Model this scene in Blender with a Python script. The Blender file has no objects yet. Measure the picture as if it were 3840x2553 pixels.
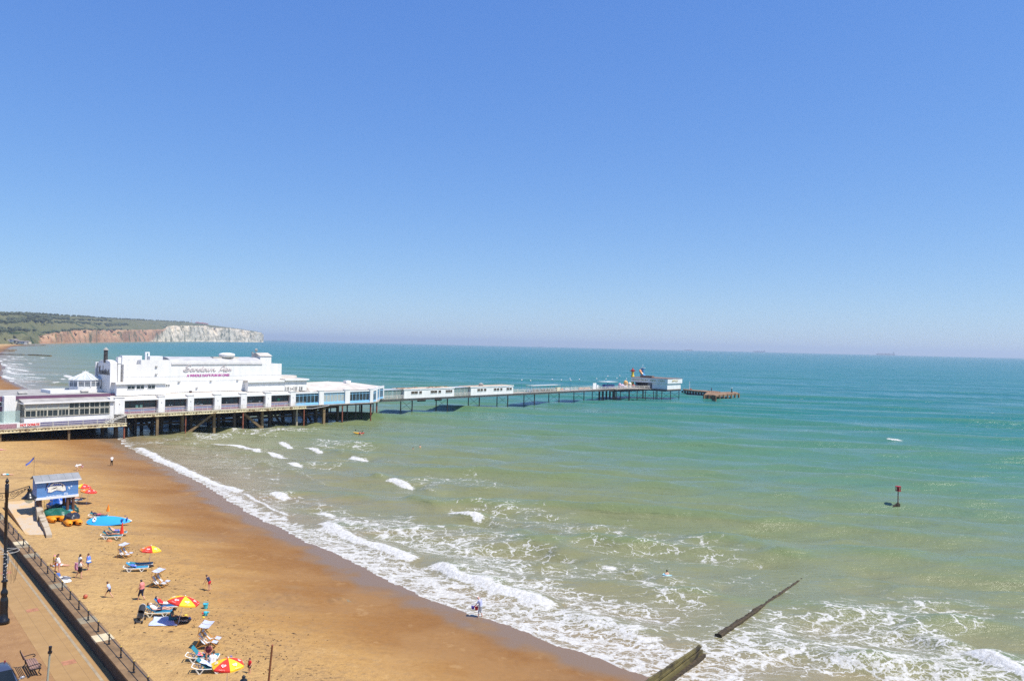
import bpy, bmesh, math, random
import numpy as np
from mathutils import Vector, Matrix
rnd = random.Random(11)
C = bpy.context.scene
COL = C.collection
rad = math.radians
# ---------------------------------------------------------------- camera
F, ROLL, HC, B0 = 2931.0, rad(1.31), 22.5, 14.5
cr, sr = math.cos(ROLL), math.sin(ROLL)
TP = math.atan(B0 / F); ct, st = math.cos(TP), math.sin(TP)
cam_d = bpy.data.cameras.new('camera'); cam = bpy.data.objects.new('camera', cam_d); COL.objects.link(cam)
cam_d.sensor_width = 36; cam_d.lens = 36 * F / 3840; cam_d.clip_start = .5; cam_d.clip_end = 90000
fw = Vector((0, ct, st)); r0 = Vector((1, 0, 0)); u0 = Vector((0, -st, ct))
rc = cr * r0 + sr * u0; uc = -sr * r0 + cr * u0
M = Matrix((rc, uc, -fw)).transposed().to_4x4(); M.translation = (0, 0, HC)
cam.matrix_world = M; C.camera = cam
SKY_TONE = ((.640, .626), (.652, .780), (.40, .985))
# ---------------------------------------------------------------- world, sun, exposure
SUN_EL = rad(61); SUN_AZ = Vector((.93, -.37, 0)).normalized()
w = bpy.data.worlds.new('World'); C.world = w; w.use_nodes = True
nt = w.node_tree; nt.nodes.clear()
sky = nt.nodes.new('ShaderNodeTexSky'); sky.sky_type = 'NISHITA'; sky.sun_disc = False
sky.sun_elevation = SUN_EL; sky.sun_rotation = math.atan2(SUN_AZ.x, SUN_AZ.y)
sky.altitude = 0; sky.air_density = 1.0; sky.dust_density = .15; sky.ozone_density = 5.0
bg = nt.nodes.new('ShaderNodeBackground'); bg.inputs[1].default_value = .10
wo = nt.nodes.new('ShaderNodeOutputWorld')
hs = nt.nodes.new('ShaderNodeHueSaturation'); hs.inputs['Saturation'].default_value = 1.2; nt.links.new(sky.outputs[0], hs.inputs['Color'])
sep = nt.nodes.new('ShaderNodeSeparateColor'); cmb = nt.nodes.new('ShaderNodeCombineColor'); nt.links.new(hs.outputs[0], sep.inputs[0])
for i_, (ga_, am_) in enumerate(SKY_TONE):            # flatter, bluer tone response per channel, as in the photograph
    p1 = nt.nodes.new('ShaderNodeMath'); p1.operation = 'MULTIPLY'; p1.inputs[1].default_value = .1275; nt.links.new(sep.outputs[i_], p1.inputs[0])
    p2 = nt.nodes.new('ShaderNodeMath'); p2.operation = 'POWER'; p2.inputs[1].default_value = ga_; nt.links.new(p1.outputs[0], p2.inputs[0])
    p3 = nt.nodes.new('ShaderNodeMath'); p3.operation = 'MULTIPLY'; p3.inputs[1].default_value = am_ / .1275; nt.links.new(p2.outputs[0], p3.inputs[0]); nt.links.new(p3.outputs[0], cmb.inputs[i_])
nt.links.new(cmb.outputs[0], bg.inputs[0])
nt.links.new(bg.outputs[0], wo.inputs[0])
sd = bpy.data.lights.new('sun', 'SUN'); sd.energy = 5.0; sd.angle = rad(.5); sd.color = (1, .95, .855)
so = bpy.data.objects.new('sun', sd); COL.objects.link(so)
to_sun = Vector((SUN_AZ.x * math.cos(SUN_EL), SUN_AZ.y * math.cos(SUN_EL), math.sin(SUN_EL)))
so.rotation_euler = to_sun.to_track_quat('Z', 'Y').to_euler(); so.location = (60, -30, 120)
C.cycles.use_denoising = False; C.cycles.sample_clamp_direct = 1.7; C.cycles.sample_clamp_indirect = 3.
C.view_settings.view_transform = 'Standard'; C.view_settings.look = 'None'
C.view_settings.exposure = .32; C.view_settings.gamma = 1
SEA_RAMP = [(0, (.26, .20, .105)), (.10, (.215, .20, .10)), (.35, (.170, .195, .088)), (.62, (.085, .185, .105)), (.85, (.028, .16, .13)), (1, (.013, .14, .14))]
SEA_SPEC = .7
HAZE = 9.5e-5
# ---------------------------------------------------------------- helpers
def ray(px, py):
    u = px - 1920; v = py - 1276.5
    a = u * cr + v * sr; b = -u * sr + v * cr
    return a, F * ct + b * st, F * st - b * ct
def at(px, py, z=0.):
    a, y, q = ray(px, py); k = (z - HC) / q
    return (a * k, y * k)
K = 3840 / 2358.
def at2(x, y, z=0.): return at(x * K, y * K, z)

def tag(o, label=None, cat=None, group=None, kind=None):
    if label: o['label'] = label
    if cat: o['category'] = cat
    if group: o['group'] = group
    if kind: o['kind'] = kind
    return o
def thing(name, label, cat, loc=(0, 0, 0), rz=0., group=None):
    o = bpy.data.objects.new(name, None); COL.objects.link(o); o.empty_display_size = .3
    o.location = loc; o.rotation_euler = (0, 0, rz)
    return tag(o, label, cat, group)
def kids(o): return [c for c in COL.objects if c.parent == o]
def copy_tree(o, parent=None):
    c = o.copy(); COL.objects.link(c); c.parent = parent
    for ch in kids(o): copy_tree(ch, c)
    return c

class MB:
    def __init__(s): s.v = []; s.f = []; s.m = []; s.cm = 0
    def add(s, vs, fs, m=None):
        b = len(s.v); s.v += [tuple(p) for p in vs]; s.f += [tuple(i + b for i in f) for f in fs]
        s.m += [s.cm if m is None else m] * len(fs); return s
    def box(s, x0, x1, y0, y1, z0, z1):
        if x0 > x1: x0, x1 = x1, x0
        if y0 > y1: y0, y1 = y1, y0
        if z0 > z1: z0, z1 = z1, z0
        return s.add([(x0, y0, z0), (x1, y0, z0), (x1, y1, z0), (x0, y1, z0), (x0, y0, z1), (x1, y0, z1), (x1, y1, z1), (x0, y1, z1)],
              [(0, 3, 2, 1), (4, 5, 6, 7), (0, 1, 5, 4), (1, 2, 6, 5), (2, 3, 7, 6), (3, 0, 4, 7)])
    def pbox(s, s0, s1, t0, t1, z0, z1): return s.box(s0, s1, -t1, -t0, z0, z1)
    def prism(s, poly, z0, z1):
        n = len(poly)
        a = sum(poly[i][0] * poly[(i + 1) % n][1] - poly[(i + 1) % n][0] * poly[i][1] for i in range(n))
        if a < 0:
            poly = poly[::-1]; z0 = z0[::-1] if isinstance(z0, (list, tuple)) else z0; z1 = z1[::-1] if isinstance(z1, (list, tuple)) else z1
        zz0 = z0 if isinstance(z0, (list, tuple)) else [z0] * n
        zz1 = z1 if isinstance(z1, (list, tuple)) else [z1] * n
        vs = [(p[0], p[1], zz0[i]) for i, p in enumerate(poly)] + [(p[0], p[1], zz1[i]) for i, p in enumerate(poly)]
        return s.add(vs, [tuple(range(n - 1, -1, -1)), tuple(range(n, 2 * n))] + [(i, (i + 1) % n, n + (i + 1) % n, n + i) for i in range(n)])
    def extr_x(s, prof, x0, x1):      # profile (y,z) swept along x
        n = len(prof)
        a = sum(prof[i][0] * prof[(i + 1) % n][1] - prof[(i + 1) % n][0] * prof[i][1] for i in range(n))
        if a < 0: prof = prof[::-1]
        return s.add([(x0, y, z) for y, z in prof] + [(x1, y, z) for y, z in prof],
              [tuple(range(n - 1, -1, -1)), tuple(range(n, 2 * n))] + [(i, (i + 1) % n, n + (i + 1) % n, n + i) for i in range(n)])
    def extr_y(s, prof, y0, y1):      # profile (x,z) swept along y
        n = len(prof)
        a = sum(prof[i][0] * prof[(i + 1) % n][1] - prof[(i + 1) % n][0] * prof[i][1] for i in range(n))
        if a > 0: prof = prof[::-1]
        return s.add([(x, y0, z) for x, z in prof] + [(x, y1, z) for x, z in prof],
              [tuple(range(n - 1, -1, -1)), tuple(range(n, 2 * n))] + [(i, (i + 1) % n, n + (i + 1) % n, n + i) for i in range(n)])
    def tube(s, p0, p1, r0, r1=None, n=6):
        r1 = r0 if r1 is None else r1
        p0, p1 = Vector(p0), Vector(p1); d = p1 - p0
        if d.length < 1e-6: return s
        d.normalize(); a = d.orthogonal().normalized(); b = d.cross(a)
        vs = []
        for p, r in ((p0, r0), (p1, r1)):
            for i in range(n):
                q = 2 * math.pi * i / n; vs.append(p + a * (r * math.cos(q)) + b * (r * math.sin(q)))
        return s.add(vs, [(i, (i + 1) % n, n + (i + 1) % n, n + i) for i in range(n)] + [tuple(range(n - 1, -1, -1)), tuple(range(n, 2 * n))])
    def path(s, pts, r, n=5):
        for a, b in zip(pts, pts[1:]): s.tube(a, b, r, r, n)
        return s
    def bar(s, p0, p1, w, h):         # rectangular bar between two points
        p0, p1 = Vector(p0), Vector(p1); d = (p1 - p0).normalized()
        up = Vector((0, 0, 1)) if abs(d.z) < .95 else Vector((1, 0, 0))
        a = d.cross(up).normalized() * (w / 2); b = a.cross(d).normalized() * (h / 2)
        vs = [p + sa * a + sb * b for p in (p0, p1) for sa, sb in ((-1, -1), (1, -1), (1, 1), (-1, 1))]
        return s.add(vs, [(0, 1, 5, 4), (1, 2, 6, 5), (2, 3, 7, 6), (3, 0, 4, 7), (0, 3, 2, 1), (4, 5, 6, 7)])
    def lathe(s, prof, c=(0, 0, 0), n=12):
        vs = []; k = len(prof)
        for r, z in prof:
            for i in range(n):
                q = 2 * math.pi * i / n; vs.append((c[0] + r * math.cos(q), c[1] + r * math.sin(q), c[2] + z))
        fs = [(j * n + i, j * n + (i + 1) % n, (j + 1) * n + (i + 1) % n, (j + 1) * n + i) for j in range(k - 1) for i in range(n)]
        return s.add(vs, fs + [tuple(range(n - 1, -1, -1)), tuple(range((k - 1) * n, k * n))])
    def ball(s, c, rx, ry=None, rz=None, n=10, m=7):
        ry = rx if ry is None else ry; rz = rx if rz is None else rz
        vs = [(c[0], c[1], c[2] - rz)]
        for j in range(1, m):
            t = -math.pi / 2 + math.pi * j / m
            for i in range(n):
                q = 2 * math.pi * i / n
                vs.append((c[0] + rx * math.cos(t) * math.cos(q), c[1] + ry * math.cos(t) * math.sin(q), c[2] + rz * math.sin(t)))
        vs.append((c[0], c[1], c[2] + rz)); L = len(vs) - 1
        fs = [(0, 1 + (i + 1) % n, 1 + i) for i in range(n)]
        for j in range(m - 2):
            for i in range(n):
                a = 1 + j * n + i; b = 1 + j * n + (i + 1) % n; fs.append((a, b, b + n, a + n))
        o = 1 + (m - 2) * n
        return s.add(vs, fs + [(o + i, o + (i + 1) % n, L) for i in range(n)])
    def sheet(s, fn, nu, nv):
        vs = [fn(i / nu, j / nv) for j in range(nv + 1) for i in range(nu + 1)]; W = nu + 1
        return s.add(vs, [(j * W + i, j * W + i + 1, (j + 1) * W + i + 1, (j + 1) * W + i) for j in range(nv) for i in range(nu)])
    def mesh(s, name, mats, off=(0, 0, 0), smooth=False):
        me = bpy.data.meshes.new(name)
        me.from_pydata([(p[0] - off[0], p[1] - off[1], p[2] - off[2]) for p in s.v], [], s.f)
        for m in (mats if isinstance(mats, (list, tuple)) else [mats]): me.materials.append(m)
        me.polygons.foreach_set('material_index', s.m)
        if smooth: me.polygons.foreach_set('use_smooth', [True] * len(s.f))
        me.update(); return me
    def build(s, name, mats, parent=None, off=(0, 0, 0), smooth=False, solid=0):
        o = bpy.data.objects.new(name, s.mesh(name, mats, off, smooth)); COL.objects.link(o)
        if parent is not None: o.parent = parent
        if solid:
            md = o.modifiers.new('thick', 'SOLIDIFY'); md.thickness = solid; md.offset = 0
        return o

# ---------------------------------------------------------------- materials
MATS = {}
def mat(name, col, rough=.6, var=.12, scale=3., bump=0., metal=0., spec=.5, dirt=None, stretch=None):
    if name in MATS: return MATS[name]
    m = bpy.data.materials.new(name); m.use_nodes = True; n = m.node_tree.nodes; l = m.node_tree.links
    p = n['Principled BSDF']; p.inputs['Roughness'].default_value = rough; p.inputs['Metallic'].default_value = metal
    p.inputs['Specular IOR Level'].default_value = spec
    tc = n.new('ShaderNodeTexCoord'); mp = n.new('ShaderNodeMapping'); l.new(tc.outputs['Object'], mp.inputs[0])
    if stretch: mp.inputs['Scale'].default_value = stretch
    no = n.new('ShaderNodeTexNoise'); no.inputs['Scale'].default_value = scale; no.inputs['Detail'].default_value = 5
    l.new(mp.outputs[0], no.inputs['Vector'])
    rp = n.new('ShaderNodeValToRGB'); l.new(no.outputs[0], rp.inputs[0])
    dk = dirt if dirt else tuple(c * (1 - var) for c in col); lt = tuple(min(1, c * (1 + var * .6)) for c in col)
    e = rp.color_ramp.elements; e[0].position = .32; e[0].color = (*dk, 1); e[1].position = .68; e[1].color = (*lt, 1)
    if dirt: e[1].position = .5
    l.new(rp.outputs[0], p.inputs['Base Color'])
    if bump:
        b = n.new('ShaderNodeBump'); b.inputs['Strength'].default_value = bump; b.inputs['Distance'].default_value = .02
        l.new(no.outputs[0], b.inputs['Height']); l.new(b.outputs[0], p.inputs['Normal'])
    MATS[name] = m; return m
def stripes(name, c1, c2, axis=0, scale=20., rough=.8, third=None):
    if name in MATS: return MATS[name]
    m = bpy.data.materials.new(name); m.use_nodes = True; n = m.node_tree.nodes; l = m.node_tree.links
    p = n['Principled BSDF']; p.inputs['Roughness'].default_value = rough
    tc = n.new('ShaderNodeTexCoord'); sp = n.new('ShaderNodeSeparateXYZ'); l.new(tc.outputs['Object'], sp.inputs[0])
    mu = n.new('ShaderNodeMath'); mu.operation = 'MULTIPLY'; mu.inputs[1].default_value = scale; l.new(sp.outputs[axis], mu.inputs[0])
    fr = n.new('ShaderNodeMath'); fr.operation = 'FRACT'; l.new(mu.outputs[0], fr.inputs[0])
    rp = n.new('ShaderNodeValToRGB'); rp.color_ramp.interpolation = 'CONSTANT'; l.new(fr.outputs[0], rp.inputs[0])
    e = rp.color_ramp.elements; e[0].color = (*c1, 1); e[1].position = .5; e[1].color = (*c2, 1)
    if third: x = rp.color_ramp.elements.new(.75); x.color = (*third, 1)
    l.new(rp.outputs[0], p.inputs['Base Color']); MATS[name] = m; return m

WHITE = mat('white_render', (.78, .77, .745), .7, .09, .9, stretch=(1, 1, .22), bump=.1)
WHITE2 = mat('white_gloss_paint', (.8, .8, .79), .4, .05, 2)
CREAM = mat('cream_steel', (.56, .49, .31), .55, .45, 1.2, dirt=(.26, .17, .08))
RAILM = mat('rail_galvanised', (.52, .50, .45), .5, .2, 3)
FELT = mat('roof_felt', (.36, .34, .31), .85, .25, .5, bump=.2)
FELT2 = mat('roof_felt_light', (.55, .50, .44), .8, .2, .35)
PURPLE = mat('purple_fascia', (.15, .065, .12), .5, .12, 1)
GLASS = mat('window_glass', (.035, .045, .05), .06, .6, .5, spec=.7)
BLIND = mat('window_blind', (.40, .43, .40), .35, .12, 2)
CREAMF = mat('cream_window_frame', (.62, .60, .50), .5, .1, 3)
MAROON = mat('maroon_frame', (.11, .028, .03), .45, .2, 2)
BLUEF = mat('pale_blue_frame', (.26, .55, .80), .4, .08, 2)
TIMB = mat('weathered_timber', (.075, .055, .035), .85, .5, 1.5, bump=.4, stretch=(1, 1, .25))
TIMB2 = mat('brown_timber', (.20, .135, .065), .8, .4, 1.2, bump=.3, stretch=(1, 1, .25))
IRON = mat('dark_iron', (.035, .028, .026), .6, .5, 2)
RUST = mat('rusty_iron', (.20, .06, .03), .8, .5, 1.2, dirt=(.07, .03, .02))
BLACK = mat('black_paint', (.012, .012, .014), .3, .2, 4)
GOLD = mat('gold_paint', (.75, .52, .14), .3, .1, 4, metal=.6)
SKIN = mat('skin_light', (.66, .36, .25), .55, .06, 6)
SKIN2 = mat('skin_tanned', (.44, .19, .11), .5, .06, 6)
LIPS = mat('lips', (.45, .14, .12), .5, .05, 8)
EYE = mat('eye', (.03, .02, .02), .2, .1, 8)
DARKHAIR = mat('dark_hair', (.025, .015, .012), .55, .4, 20, stretch=(1, 1, .2))
BROWNHAIR = mat('brown_hair', (.10, .045, .022), .55, .4, 20, stretch=(1, 1, .2))
FAIRHAIR = mat('fair_hair', (.34, .2, .09), .55, .3, 20, stretch=(1, 1, .2))
def cloth(name, c): return mat(name + '_cloth', c, .85, .12, 5, bump=.15)
CONC = mat('concrete', (.42, .38, .32), .85, .25, .8, bump=.2)
STONE = mat('old_stone', (.36, .30, .22), .9, .4, .9, bump=.5, dirt=(.20, .15, .10))
# ================================================================ TERRAIN: shoreline, sand, sea, headland
RE2 = 2 * 7.43e6
def curv(x, y): return -(x * x + y * y) / RE2
def atc(px, py):
    x, y = at(px, py, 0)
    for _ in range(4): x, y = at(px, py, curv(x, y))
    return (x, y)
near = [(1720, 1662), (1560, 1590), (1500, 1562), (1400, 1524), (1300, 1490), (1200, 1452), (1112, 1422), (1050, 1400), (960, 1366), (900, 1345), (850, 1312),
        (790, 1284), (720, 1254), (662, 1226), (600, 1196), (545, 1166), (490, 1128), (430, 1096), (380, 1070), (330, 1047), (292, 1030), (268, 1008)]
SHORE = [at2(*p) for p in near]
SHORE = [(SHORE[0][0] + 20, SHORE[0][1] - 26)] + SHORE
SHORE += [(-150, 256), (-200, 322), (-262, 402), (-330, 510), (-420, 640), (-560, 860), (-800, 1250), atc(146, 1289.5), atc(300, 1285), atc(407, 1283), atc(600, 1281)]
SH = np.array(SHORE)
def shore_d(X, Y):
    """signed distance to the shoreline, + inland"""
    best = np.full(X.shape, 1e18); sg = np.zeros(X.shape)
    for (ax, ay), (bx, by) in zip(SH[:-1], SH[1:]):
        dx, dy = bx - ax, by - ay; L = dx * dx + dy * dy
        t = np.clip(((X - ax) * dx + (Y - ay) * dy) / L, 0, 1)
        qx, qy = X - ax - t * dx, Y - ay - t * dy; q = qx * qx + qy * qy
        m = q < best - 1e-9
        best = np.where(m, q, best); sg = np.where(m, np.sign(dx * qy - dy * qx), sg)
    return np.sqrt(best) * sg
def sand_h(d):
    return np.where(d < 0, np.maximum(.06 * d, -3.5), np.where(d < 20, .05 * d, np.minimum(1 + .03 * (d - 20), 1.7)))
def sand_z(x, y): return float(sand_h(shore_d(np.array([x]), np.array([y])))[0])
def ground(px, py, dz=0.):
    x, y = at(px, py, dz)
    for _ in range(8): z = sand_z(x, y) + dz; x, y = at(px, py, z)
    return (x, y, z - dz)
def vnoise(X, Y, s, seed=0):
    """cheap smooth noise, sum of rotated sines"""
    o = np.zeros(X.shape); r = random.Random(seed)
    for k in range(7):
        a = r.uniform(0, 6.28); f = s * r.uniform(.6, 1.9); o += np.sin((X * math.cos(a) + Y * math.sin(a)) * f + r.uniform(0, 6.28))
    return o / 7
def polar(rs, an):
    R, A = np.meshgrid(np.array(rs), np.array(an), indexing='ij'); return R * np.sin(A), R * np.cos(A)
def grid_mesh(name, X, Y, Z, keep=None, attrs=None):
    nr, na = X.shape; idx = np.arange(nr * na).reshape(nr, na)
    q = np.stack([idx[:-1, :-1], idx[:-1, 1:], idx[1:, 1:], idx[1:, :-1]], -1)
    q = q[..., ::-1].reshape(-1, 4)
    if keep is not None:
        k = keep[:-1, :-1] | keep[1:, 1:] | keep[:-1, 1:] | keep[1:, :-1]; q = q[k.reshape(-1)]
    used = np.zeros(nr * na, bool); used[q.reshape(-1)] = True
    remap = np.cumsum(used) - 1; q = remap[q]
    co = np.stack([X, Y, Z], -1).reshape(-1, 3)[used]
    me = bpy.data.meshes.new(name); me.vertices.add(len(co)); me.vertices.foreach_set('co', co.astype(np.float32).reshape(-1))
    me.loops.add(q.size); me.loops.foreach_set('vertex_index', q.reshape(-1).astype(np.int32))
    me.polygons.add(len(q)); me.polygons.foreach_set('loop_start', np.arange(0, q.size, 4, dtype=np.int32))
    me.polygons.foreach_set('use_smooth', np.ones(len(q), bool))
    me.update(calc_edges=True)
    for k, vv in (attrs or {}).items():
        a = me.attributes.new(k, 'FLOAT', 'POINT'); a.data.foreach_set('value', vv.reshape(-1)[used].astype(np.float32))
    o = bpy.data.objects.new(name, me); COL.objects.link(o); return o
class NT:
    """terse node building"""
    def __init__(s, name):
        s.m = bpy.data.materials.new(name); s.m.use_nodes = True; s.n = s.m.node_tree.nodes; s.l = s.m.node_tree.links; s.n.clear()
    def new(s, t, **k):
        x = s.n.new(t)
        for a, b in k.items(): setattr(x, a, b)
        return x
    def link(s, a, b): s.l.new(a, b)
    def val(s, sock, v):
        if hasattr(v, 'links') or hasattr(v, 'is_linked'): s.l.new(v, sock)
        else: sock.default_value = v
    def attr(s, name): x = s.new('ShaderNodeAttribute', attribute_name=name); return x.outputs['Fac']
    def math(s, op, a, b=0., c=0., clamp=False):
        x = s.new('ShaderNodeMath', operation=op, use_clamp=clamp)
        for i, v in enumerate((a, b, c)): s.val(x.inputs[i], v)
        return x.outputs[0]
    def sstep(s, v, lo, hi, a=0., b=1.):
        x = s.new('ShaderNodeMapRange', interpolation_type='SMOOTHSTEP')
        for i, q in enumerate((v, lo, hi, a, b)): s.val(x.inputs[i], q)
        return x.outputs[0]
    def noise(s, vec, scale, detail=4., rough=.5, out=0):
        x = s.new('ShaderNodeTexNoise'); s.val(x.inputs['Vector'], vec); s.val(x.inputs['Scale'], scale)
        x.inputs['Detail'].default_value = detail; x.inputs['Roughness'].default_value = rough; return x.outputs[out]
    def mapping(s, vec, rot=0., scale=(1, 1, 1)):
        x = s.new('ShaderNodeMapping'); s.link(vec, x.inputs[0]); x.inputs['Rotation'].default_value = (0, 0, rot); x.inputs['Scale'].default_value = scale; return x.outputs[0]
    def ramp(s, fac, pts):
        x = s.new('ShaderNodeValToRGB'); s.val(x.inputs[0], fac); e = x.color_ramp.elements
        e[0].position, e[0].color = pts[0][0], (*pts[0][1], 1); e[1].position, e[1].color = pts[-1][0], (*pts[-1][1], 1)
        for p, c in pts[1:-1]: q = e.new(p); q.color = (*c, 1)
        return x.outputs[0]
    def mix(s, f, a, b, blend='MIX'):
        x = s.new('ShaderNodeMix', data_type='RGBA', blend_type=blend); s.val(x.inputs[0], f)
        for k, v in ((6, a), (7, b)):
            if isinstance(v, tuple): x.inputs[k].default_value = (*v, 1)
            else: s.link(v, x.inputs[k])
        return x.outputs[2]
    def bump(s, h, dist, strength=1., normal=None):
        x = s.new('ShaderNodeBump'); s.link(h, x.inputs['Height']); s.val(x.inputs['Distance'], dist); s.val(x.inputs['Strength'], strength)
        if normal is not None: s.link(normal, x.inputs['Normal'])
        return x.outputs[0]
    def principled(s, **k):
        x = s.new('ShaderNodeBsdfPrincipled')
        for a, b in k.items():
            sock = x.inputs[a.replace('_', ' ')]
            if isinstance(b, tuple): sock.default_value = (*b, 1) if len(b) == 3 else b
            else: s.val(sock, b)
        return x.outputs[0]
    def out(s, sh): o = s.new('ShaderNodeOutputMaterial'); s.link(sh, o.inputs[0]); return s.m
    def pos(s): return s.new('ShaderNodeNewGeometry').outputs['Position']

# ---------------------------------------------------------------- sand
rs = list(np.geomspace(26, 130, 420)) + list(np.geomspace(131, 1750, 330))
X, Y = polar(rs, np.radians(np.arange(-66, 34, .22)))
D = shore_d(X, Y); Z = sand_h(D)
Z = Z + np.where(D > 4, .035 * vnoise(X, Y, .55, 3) + .05 * vnoise(X, Y, .16, 4), 0.) * np.clip((D - 4) / 6, 0, 1)
patch = np.zeros(X.shape)
def ell(px, py, rx, ry, amt=1., rz=0.):
    cx, cy, _ = ground(px * K, py * K); c, s_ = math.cos(rz), math.sin(rz)
    u = (X - cx) * c + (Y - cy) * s_; v = -(X - cx) * s_ + (Y - cy) * c
    return amt * np.clip(1.25 - np.sqrt((u / rx) ** 2 + (v / ry) ** 2) + .35 * vnoise(X, Y, 2.2, 9), 0, 1)
patch = np.maximum(patch, ell(378, 1496, 2.0, 1.0, .75))
for (px, py, r_, hh) in ((655, 1374, 1.3, .25), (605, 1392, 1.6, .1), (780, 1381, 1.1, .3), (682, 1352, .7, .06), (665, 1398, 1.6, .08)):
    e_ = ell(px, py, r_ * 1.4, r_, 1); patch = np.maximum(patch, e_ * .7)
    Z += hh * e_ * (vnoise(X, Y, 5.2, 12) * 1.2 + .1)
strand = np.exp(-((D - 17.5 - 2.2 * vnoise(X, Y, .12, 5)) / 2.6) ** 2)
sand = grid_mesh('sand', X, Y, Z, (D > -70) & (D < 90), {'inl': D + 1.6 * vnoise(X, Y, .18, 6) + .5 * vnoise(X, Y, .7, 8), 'inl0': D, 'patch': patch, 'strand': strand})
tag(sand, kind='structure')
g = NT('beach_sand'); P = g.pos(); inl = g.attr('inl'); pt = g.attr('patch'); sd_ = g.attr('strand')
shrot = rad(52)
n1 = g.noise(g.mapping(P, -shrot, (.05, .4, 1)), 1.0, 5)
n2 = g.noise(P, 2.2, 5, .6); n3 = g.noise(P, 14., 3, .6); nL = g.noise(P, .12, 3)
dm = g.math('ADD', inl, g.math('MULTIPLY', g.math('SUBTRACT', n1, .5), 9.))
col = g.ramp(g.math('DIVIDE', dm, 40., clamp=True), [(0, (.23, .125, .05)), (.08, (.225, .105, .032)), (.22, (.275, .135, .040)), (.38, (.43, .25, .085)), (.52, (.50, .315, .12)), (.75, (.54, .36, .16)), (1, (.55, .37, .172))])
col = g.mix(g.sstep(n2, .35, .75), col, g.mix(1., col, (.86, .84, .82), 'MULTIPLY'))
col = g.mix(g.math('MULTIPLY', g.sstep(nL, .45, .62), .25), col, (.36, .22, .10))
dry0 = g.sstep(inl, 8., 16.)
deb = g.math('MULTIPLY', g.sstep(g.noise(g.mapping(P, -shrot, (.7, 1.6, 1)), 2.6, 5, .65), .58, .66), g.math('ADD', g.math('MULTIPLY', sd_, .85), g.math('MULTIPLY', pt, .8)), clamp=True)
pch = g.noise(P, .55, 5, .65); col = g.mix(g.math('MULTIPLY', g.sstep(pch, .50, .68), g.math('MULTIPLY', g.sstep(inl, 5., 12.), .38)), col, (.27, .16, .07)); col = g.mix(g.math('MULTIPLY', g.sstep(pch, .30, .42, 1., 0.), .14), col, (.60, .43, .22))
col = g.mix(deb, col, (.085, .05, .03))
col = g.mix(g.math('MULTIPLY', pt, .55), col, (.27, .17, .085))
trk = g.noise(g.mapping(P, rad(20), (.6, 1.2, 1)), 2.1, 7, .74); col = g.mix(g.math('MULTIPLY', g.sstep(trk, .50, .64), g.math('MULTIPLY_ADD', dry0, .5, .10)), col, (.28, .175, .085)); col = g.mix(g.math('MULTIPLY', g.sstep(g.noise(g.mapping(P, -shrot, (.03, .11, 1)), 1., 4, .6), .50, .66), .42), col, (.22, .135, .075))
film = g.sstep(g.math('ADD', inl, g.math('MULTIPLY', g.math('SUBTRACT', g.noise(P, .25, 3), .5), 7.)), 1.2, 4.0, 1., 0.)
col = g.mix(film, col, (.20, .125, .065))
rough = g.math('MULTIPLY_ADD', film, -.52, .88)
dry = g.sstep(inl, 9., 20.)
bh = g.math('ADD', g.math('MULTIPLY', g.noise(P, 3.2, 4, .6), 1.), g.math('MULTIPLY', n3, .25))
nb = g.bump(bh, g.math('MULTIPLY_ADD', dry, .15, .014), g.math('MULTIPLY_ADD', film, -.95, 1.))
sh = g.principled(Base_Color=col, Roughness=rough, Normal=nb, Specular_IOR_Level=g.math('MULTIPLY_ADD', film, .3, .2))
sand.data.materials.append(g.out(sh))

# ---------------------------------------------------------------- sea
rs = list(np.geomspace(32, 420, 640)) + list(np.geomspace(423, 30000, 520))
an = np.radians(np.concatenate([np.arange(-64, -38, .5), np.arange(-38, 38, .22), np.arange(38, 64, .5)]))
X, Y = polar(rs, an); Rr = np.hypot(X, Y); D = shore_d(X, Y); O = -D
cell = Rr * .006
Z = curv(X, Y)
wr = random.Random(5); HT = np.zeros(X.shape)
env = np.clip(O / 16, 0, 1)
for lam, amp, ang in ((5.5, .05, 15), (7, .06, -8), (8.5, .08, 10), (11, .14, 18), (14, .15, 12), (19, .15, 8), (27, .12, 14), (43, .13, 6), (4.2, .035, -20), (6.2, .04, 32)):
    a = rad(ang); kx, ky = -math.sin(a) * 6.283 / lam, -math.cos(a) * 6.283 / lam
    ph = kx * X + ky * Y + wr.uniform(0, 6.28) + 1.1 * vnoise(X, Y, .6 / lam, int(lam * 7))
    grp = .55 + .45 * vnoise(X, Y, .9 / lam, int(lam * 5) + 1)
    fade = np.clip(lam / (cell * 3.2) - 1, 0, 1)
    sn = np.sin(ph); shp = 2 * ((1 + sn) / 2) ** 1.9 - .85; Z += amp * fade * env * grp * 3.8 * shp; HT += amp * fade * env * grp * 3.8 * shp
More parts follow.
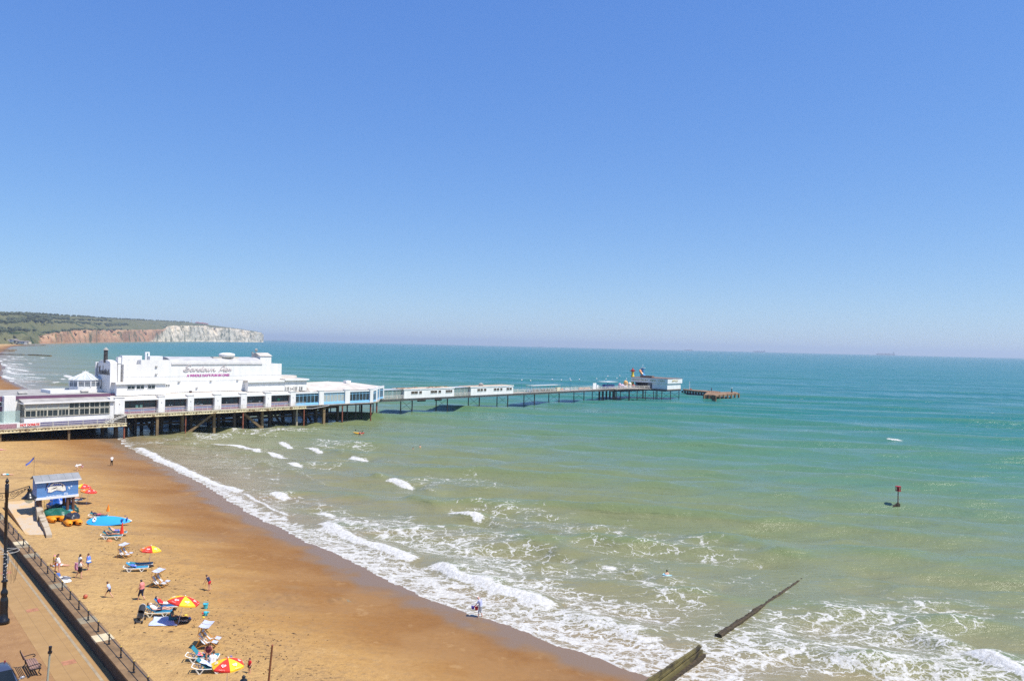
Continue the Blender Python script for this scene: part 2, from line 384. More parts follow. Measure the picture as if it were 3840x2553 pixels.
# the far groyne calms the water along it
gq, gb = np.array(at(2640, 2410, 0)), np.array(at(3060, 2130, 0)); gd = gb - gq; gt = np.clip(((X - gq[0]) * gd[0] + (Y - gq[1]) * gd[1]) / (gd @ gd), 0, 1); gr_d = np.hypot(X - gq[0] - gt * gd[0], Y - gq[1] - gt * gd[1])
CALM = .08 + .92 * np.clip((gr_d - .6) / 5, 0, 1) ** 1.5; Z = curv(X, Y) + (Z - curv(X, Y)) * CALM
foam = np.zeros(X.shape); solid = np.zeros(X.shape)
ind = np.array([-.79, -.61])
def seg_field(pts, rmax):
    """for points near polyline: distance across (signed, + shoreward), fraction along"""
    P_ = np.array(pts); lens = np.hypot(*(P_[1:] - P_[:-1]).T); tot = lens.sum()
    x0, y0 = P_.min(0) - rmax; x1, y1 = P_.max(0) + rmax
    sel = np.where((X > x0) & (X < x1) & (Y > y0) & (Y < y1))
    xs, ys = X[sel], Y[sel]; best = np.full(xs.shape, 1e18); c = np.zeros(xs.shape); fr = np.zeros(xs.shape); acc = 0
    for (a, b, L) in zip(P_[:-1], P_[1:], lens):
        d_ = (b - a) / L; nrm = np.array([-d_[1], d_[0]])
        if nrm @ ind < 0: nrm = -nrm
        t = (xs - a[0]) * d_[0] + (ys - a[1]) * d_[1]; tc = np.clip(t, 0, L)
        qx, qy = xs - a[0] - tc * d_[0], ys - a[1] - tc * d_[1]; q = np.hypot(qx, qy); m = q < best
        best = np.where(m, q, best); cc = qx * nrm[0] + qy * nrm[1]
        c = np.where(m, np.where(cc >= 0, q, -q), c); fr = np.where(m, (acc + tc) / tot, fr); acc += L
    return sel, best, c, fr, xs, ys, tot
def crest(pts, h, sol, wb=2.4, wf=1.1, fw_=1.1, px=K, trail=0.):
    W_ = [at(p[0] * px, p[1] * px, 0) for p in pts]
    sel, q, c, fr, xs, ys, tot = seg_field(W_, 9)
    taper = np.clip(np.minimum(fr, 1 - fr) * tot / 2.5, 0, 1) ** .5
    c = c + .35 * vnoise(xs, ys, 1.1, 31)
    endd = np.where((fr <= 0) | (fr >= 1), q, 0)
    prof = np.where(c > 0, np.exp(-(c / wf) ** 2), np.exp(-(c / wb) ** 2)) * taper * np.exp(-(endd / 1.5) ** 2)
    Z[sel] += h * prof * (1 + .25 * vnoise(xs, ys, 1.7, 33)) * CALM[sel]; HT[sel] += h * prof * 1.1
    if sol > 0:
        lob = 1 + .5 * vnoise(xs, ys, 1.9, 35)
        s_ = np.clip(1.5 - np.abs(c - fw_ * .3) / (fw_ * .5 * lob), 0, 1) * np.clip(taper * 1.5, 0, 1) * np.exp(-(endd / .6) ** 2) * sol
        solid[sel] = np.maximum(solid[sel], s_)
        tr = np.where(c < 0, np.exp(c / (1.5 + trail)), 0) * taper * np.exp(-(endd / 1.) ** 2)
        foam[sel] = np.maximum(foam[sel], .5 * sol * tr)
def lace(pts, r, dens, px=K):
    W_ = [at(p[0] * px, p[1] * px, 0) for p in pts]
    if len(W_) == 1: W_ = [W_[0], (W_[0][0] + .1, W_[0][1])]
    sel, q, c, fr, xs, ys, tot = seg_field(W_, r * 1.6)
    v = dens * np.clip(1.5 - q / r + .55 * vnoise(xs, ys, 2.6 / r, 41) + .25 * vnoise(xs, ys, 9 / r, 42), 0, 1)
    foam[sel] = np.maximum(foam[sel], np.clip(v, 0, dens))
# breaking waves along the shore
crest([(322, 1030), (370, 1056), (430, 1083), (500, 1113), (560, 1137)], .22, 1, fw_=1.3)
crest([(560, 1137), (620, 1165), (670, 1193)], .2, .8, fw_=.6)
crest([(748, 1205), (800, 1231), (870, 1259), (940, 1284), (972, 1290)], .45, 1, fw_=1.5, trail=3)
crest([(1005, 1298), (1060, 1326), (1130, 1350), (1200, 1372), (1292, 1397)], .65, 1, fw_=1.7, trail=2)
crest([(1292, 1397), (1400, 1440), (1500, 1480), (1600, 1520)], .22, .55, fw_=1.3, trail=2)
crest([(488, 1017), (555, 1024), (600, 1038), (662, 1058)], .3, 1, fw_=1.2)
crest([(647, 1017), (690, 1030), (748, 1043)], .32, 1, fw_=1.1)
crest([(808, 1049), (852, 1056)], .4, 1, fw_=1.3); crest([(852, 1056), (960, 1068), (1060, 1085)], .35, 0)
crest([(893, 1104), (962, 1116)], .45, 1, fw_=1.3); crest([(800, 1085), (893, 1104)], .35, 0); crest([(962, 1116), (1020, 1128)], .4, 0)
crest([(671, 1068), (700, 1078)], .3, 1, fw_=1.3)
crest([(628, 1140), (672, 1151)], .35, 1, fw_=1.5)
crest([(738, 1172), (782, 1187)], .35, .9, fw_=1.2)
crest([(1033, 1178), (1122, 1198)], .55, 1, fw_=1.4); crest([(925, 1148), (980, 1162), (1033, 1178)], .5, .12)
crest([(690, 1118), (760, 1128), (850, 1142)], .35, .15)
crest([(1262, 1268), (1330, 1282), (1395, 1297)], .5, 0); crest([(1392, 1294), (1425, 1306)], .5, .9, fw_=1.2); crest([(1425, 1304), (1500, 1325), (1580, 1342), (1660, 1352)], .5, .14)
crest([(1160, 1228), (1230, 1250), (1300, 1272)], .32, .1); crest([(1190, 1205), (1330, 1237), (1480, 1268)], .35, .08)
crest([(2228, 1494), (2290, 1521), (2358, 1549), (2450, 1585)], .75, 1, fw_=1.5, trail=1); crest([(2060, 1440), (2140, 1463), (2228, 1494)], .6, .35, fw_=.8)
crest([(1590, 1232), (1750, 1262), (1910, 1310)], .38, .05); crest([(1500, 1195), (1640, 1210), (1800, 1240)], .28, 0)
crest([(1780, 1290), (1850, 1310)], .3, 0); crest([(1120, 1165), (1250, 1185), (1400, 1218)], .32, .06)
crest([(2038, 1008), (2082, 1011)], .3, .9, fw_=1.1); crest([(560, 993), (620, 988), (690, 984)], .25, .4); crest([(700, 975), (790, 972), (880, 968)], .3, .1)
for ln in ([(330, 1008), (420, 1004)], [(1990, 1330), (2100, 1352)], [(1800, 1380), (1950, 1412)]): crest(ln, .25, 0)
for ln, h_, s_ in (([(560, 1062), (650, 1080), (760, 1108)], .3, .4), ([(852, 1056), (930, 1066)], .3, .35), ([(760, 1038), (800, 1047)], .3, .4), ([(962, 1116), (1010, 1127)], .35, .4), ([(1122, 1198), (1180, 1213)], .4, .45), ([(860, 1095), (893, 1104)], .35, .4),
                    ([(672, 1151), (760, 1172)], .3, .35), ([(782, 1187), (880, 1207)], .3, .4), ([(1160, 1215), (1240, 1238), (1310, 1262)], .3, .3), ([(420, 1008), (488, 1017)], .25, .5), ([(1440, 1308), (1480, 1318)], .4, .6), ([(1010, 1150), (1100, 1166), (1180, 1176)], .3, .25), ([(2120, 1455), (2228, 1494)], .4, .5), ([(1900, 1500), (2000, 1530), (2100, 1562)], .3, .35)):
    crest(ln, h_, s_, fw_=.7, trail=1)
def z5(x, y): return (x / 5.2275, 1160 + y / 5.2275)
for a in ([(0, 1045), (80, 1085), (150, 1108), (380, 1120)], [(150, 1130), (250, 1170), (380, 1190), (480, 1200), (600, 1215)], [(150, 1190), (280, 1260), (480, 1275), (720, 1295)],
          [(40, 972), (180, 1000), (320, 1016)], [(150, 1062), (300, 1080), (490, 1092)], [(555, 1312), (750, 1330), (950, 1342)], [(1168, 1365), (1250, 1385), (1345, 1392)],
          [(1390, 1325), (1480, 1340), (1570, 1345)], [(230, 962), (400, 985), (570, 1000)], [(1280, 1305), (1390, 1330)], [(1480, 1455), (1580, 1470)], [(80, 1300), (180, 1350), (330, 1368)],
          [(650, 985), (740, 990)], [(820, 942), (880, 948)], [(350, 925), (510, 935)], [(60, 1390), (300, 1420)], [(1050, 1455), (1180, 1468)], [(600, 1475), (700, 1482)], [(810, 872), (910, 877)], [(60, 1440), (260, 1490)],
          [(180, 920), (380, 945)], [(0, 1000), (60, 1030)], [(640, 1215), (760, 1220)], [(1480, 1420), (1590, 1425)], [(500, 1052), (640, 1065)]):
    crest([z5(*p) for p in a], .35, 1, fw_=2.4, wb=4, wf=2, px=1.)
for a, r_, d_ in (([(0, 1060), (200, 1200), (330, 1330), (350, 1420)], 11, .5), ([(350, 1240), (700, 1250), (1000, 1280)], 10, .35), ([(200, 960), (500, 985)], 12, .3)):
    lace([z5(*p) for p in a], r_, d_, 1.)
# foam left on the surface
lace([(330, 1050), (450, 1102), (540, 1150), (640, 1208)], 1.6, .9)
lace([(660, 1215), (780, 1262), (900, 1318), (1000, 1352), (1112, 1400), (1250, 1445), (1400, 1498), (1560, 1565), (1700, 1620)], 2.1, .86)
lace([(720, 1222), (820, 1268), (950, 1315), (1080, 1365), (1200, 1400), (1330, 1440), (1480, 1498)], 1.7, .72)
lace([(1300, 1425), (1450, 1480), (1580, 1535), (1700, 1590)], 2.4, .85)
lace([(800, 1205), (900, 1222), (1050, 1262), (1180, 1300)], 3.4, .62)
lace([(860, 1195), (1000, 1215), (1150, 1250), (1280, 1310)], 4.2, .42)
lace([(1080, 1320), (1200, 1350), (1330, 1380), (1450, 1400)], 3.0, .6)
lace([(1120, 1180), (1300, 1210), (1450, 1250), (1600, 1275)], 6.5, .34)
lace([(1420, 1310), (1520, 1340), (1560, 1380), (1480, 1440)], 3.4, .42)
lace([(1600, 1535), (1700, 1500), (1820, 1490), (1950, 1500), (2100, 1530), (2250, 1560)], 3.6, .72)
lace([(1780, 1450), (1900, 1425), (2020, 1405), (2120, 1400), (2200, 1420)], 3.6, .5)
lace([(2000, 1440), (2120, 1470), (2220, 1520), (2330, 1580)], 3.8, .6)
lace([(2090, 1380), (2200, 1385), (2300, 1400)], 2.6, .3); lace([(1700, 1340), (1770, 1345)], 2.6, .25); lace([(1900, 1330), (1960, 1345)], 2, .22)
lace([(1560, 1390), (1640, 1420), (1660, 1480)], 2.6, .4)
lace([(480, 1004), (570, 994), (680, 990)], 6, .5); lace([(760, 1022), (820, 1025)], 5, .4); lace([(720, 1075), (800, 1068)], 4.5, .35)
lace([(980, 1108), (1010, 1102)], 4, .35); lace([(1050, 1102), (1100, 1112)], 5, .3); lace([(560, 1135), (700, 1165), (800, 1190)], 4, .35)
lace([(420, 1020), (520, 1060), (620, 1100)], 5, .25); lace([(300, 1022), (400, 1010)], 3, .4)
lob = .55 * vnoise(X, Y, .75, 21) + .3 * vnoise(X, Y, 1.9, 22) + .15 * vnoise(X, Y, 4.5, 23)
edge = np.exp(-((O + lob - .15) / .3) ** 2) * (Rr < 420); foam = np.maximum(foam, edge * .9); solid = np.maximum(solid, edge * .6)
swash = np.exp(-((O - .8) / 1.4) ** 2) * (Rr < 420); foam = np.maximum(foam, swash * .5)
Z = np.where((O < 40) & (O + lob < 0), sand_h(D) - .06, Z + np.where(D > 0, sand_h(D) + .02, 0))   # the water film follows the sand it runs up
Z = np.where((O + lob >= 0) & (O < 60), np.maximum(Z, sand_h(D) + .03), Z)
tint = 1 - np.exp(-np.clip(O, 0, None) / 118.)
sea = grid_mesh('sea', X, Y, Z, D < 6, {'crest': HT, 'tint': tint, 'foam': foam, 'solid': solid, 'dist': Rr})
tag(sea, kind='structure')
g = NT('sea_water'); P = g.pos(); ti = g.attr('tint'); fo = g.attr('foam'); so_ = g.attr('solid'); di = g.attr('dist')
big = g.noise(g.mapping(P, 0, (.006, .02, 1)), 1., 4); med = g.noise(g.mapping(P, rad(-10), (.03, .11, 1)), 1., 4)
tt = g.math('ADD', ti, g.math('MULTIPLY', g.math('SUBTRACT', big, .5), .34)); tt = g.math('ADD', tt, g.math('MULTIPLY', g.math('SUBTRACT', med, .5), .12), clamp=True)
base = g.ramp(tt, SEA_RAMP)
# light glowing through thin crests, painted into the base colour by wave height
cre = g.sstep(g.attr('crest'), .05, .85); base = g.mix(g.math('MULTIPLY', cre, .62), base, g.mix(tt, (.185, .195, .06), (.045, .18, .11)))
# ripples
rip = g.noise(g.mapping(P, rad(12), (.9, 2.1, 1)), 1.2, 5, .62); chop = g.noise(g.mapping(P, rad(-6), (.22, .62, 1)), 1., 5, .6); swell = g.noise(g.mapping(P, rad(5), (.035, .11, 1)), 1., 4, .55)
b1 = g.bump(rip, g.sstep(di, 80., 420., .12, .03)); b2 = g.bump(chop, g.sstep(di, 60., 400., .30, .5), 1., b1); b3 = g.bump(swell, g.sstep(di, 150., 900., .4, 3.0), 1., b2)
def slope(vec_scale, rot, amp, seed):
    n_ = g.noise(g.mapping(P, rot, vec_scale), 1., 3, .6, 1); v_ = g.new('ShaderNodeVectorMath', operation='SUBTRACT'); g.link(n_, v_.inputs[0]); v_.inputs[1].default_value = (.5, .5, .5)
    v2 = g.new('ShaderNodeVectorMath', operation='MULTIPLY'); g.link(v_.outputs[0], v2.inputs[0]); v2.inputs[1].default_value = (.7, 1.2, 0); v3 = g.new('ShaderNodeVectorMath', operation='SCALE'); g.link(v2.outputs[0], v3.inputs[0]); g.val(v3.inputs['Scale'], amp); return v3.outputs[0]
def vadd(a, b): v_ = g.new('ShaderNodeVectorMath', operation='ADD'); g.link(a, v_.inputs[0]); g.link(b, v_.inputs[1]); return v_.outputs[0]
nrm_ = vadd(b3, slope((.75, .26, 1), rad(6), g.sstep(di, 60., 260., .13, .08), 1)); nrm_ = vadd(nrm_, slope((.20, .045, 1), rad(3), g.sstep(di, 110., 450., .07, .44), 2)); nrm_ = vadd(nrm_, slope((.075, .010, 1), 0., g.sstep(di, 500., 1800., 0., .45), 3))
vn_ = g.new('ShaderNodeVectorMath', operation='NORMALIZE'); g.link(nrm_, vn_.inputs[0]); b3 = vn_.outputs[0]
water = g.principled(Base_Color=base, Roughness=g.sstep(di, 60., 900., .12, .28), IOR=1.33, Specular_IOR_Level=SEA_SPEC, Normal=b3)
# foam lace
wv = g.noise(P, .8, 3, .5, 1); warp = g.new('ShaderNodeVectorMath', operation='MULTIPLY_ADD'); g.link(wv, warp.inputs[0]); warp.inputs[1].default_value = (2.2, 2.2, 0); g.link(P, warp.inputs[2]); wv2 = g.noise(P, 3.5, 2, .5, 1); warp2 = g.new('ShaderNodeVectorMath', operation='MULTIPLY_ADD'); g.link(wv2, warp2.inputs[0]); warp2.inputs[1].default_value = (.55, .55, 0); g.link(warp.outputs[0], warp2.inputs[2]); warp = warp2
wp = g.mapping(warp.outputs[0], rad(-25), (.55, 1.15, 0))
def cells(scale):
    v = g.new('ShaderNodeTexVoronoi', feature='DISTANCE_TO_EDGE'); g.link(wp, v.inputs['Vector']); v.inputs['Scale'].default_value = scale; v.inputs['Randomness'].default_value = 1; return v.outputs[0]
fine = g.noise(P, 5., 4, .65); brk = g.noise(g.mapping(P, rad(-25), (.5, 1., 1)), .9, 4, .6)
wd = g.math('MULTIPLY_ADD', g.math('POWER', fo, 1.7), .115, .004); wd = g.math('MULTIPLY', wd, g.math('MULTIPLY_ADD', brk, 2.2, -.1))
wd = g.math('ADD', wd, g.math('MULTIPLY', g.math('SUBTRACT', fine, .5), .06))
l1 = g.sstep(g.math('SUBTRACT', cells(.75), wd), -.02, .025, 1., 0.); l2 = g.sstep(g.math('SUBTRACT', cells(1.9), g.math('MULTIPLY', wd, .8)), -.03, .035, 1., 0.); l2 = g.math('MULTIPLY', l2, g.sstep(fo, .25, .7))
lc = g.math('MAXIMUM', l1, g.math('MULTIPLY', l2, .85))
gate = g.sstep(g.math('ADD', fo, g.math('MULTIPLY', g.math('SUBTRACT', brk, .5), 1.5)), .18, .45)
lc = g.math('MULTIPLY', lc, gate)
sl = g.sstep(g.math('ADD', so_, g.math('MULTIPLY', g.math('SUBTRACT', g.noise(g.mapping(P, rad(-35), (1.2, 3.2, 1)), 2.2, 5, .7), .5), 2.1)), .40, .70)
# scattered whitecaps offshore
wc = g.noise(g.mapping(P, rad(4), (.055, .21, 1)), 1., 6, .62); wc2 = g.noise(P, .02, 2)
cap = g.math('MULTIPLY', g.sstep(g.math('ADD', wc, g.math('MULTIPLY', g.math('SUBTRACT', wc2, .5), .12)), .735, .765), g.sstep(di, 130., 320.))
fm = g.math('MAXIMUM', g.math('MAXIMUM', lc, sl), g.math('MULTIPLY', cap, .8), clamp=True)
fb = g.bump(g.noise(P, 2.2, 5, .65), .16)
fcol = g.ramp(g.noise(P, 2.6, 5, .7), [(.3, (.42, .40, .36)), (.5, (.56, .55, .52)), (.7, (.70, .69, .67))])
foamsh = g.principled(Base_Color=fcol, Roughness=.9, Specular_IOR_Level=.1, Normal=fb)
mx = g.new('ShaderNodeMixShader'); g.link(g.math('MULTIPLY', fm, g.math('MULTIPLY_ADD', sl, .14, .84)), mx.inputs[0]); g.link(water, mx.inputs[1]); g.link(foamsh, mx.inputs[2])
sea.data.materials.append(g.out(mx.outputs[0]))
SEA_X, SEA_Y, SEA_Z = X, Y, Z
def sea_z(x, y):
    i = int(np.argmin((SEA_X - x) ** 2 + (SEA_Y - y) ** 2)); return float(SEA_Z.flat[i])

# ---------------------------------------------------------------- headland (terrain)
def lvl(px): return 1291 + (px - 1920) * .02287
base_px = [(-420, 1296), (-200, 1296), (0, 1294), (146, 1289.5), (300, 1285), (407, 1283), (520, 1281.6), (600, 1281), (700, 1281), (800, 1281.5), (900, 1282.3), (975, 1283), (988, 1283.2)]
top_px = [(-420, 1262), (0, 1264), (60, 1262), (140, 1262), (200, 1252), (270, 1240), (330, 1240), (380, 1240), (450, 1239), (545, 1238), (615, 1236), (628, 1223), (680, 1222), (770, 1222), (790, 1229), (850, 1230), (900, 1235), (950, 1243), (978, 1248), (988, 1255)]
ridge_px = [(-420, 1172), (0, 1175), (100, 1175), (244, 1184), (407, 1194), (600, 1203), (700, 1208), (780, 1218), (880, 1231), (960, 1243), (978, 1247), (988, 1254)]
def interp(t, x):
    xs = [p[0] for p in t]; return float(np.interp(x, xs, [p[1] for p in t]))
pxs = list(np.linspace(-420, 960, 300)) + list(np.linspace(963, 988, 16))
HX, HY, HZ, HK, HS = [], [], [], [], []
fr_rows = [0, .12, .3, .5, .7, .85, 1.0]; sl_rows = np.linspace(.06, 1, 16)
for i, px in enumerate(pxs):
    bx, by = atc(px, interp(base_px, px)); Db = math.hypot(bx, by); ux, uy = bx / Db, by / Db; cv = curv(bx, by)
    tipf = np.clip((988 - px) / 60, 0.02, 1)
    def elev(py, Dd): return HC - (py - lvl(px)) * (Dd * math.cos(math.atan2(ux, uy))) / F - 0
    Dt = Db + (70 + 60 * math.sin(px * .05)) * tipf; Dr = Db + 750 * tipf
    zt = max(elev(interp(top_px, px) + .8 * math.sin(px * .21) + .5 * math.sin(px * .53), Dt), cv + 4); zr = max(elev(interp(ridge_px, px), Dr), zt + .5)
    ox, oy, oz, ok, os_ = [], [], [], [], []
    for f_ in [-.25] + fr_rows:
        wob = 1 + .25 * math.sin(px * .31 + f_ * 5) + .3 * math.sin(px * .117 + f_ * 3)
        dd = Db + (Dt - Db) * max(f_, 0) ** 1.25 * (wob if 0 < f_ < 1 else 1) - (20 if f_ < 0 else 0)
        zz_ = cv - 4 if f_ < 0 else cv + (zt - cv) * f_ ** .8
        ox.append(ux * dd); oy.append(uy * dd); oz.append(zz_); ok.append(1.); os_.append(f_)
    for f_ in sl_rows:
        dd = Dt + (Dr - Dt) * f_; h_ = zt + (zr - zt) * (1 - (1 - f_) ** 1.35) + (4 * math.sin(px * .02 + f_ * 9) * f_ * (1 - f_) * 2) * tipf
        ox.append(ux * dd); oy.append(uy * dd); oz.append(h_); ok.append(0.); os_.append(f_)
    for ex, dz in ((300, -12), (1200, -140)):
        ox.append(ux * (Dr + ex * tipf)); oy.append(uy * (Dr + ex * tipf)); oz.append(zr + dz * tipf); ok.append(0.); os_.append(1)
    HX.append(ox); HY.append(oy); HZ.append(oz); HK.append(ok); HS.append(os_)
HX, HY, HZ, HK, HS = map(lambda a: np.array(a).T, (HX, HY, HZ, HK, HS))
al = np.tile(np.array(pxs), (HX.shape[0], 1))
chalk = np.clip((al - 560 - 60 * (HS - .5) * HK) / 70, 0, 1)
cliffy = np.clip((al - 120) / 60, 0, 1) * HK
hill = grid_mesh('hills', HX, HY, HZ, None, {'cliff': cliffy, 'chalk': chalk, 'up': HS})
tag(hill, kind='structure')
g = NT('headland'); P = g.pos(); cl = g.attr('cliff'); ch = g.attr('chalk')
n = g.noise(P, .012, 5, .6); nf = g.noise(P, .05, 4, .6); fld = g.noise(g.mapping(P, .4, (1, .35, 1)), .0035, 2)
grass = g.ramp(g.math('ADD', g.math('MULTIPLY', fld, .7), g.math('MULTIPLY', n, .3)), [(.34, (.095, .105, .048)), (.46, (.145, .14, .065)), (.54, (.11, .115, .05)), (.66, (.19, .165, .085))])
grass = g.mix(g.sstep(n, .56, .64), grass, (.028, .05, .016))
strk = g.noise(g.mapping(P, .3, (.045, .012, .05)), 1., 5, .62)
red = g.ramp(g.math('ADD', g.math('MULTIPLY', n, .6), g.math('MULTIPLY', strk, .4)), [(.36, (.28, .15, .08)), (.5, (.38, .21, .115)), (.66, (.47, .32, .19))])
wht = g.ramp(strk, [(.38, (.33, .29, .20)), (.48, (.58, .49, .36)), (.62, (.74, .64, .49))])
clf = g.mix(g.sstep(g.math('ADD', ch, g.math('MULTIPLY', g.math('SUBTRACT', nf, .5), .5)), .35, .65), red, wht)
bush = g.math('MULTIPLY', g.sstep(g.noise(g.mapping(P, .8, (.014, .03, .02)), 1., 4, .6), .55, .62), .85)
clf = g.mix(bush, clf, (.085, .10, .045))
colr = g.mix(g.sstep(g.math('ADD', cl, g.math('MULTIPLY', g.math('SUBTRACT', nf, .5), .7)), .4, .6), grass, clf)
hill.data.materials.append(g.out(g.principled(Base_Color=colr, Roughness=.95, Specular_IOR_Level=.1, Normal=g.bump(nf, 6.))))
def hill_at(px, f_):
    i = int(np.argmin(np.abs(np.array(pxs) - px))); j = 8 + int(np.argmin(np.abs(sl_rows - f_))) ; return HX[j, i], HY[j, i], HZ[j, i]
# hedges and copses far off: one uncountable mass
hb = MB(); hr = random.Random(3)
def blob(x, y, z, r):
    ph = [hr.uniform(.7, 1.25) for _ in range(6)]
    vs = [(x, y, z + r * 1.05)] + [(x + r * ph[k] * math.cos(k * 1.047), y + r * ph[k] * math.sin(k * 1.047), z + r * .55) for k in range(6)] + [(x + .8 * r * ph[k] * math.cos(k * 1.047), y + .8 * r * ph[k] * math.sin(k * 1.047), z - r * .4) for k in range(6)]
    hb.add(vs, [(0, 1 + k, 1 + (k + 1) % 6) for k in range(6)] + [(1 + k, 7 + k, 7 + (k + 1) % 6, 1 + (k + 1) % 6) for k in range(6)])
bands = [(-300, 115, .13, .2, 240, 7), (20, 180, .45, .58, 120, 6), (90, 250, .62, .75, 130, 6), (140, 420, .35, .42, 100, 4.5), (200, 420, .6, .66, 80, 4.5), (-300, 700, .97, 1., 420, 4.5), (-300, 140, .75, .85, 160, 6), (160, 330, .04, .08, 60, 4.5), (390, 470, .3, .4, 50, 4.5), (330, 470, .02, .07, 40, 4), (-300, 60, .42, .52, 120, 6)]
for x0, x1, f0, f1, cnt, r_ in bands:
    for _ in range(cnt):
        px = hr.uniform(x0, x1); i = int(np.argmin(np.abs(np.array(pxs) - px))); fs = hr.uniform(f0, f1)
        j = (fs - .06) / .94 * 15; j0 = int(np.clip(j, 0, 14)); q = j - j0; col_ = lambda A: A[8 + j0, i] * (1 - q) + A[9 + j0, i] * q
        blob(col_(HX) + hr.uniform(-12, 12), col_(HY), col_(HZ), .62 * r_ * hr.uniform(.5, 1.4) * min(1.5, math.hypot(col_(HX), col_(HY)) / 2600 + .35))
LEAFD = mat('distant_foliage', (.065, .078, .04), .95, .4, .06)
tag(hb.build('woodland', LEAFD), kind='stuff')
# ================================================================ PIER  (frame: s along the pier, t to the right of it, z up)
PA = rad(42.35); P0 = (-84.34, 170.414); PRZ = math.pi / 2 - PA
pd = (math.sin(PA), math.cos(PA)); pn = (math.cos(PA), -math.sin(PA))
def pw(s, t, z=0.): return (P0[0] + s * pd[0] + t * pn[0], P0[1] + s * pd[1] + t * pn[1], z)
def pf(px, py, t):
    a, y, q = ray(px, py); k = (P0[0] * pn[0] + P0[1] * pn[1] + t) / (a * pn[0] + y * pn[1])
    return ((k * a - P0[0]) * pd[0] + (k * y - P0[1]) * pd[1], HC + k * q)
def fr(x, y):                     # world -> (s, -t)
    dx, dy = x - P0[0], y - P0[1]; return (dx * pd[0] + dy * pd[1], -(dx * pn[0] + dy * pn[1]))
class PThing:
    """a thing standing on the pier: parts are given in (s, t, z)"""
    def __init__(q, name, label, cat, s, t, z, group=None):
        q.o = thing(name, label, cat, pw(s, t, z), PRZ, group); q.off = (s, -t, z)
    def part(q, name, mb, m, parent=None, smooth=False): return mb.build(name, m, q.o if parent is None else parent, q.off, smooth)
def txt_mesh(s_, size, ex=.02, sx=1., shear=0.):
    cu = bpy.data.curves.new('lettering', 'FONT'); cu.body = s_; cu.size = size; cu.extrude = ex; cu.align_x = 'LEFT'; cu.shear = shear; cu.resolution_u = 3
    o = bpy.data.objects.new('lettering', cu); COL.objects.link(o); bpy.context.view_layer.update()
    me = bpy.data.meshes.new_from_object(o.evaluated_get(bpy.context.evaluated_depsgraph_get()))
    vs = [(v.co.x * sx, v.co.y, v.co.z) for v in me.vertices]; fs = [tuple(p.vertices) for p in me.polygons]
    bpy.data.objects.remove(o); bpy.data.curves.remove(cu); bpy.data.meshes.remove(me); return vs, fs
def txt_width(vs): return max(v[0] for v in vs) - min(v[0] for v in vs)
def face_text(mb, s_, s0, s1, z, size, t, bold=0.):
    """text on a wall facing +t, fitted between s0 and s1, baseline z"""
    vs, fs = txt_mesh(s_, size); k = (s1 - s0) / txt_width(vs); x0 = min(v[0] for v in vs)
    for dx in ((0,) if not bold else (-bold, 0, bold)):
        mb.add([(s0 + dx + (v[0] - x0) * k, -(t + .02 + v[2] + abs(dx) * .1), z + v[1]) for v in vs], fs)
def window(T, s0, s1, z0, z1, t, n, fm, gm, rows=(), fw=.09, parent=None, name='window', depth=.1):
    """frame standing 5 cm proud of the pane; pane is a sub-part"""
    m = MB()
    for i in range(n + 1):
        x = s0 + (s1 - s0) * i / n; w2 = fw * (1. if i in (0, n) else .7) / 2; x = min(max(x, s0 + w2), s1 - w2); m.pbox(x - w2, x + w2, t - depth / 2, t + depth / 2, z0 + fw, z1 - fw)
    m.pbox(s0, s1, t - depth / 2, t + depth / 2 + .002, z0, z0 + fw); m.pbox(s0, s1, t - depth / 2, t + depth / 2 + .002, z1 - fw, z1)
    for r in rows: m.pbox(s0 + fw, s1 - fw, t - depth / 2 + .003, t + depth / 2 - .004, r - fw * .4, r + fw * .4)
    f = T.part(name, m, fm, parent); g_ = MB(); g_.pbox(s0 + .02, s1 - .02, t - .02, t + .015, z0 + .02, z1 - .02); T.part('pane', g_, gm, f); return f
def side_window(T, t0, t1, z0, z1, s, n, fm, gm, fw=.09):
    m = MB()
    for i in range(n + 1):
        x = t0 + (t1 - t0) * i / n; m.pbox(s - .05, s + .05, x - fw / 2, x + fw / 2, z0, z1)
    m.pbox(s - .048, s + .052, t0, t1, z0 - fw, z0); m.pbox(s - .048, s + .052, t0, t1, z1, z1 + fw)
    f = T.part('window', m, fm); g_ = MB(); g_.pbox(s - .02, s + .02, t0, t1, z0, z1); T.part('pane', g_, gm, f)

# ---------------------------------------------------------------- the pier itself
pier = PThing('pier', 'long seaside pier on wooden and iron legs running from the sand out into the sea', 'pier', 60, -8, 0)
LOW, UP, NK, HD = 3.45, 5.2, 4.7, 4.6
m = MB()
m.pbox(-75, .8, -30, .0, LOW - .25, LOW)                       # lower walkway, extended rearward to shade the space beneath
m.pbox(.8, 46, -32, -.0, UP - .25, UP)                         # upper deck, its hidden rear widened to darken the water below
m.prism([(46, 1.5), (68, 1.5), (72, 3.2), (76, 7.5), (80, 13), (80, 19), (74, 24), (46, 26)], UP - .27, UP - .02)
m.prism([(80, 13), (205, 13), (205, 19), (80, 19)], NK - .25, NK)
m.prism([(205, 13.2), (213, 13.2), (226, 7), (226, .4), (237.6, .4), (237.6, 22), (203, 22), (203, 19.5), (205, 19)], HD - .3, HD)
pier.part('deck', m, mat('deck_planks', (.34, .30, .25), .8, .3, 1.5, bump=.2))
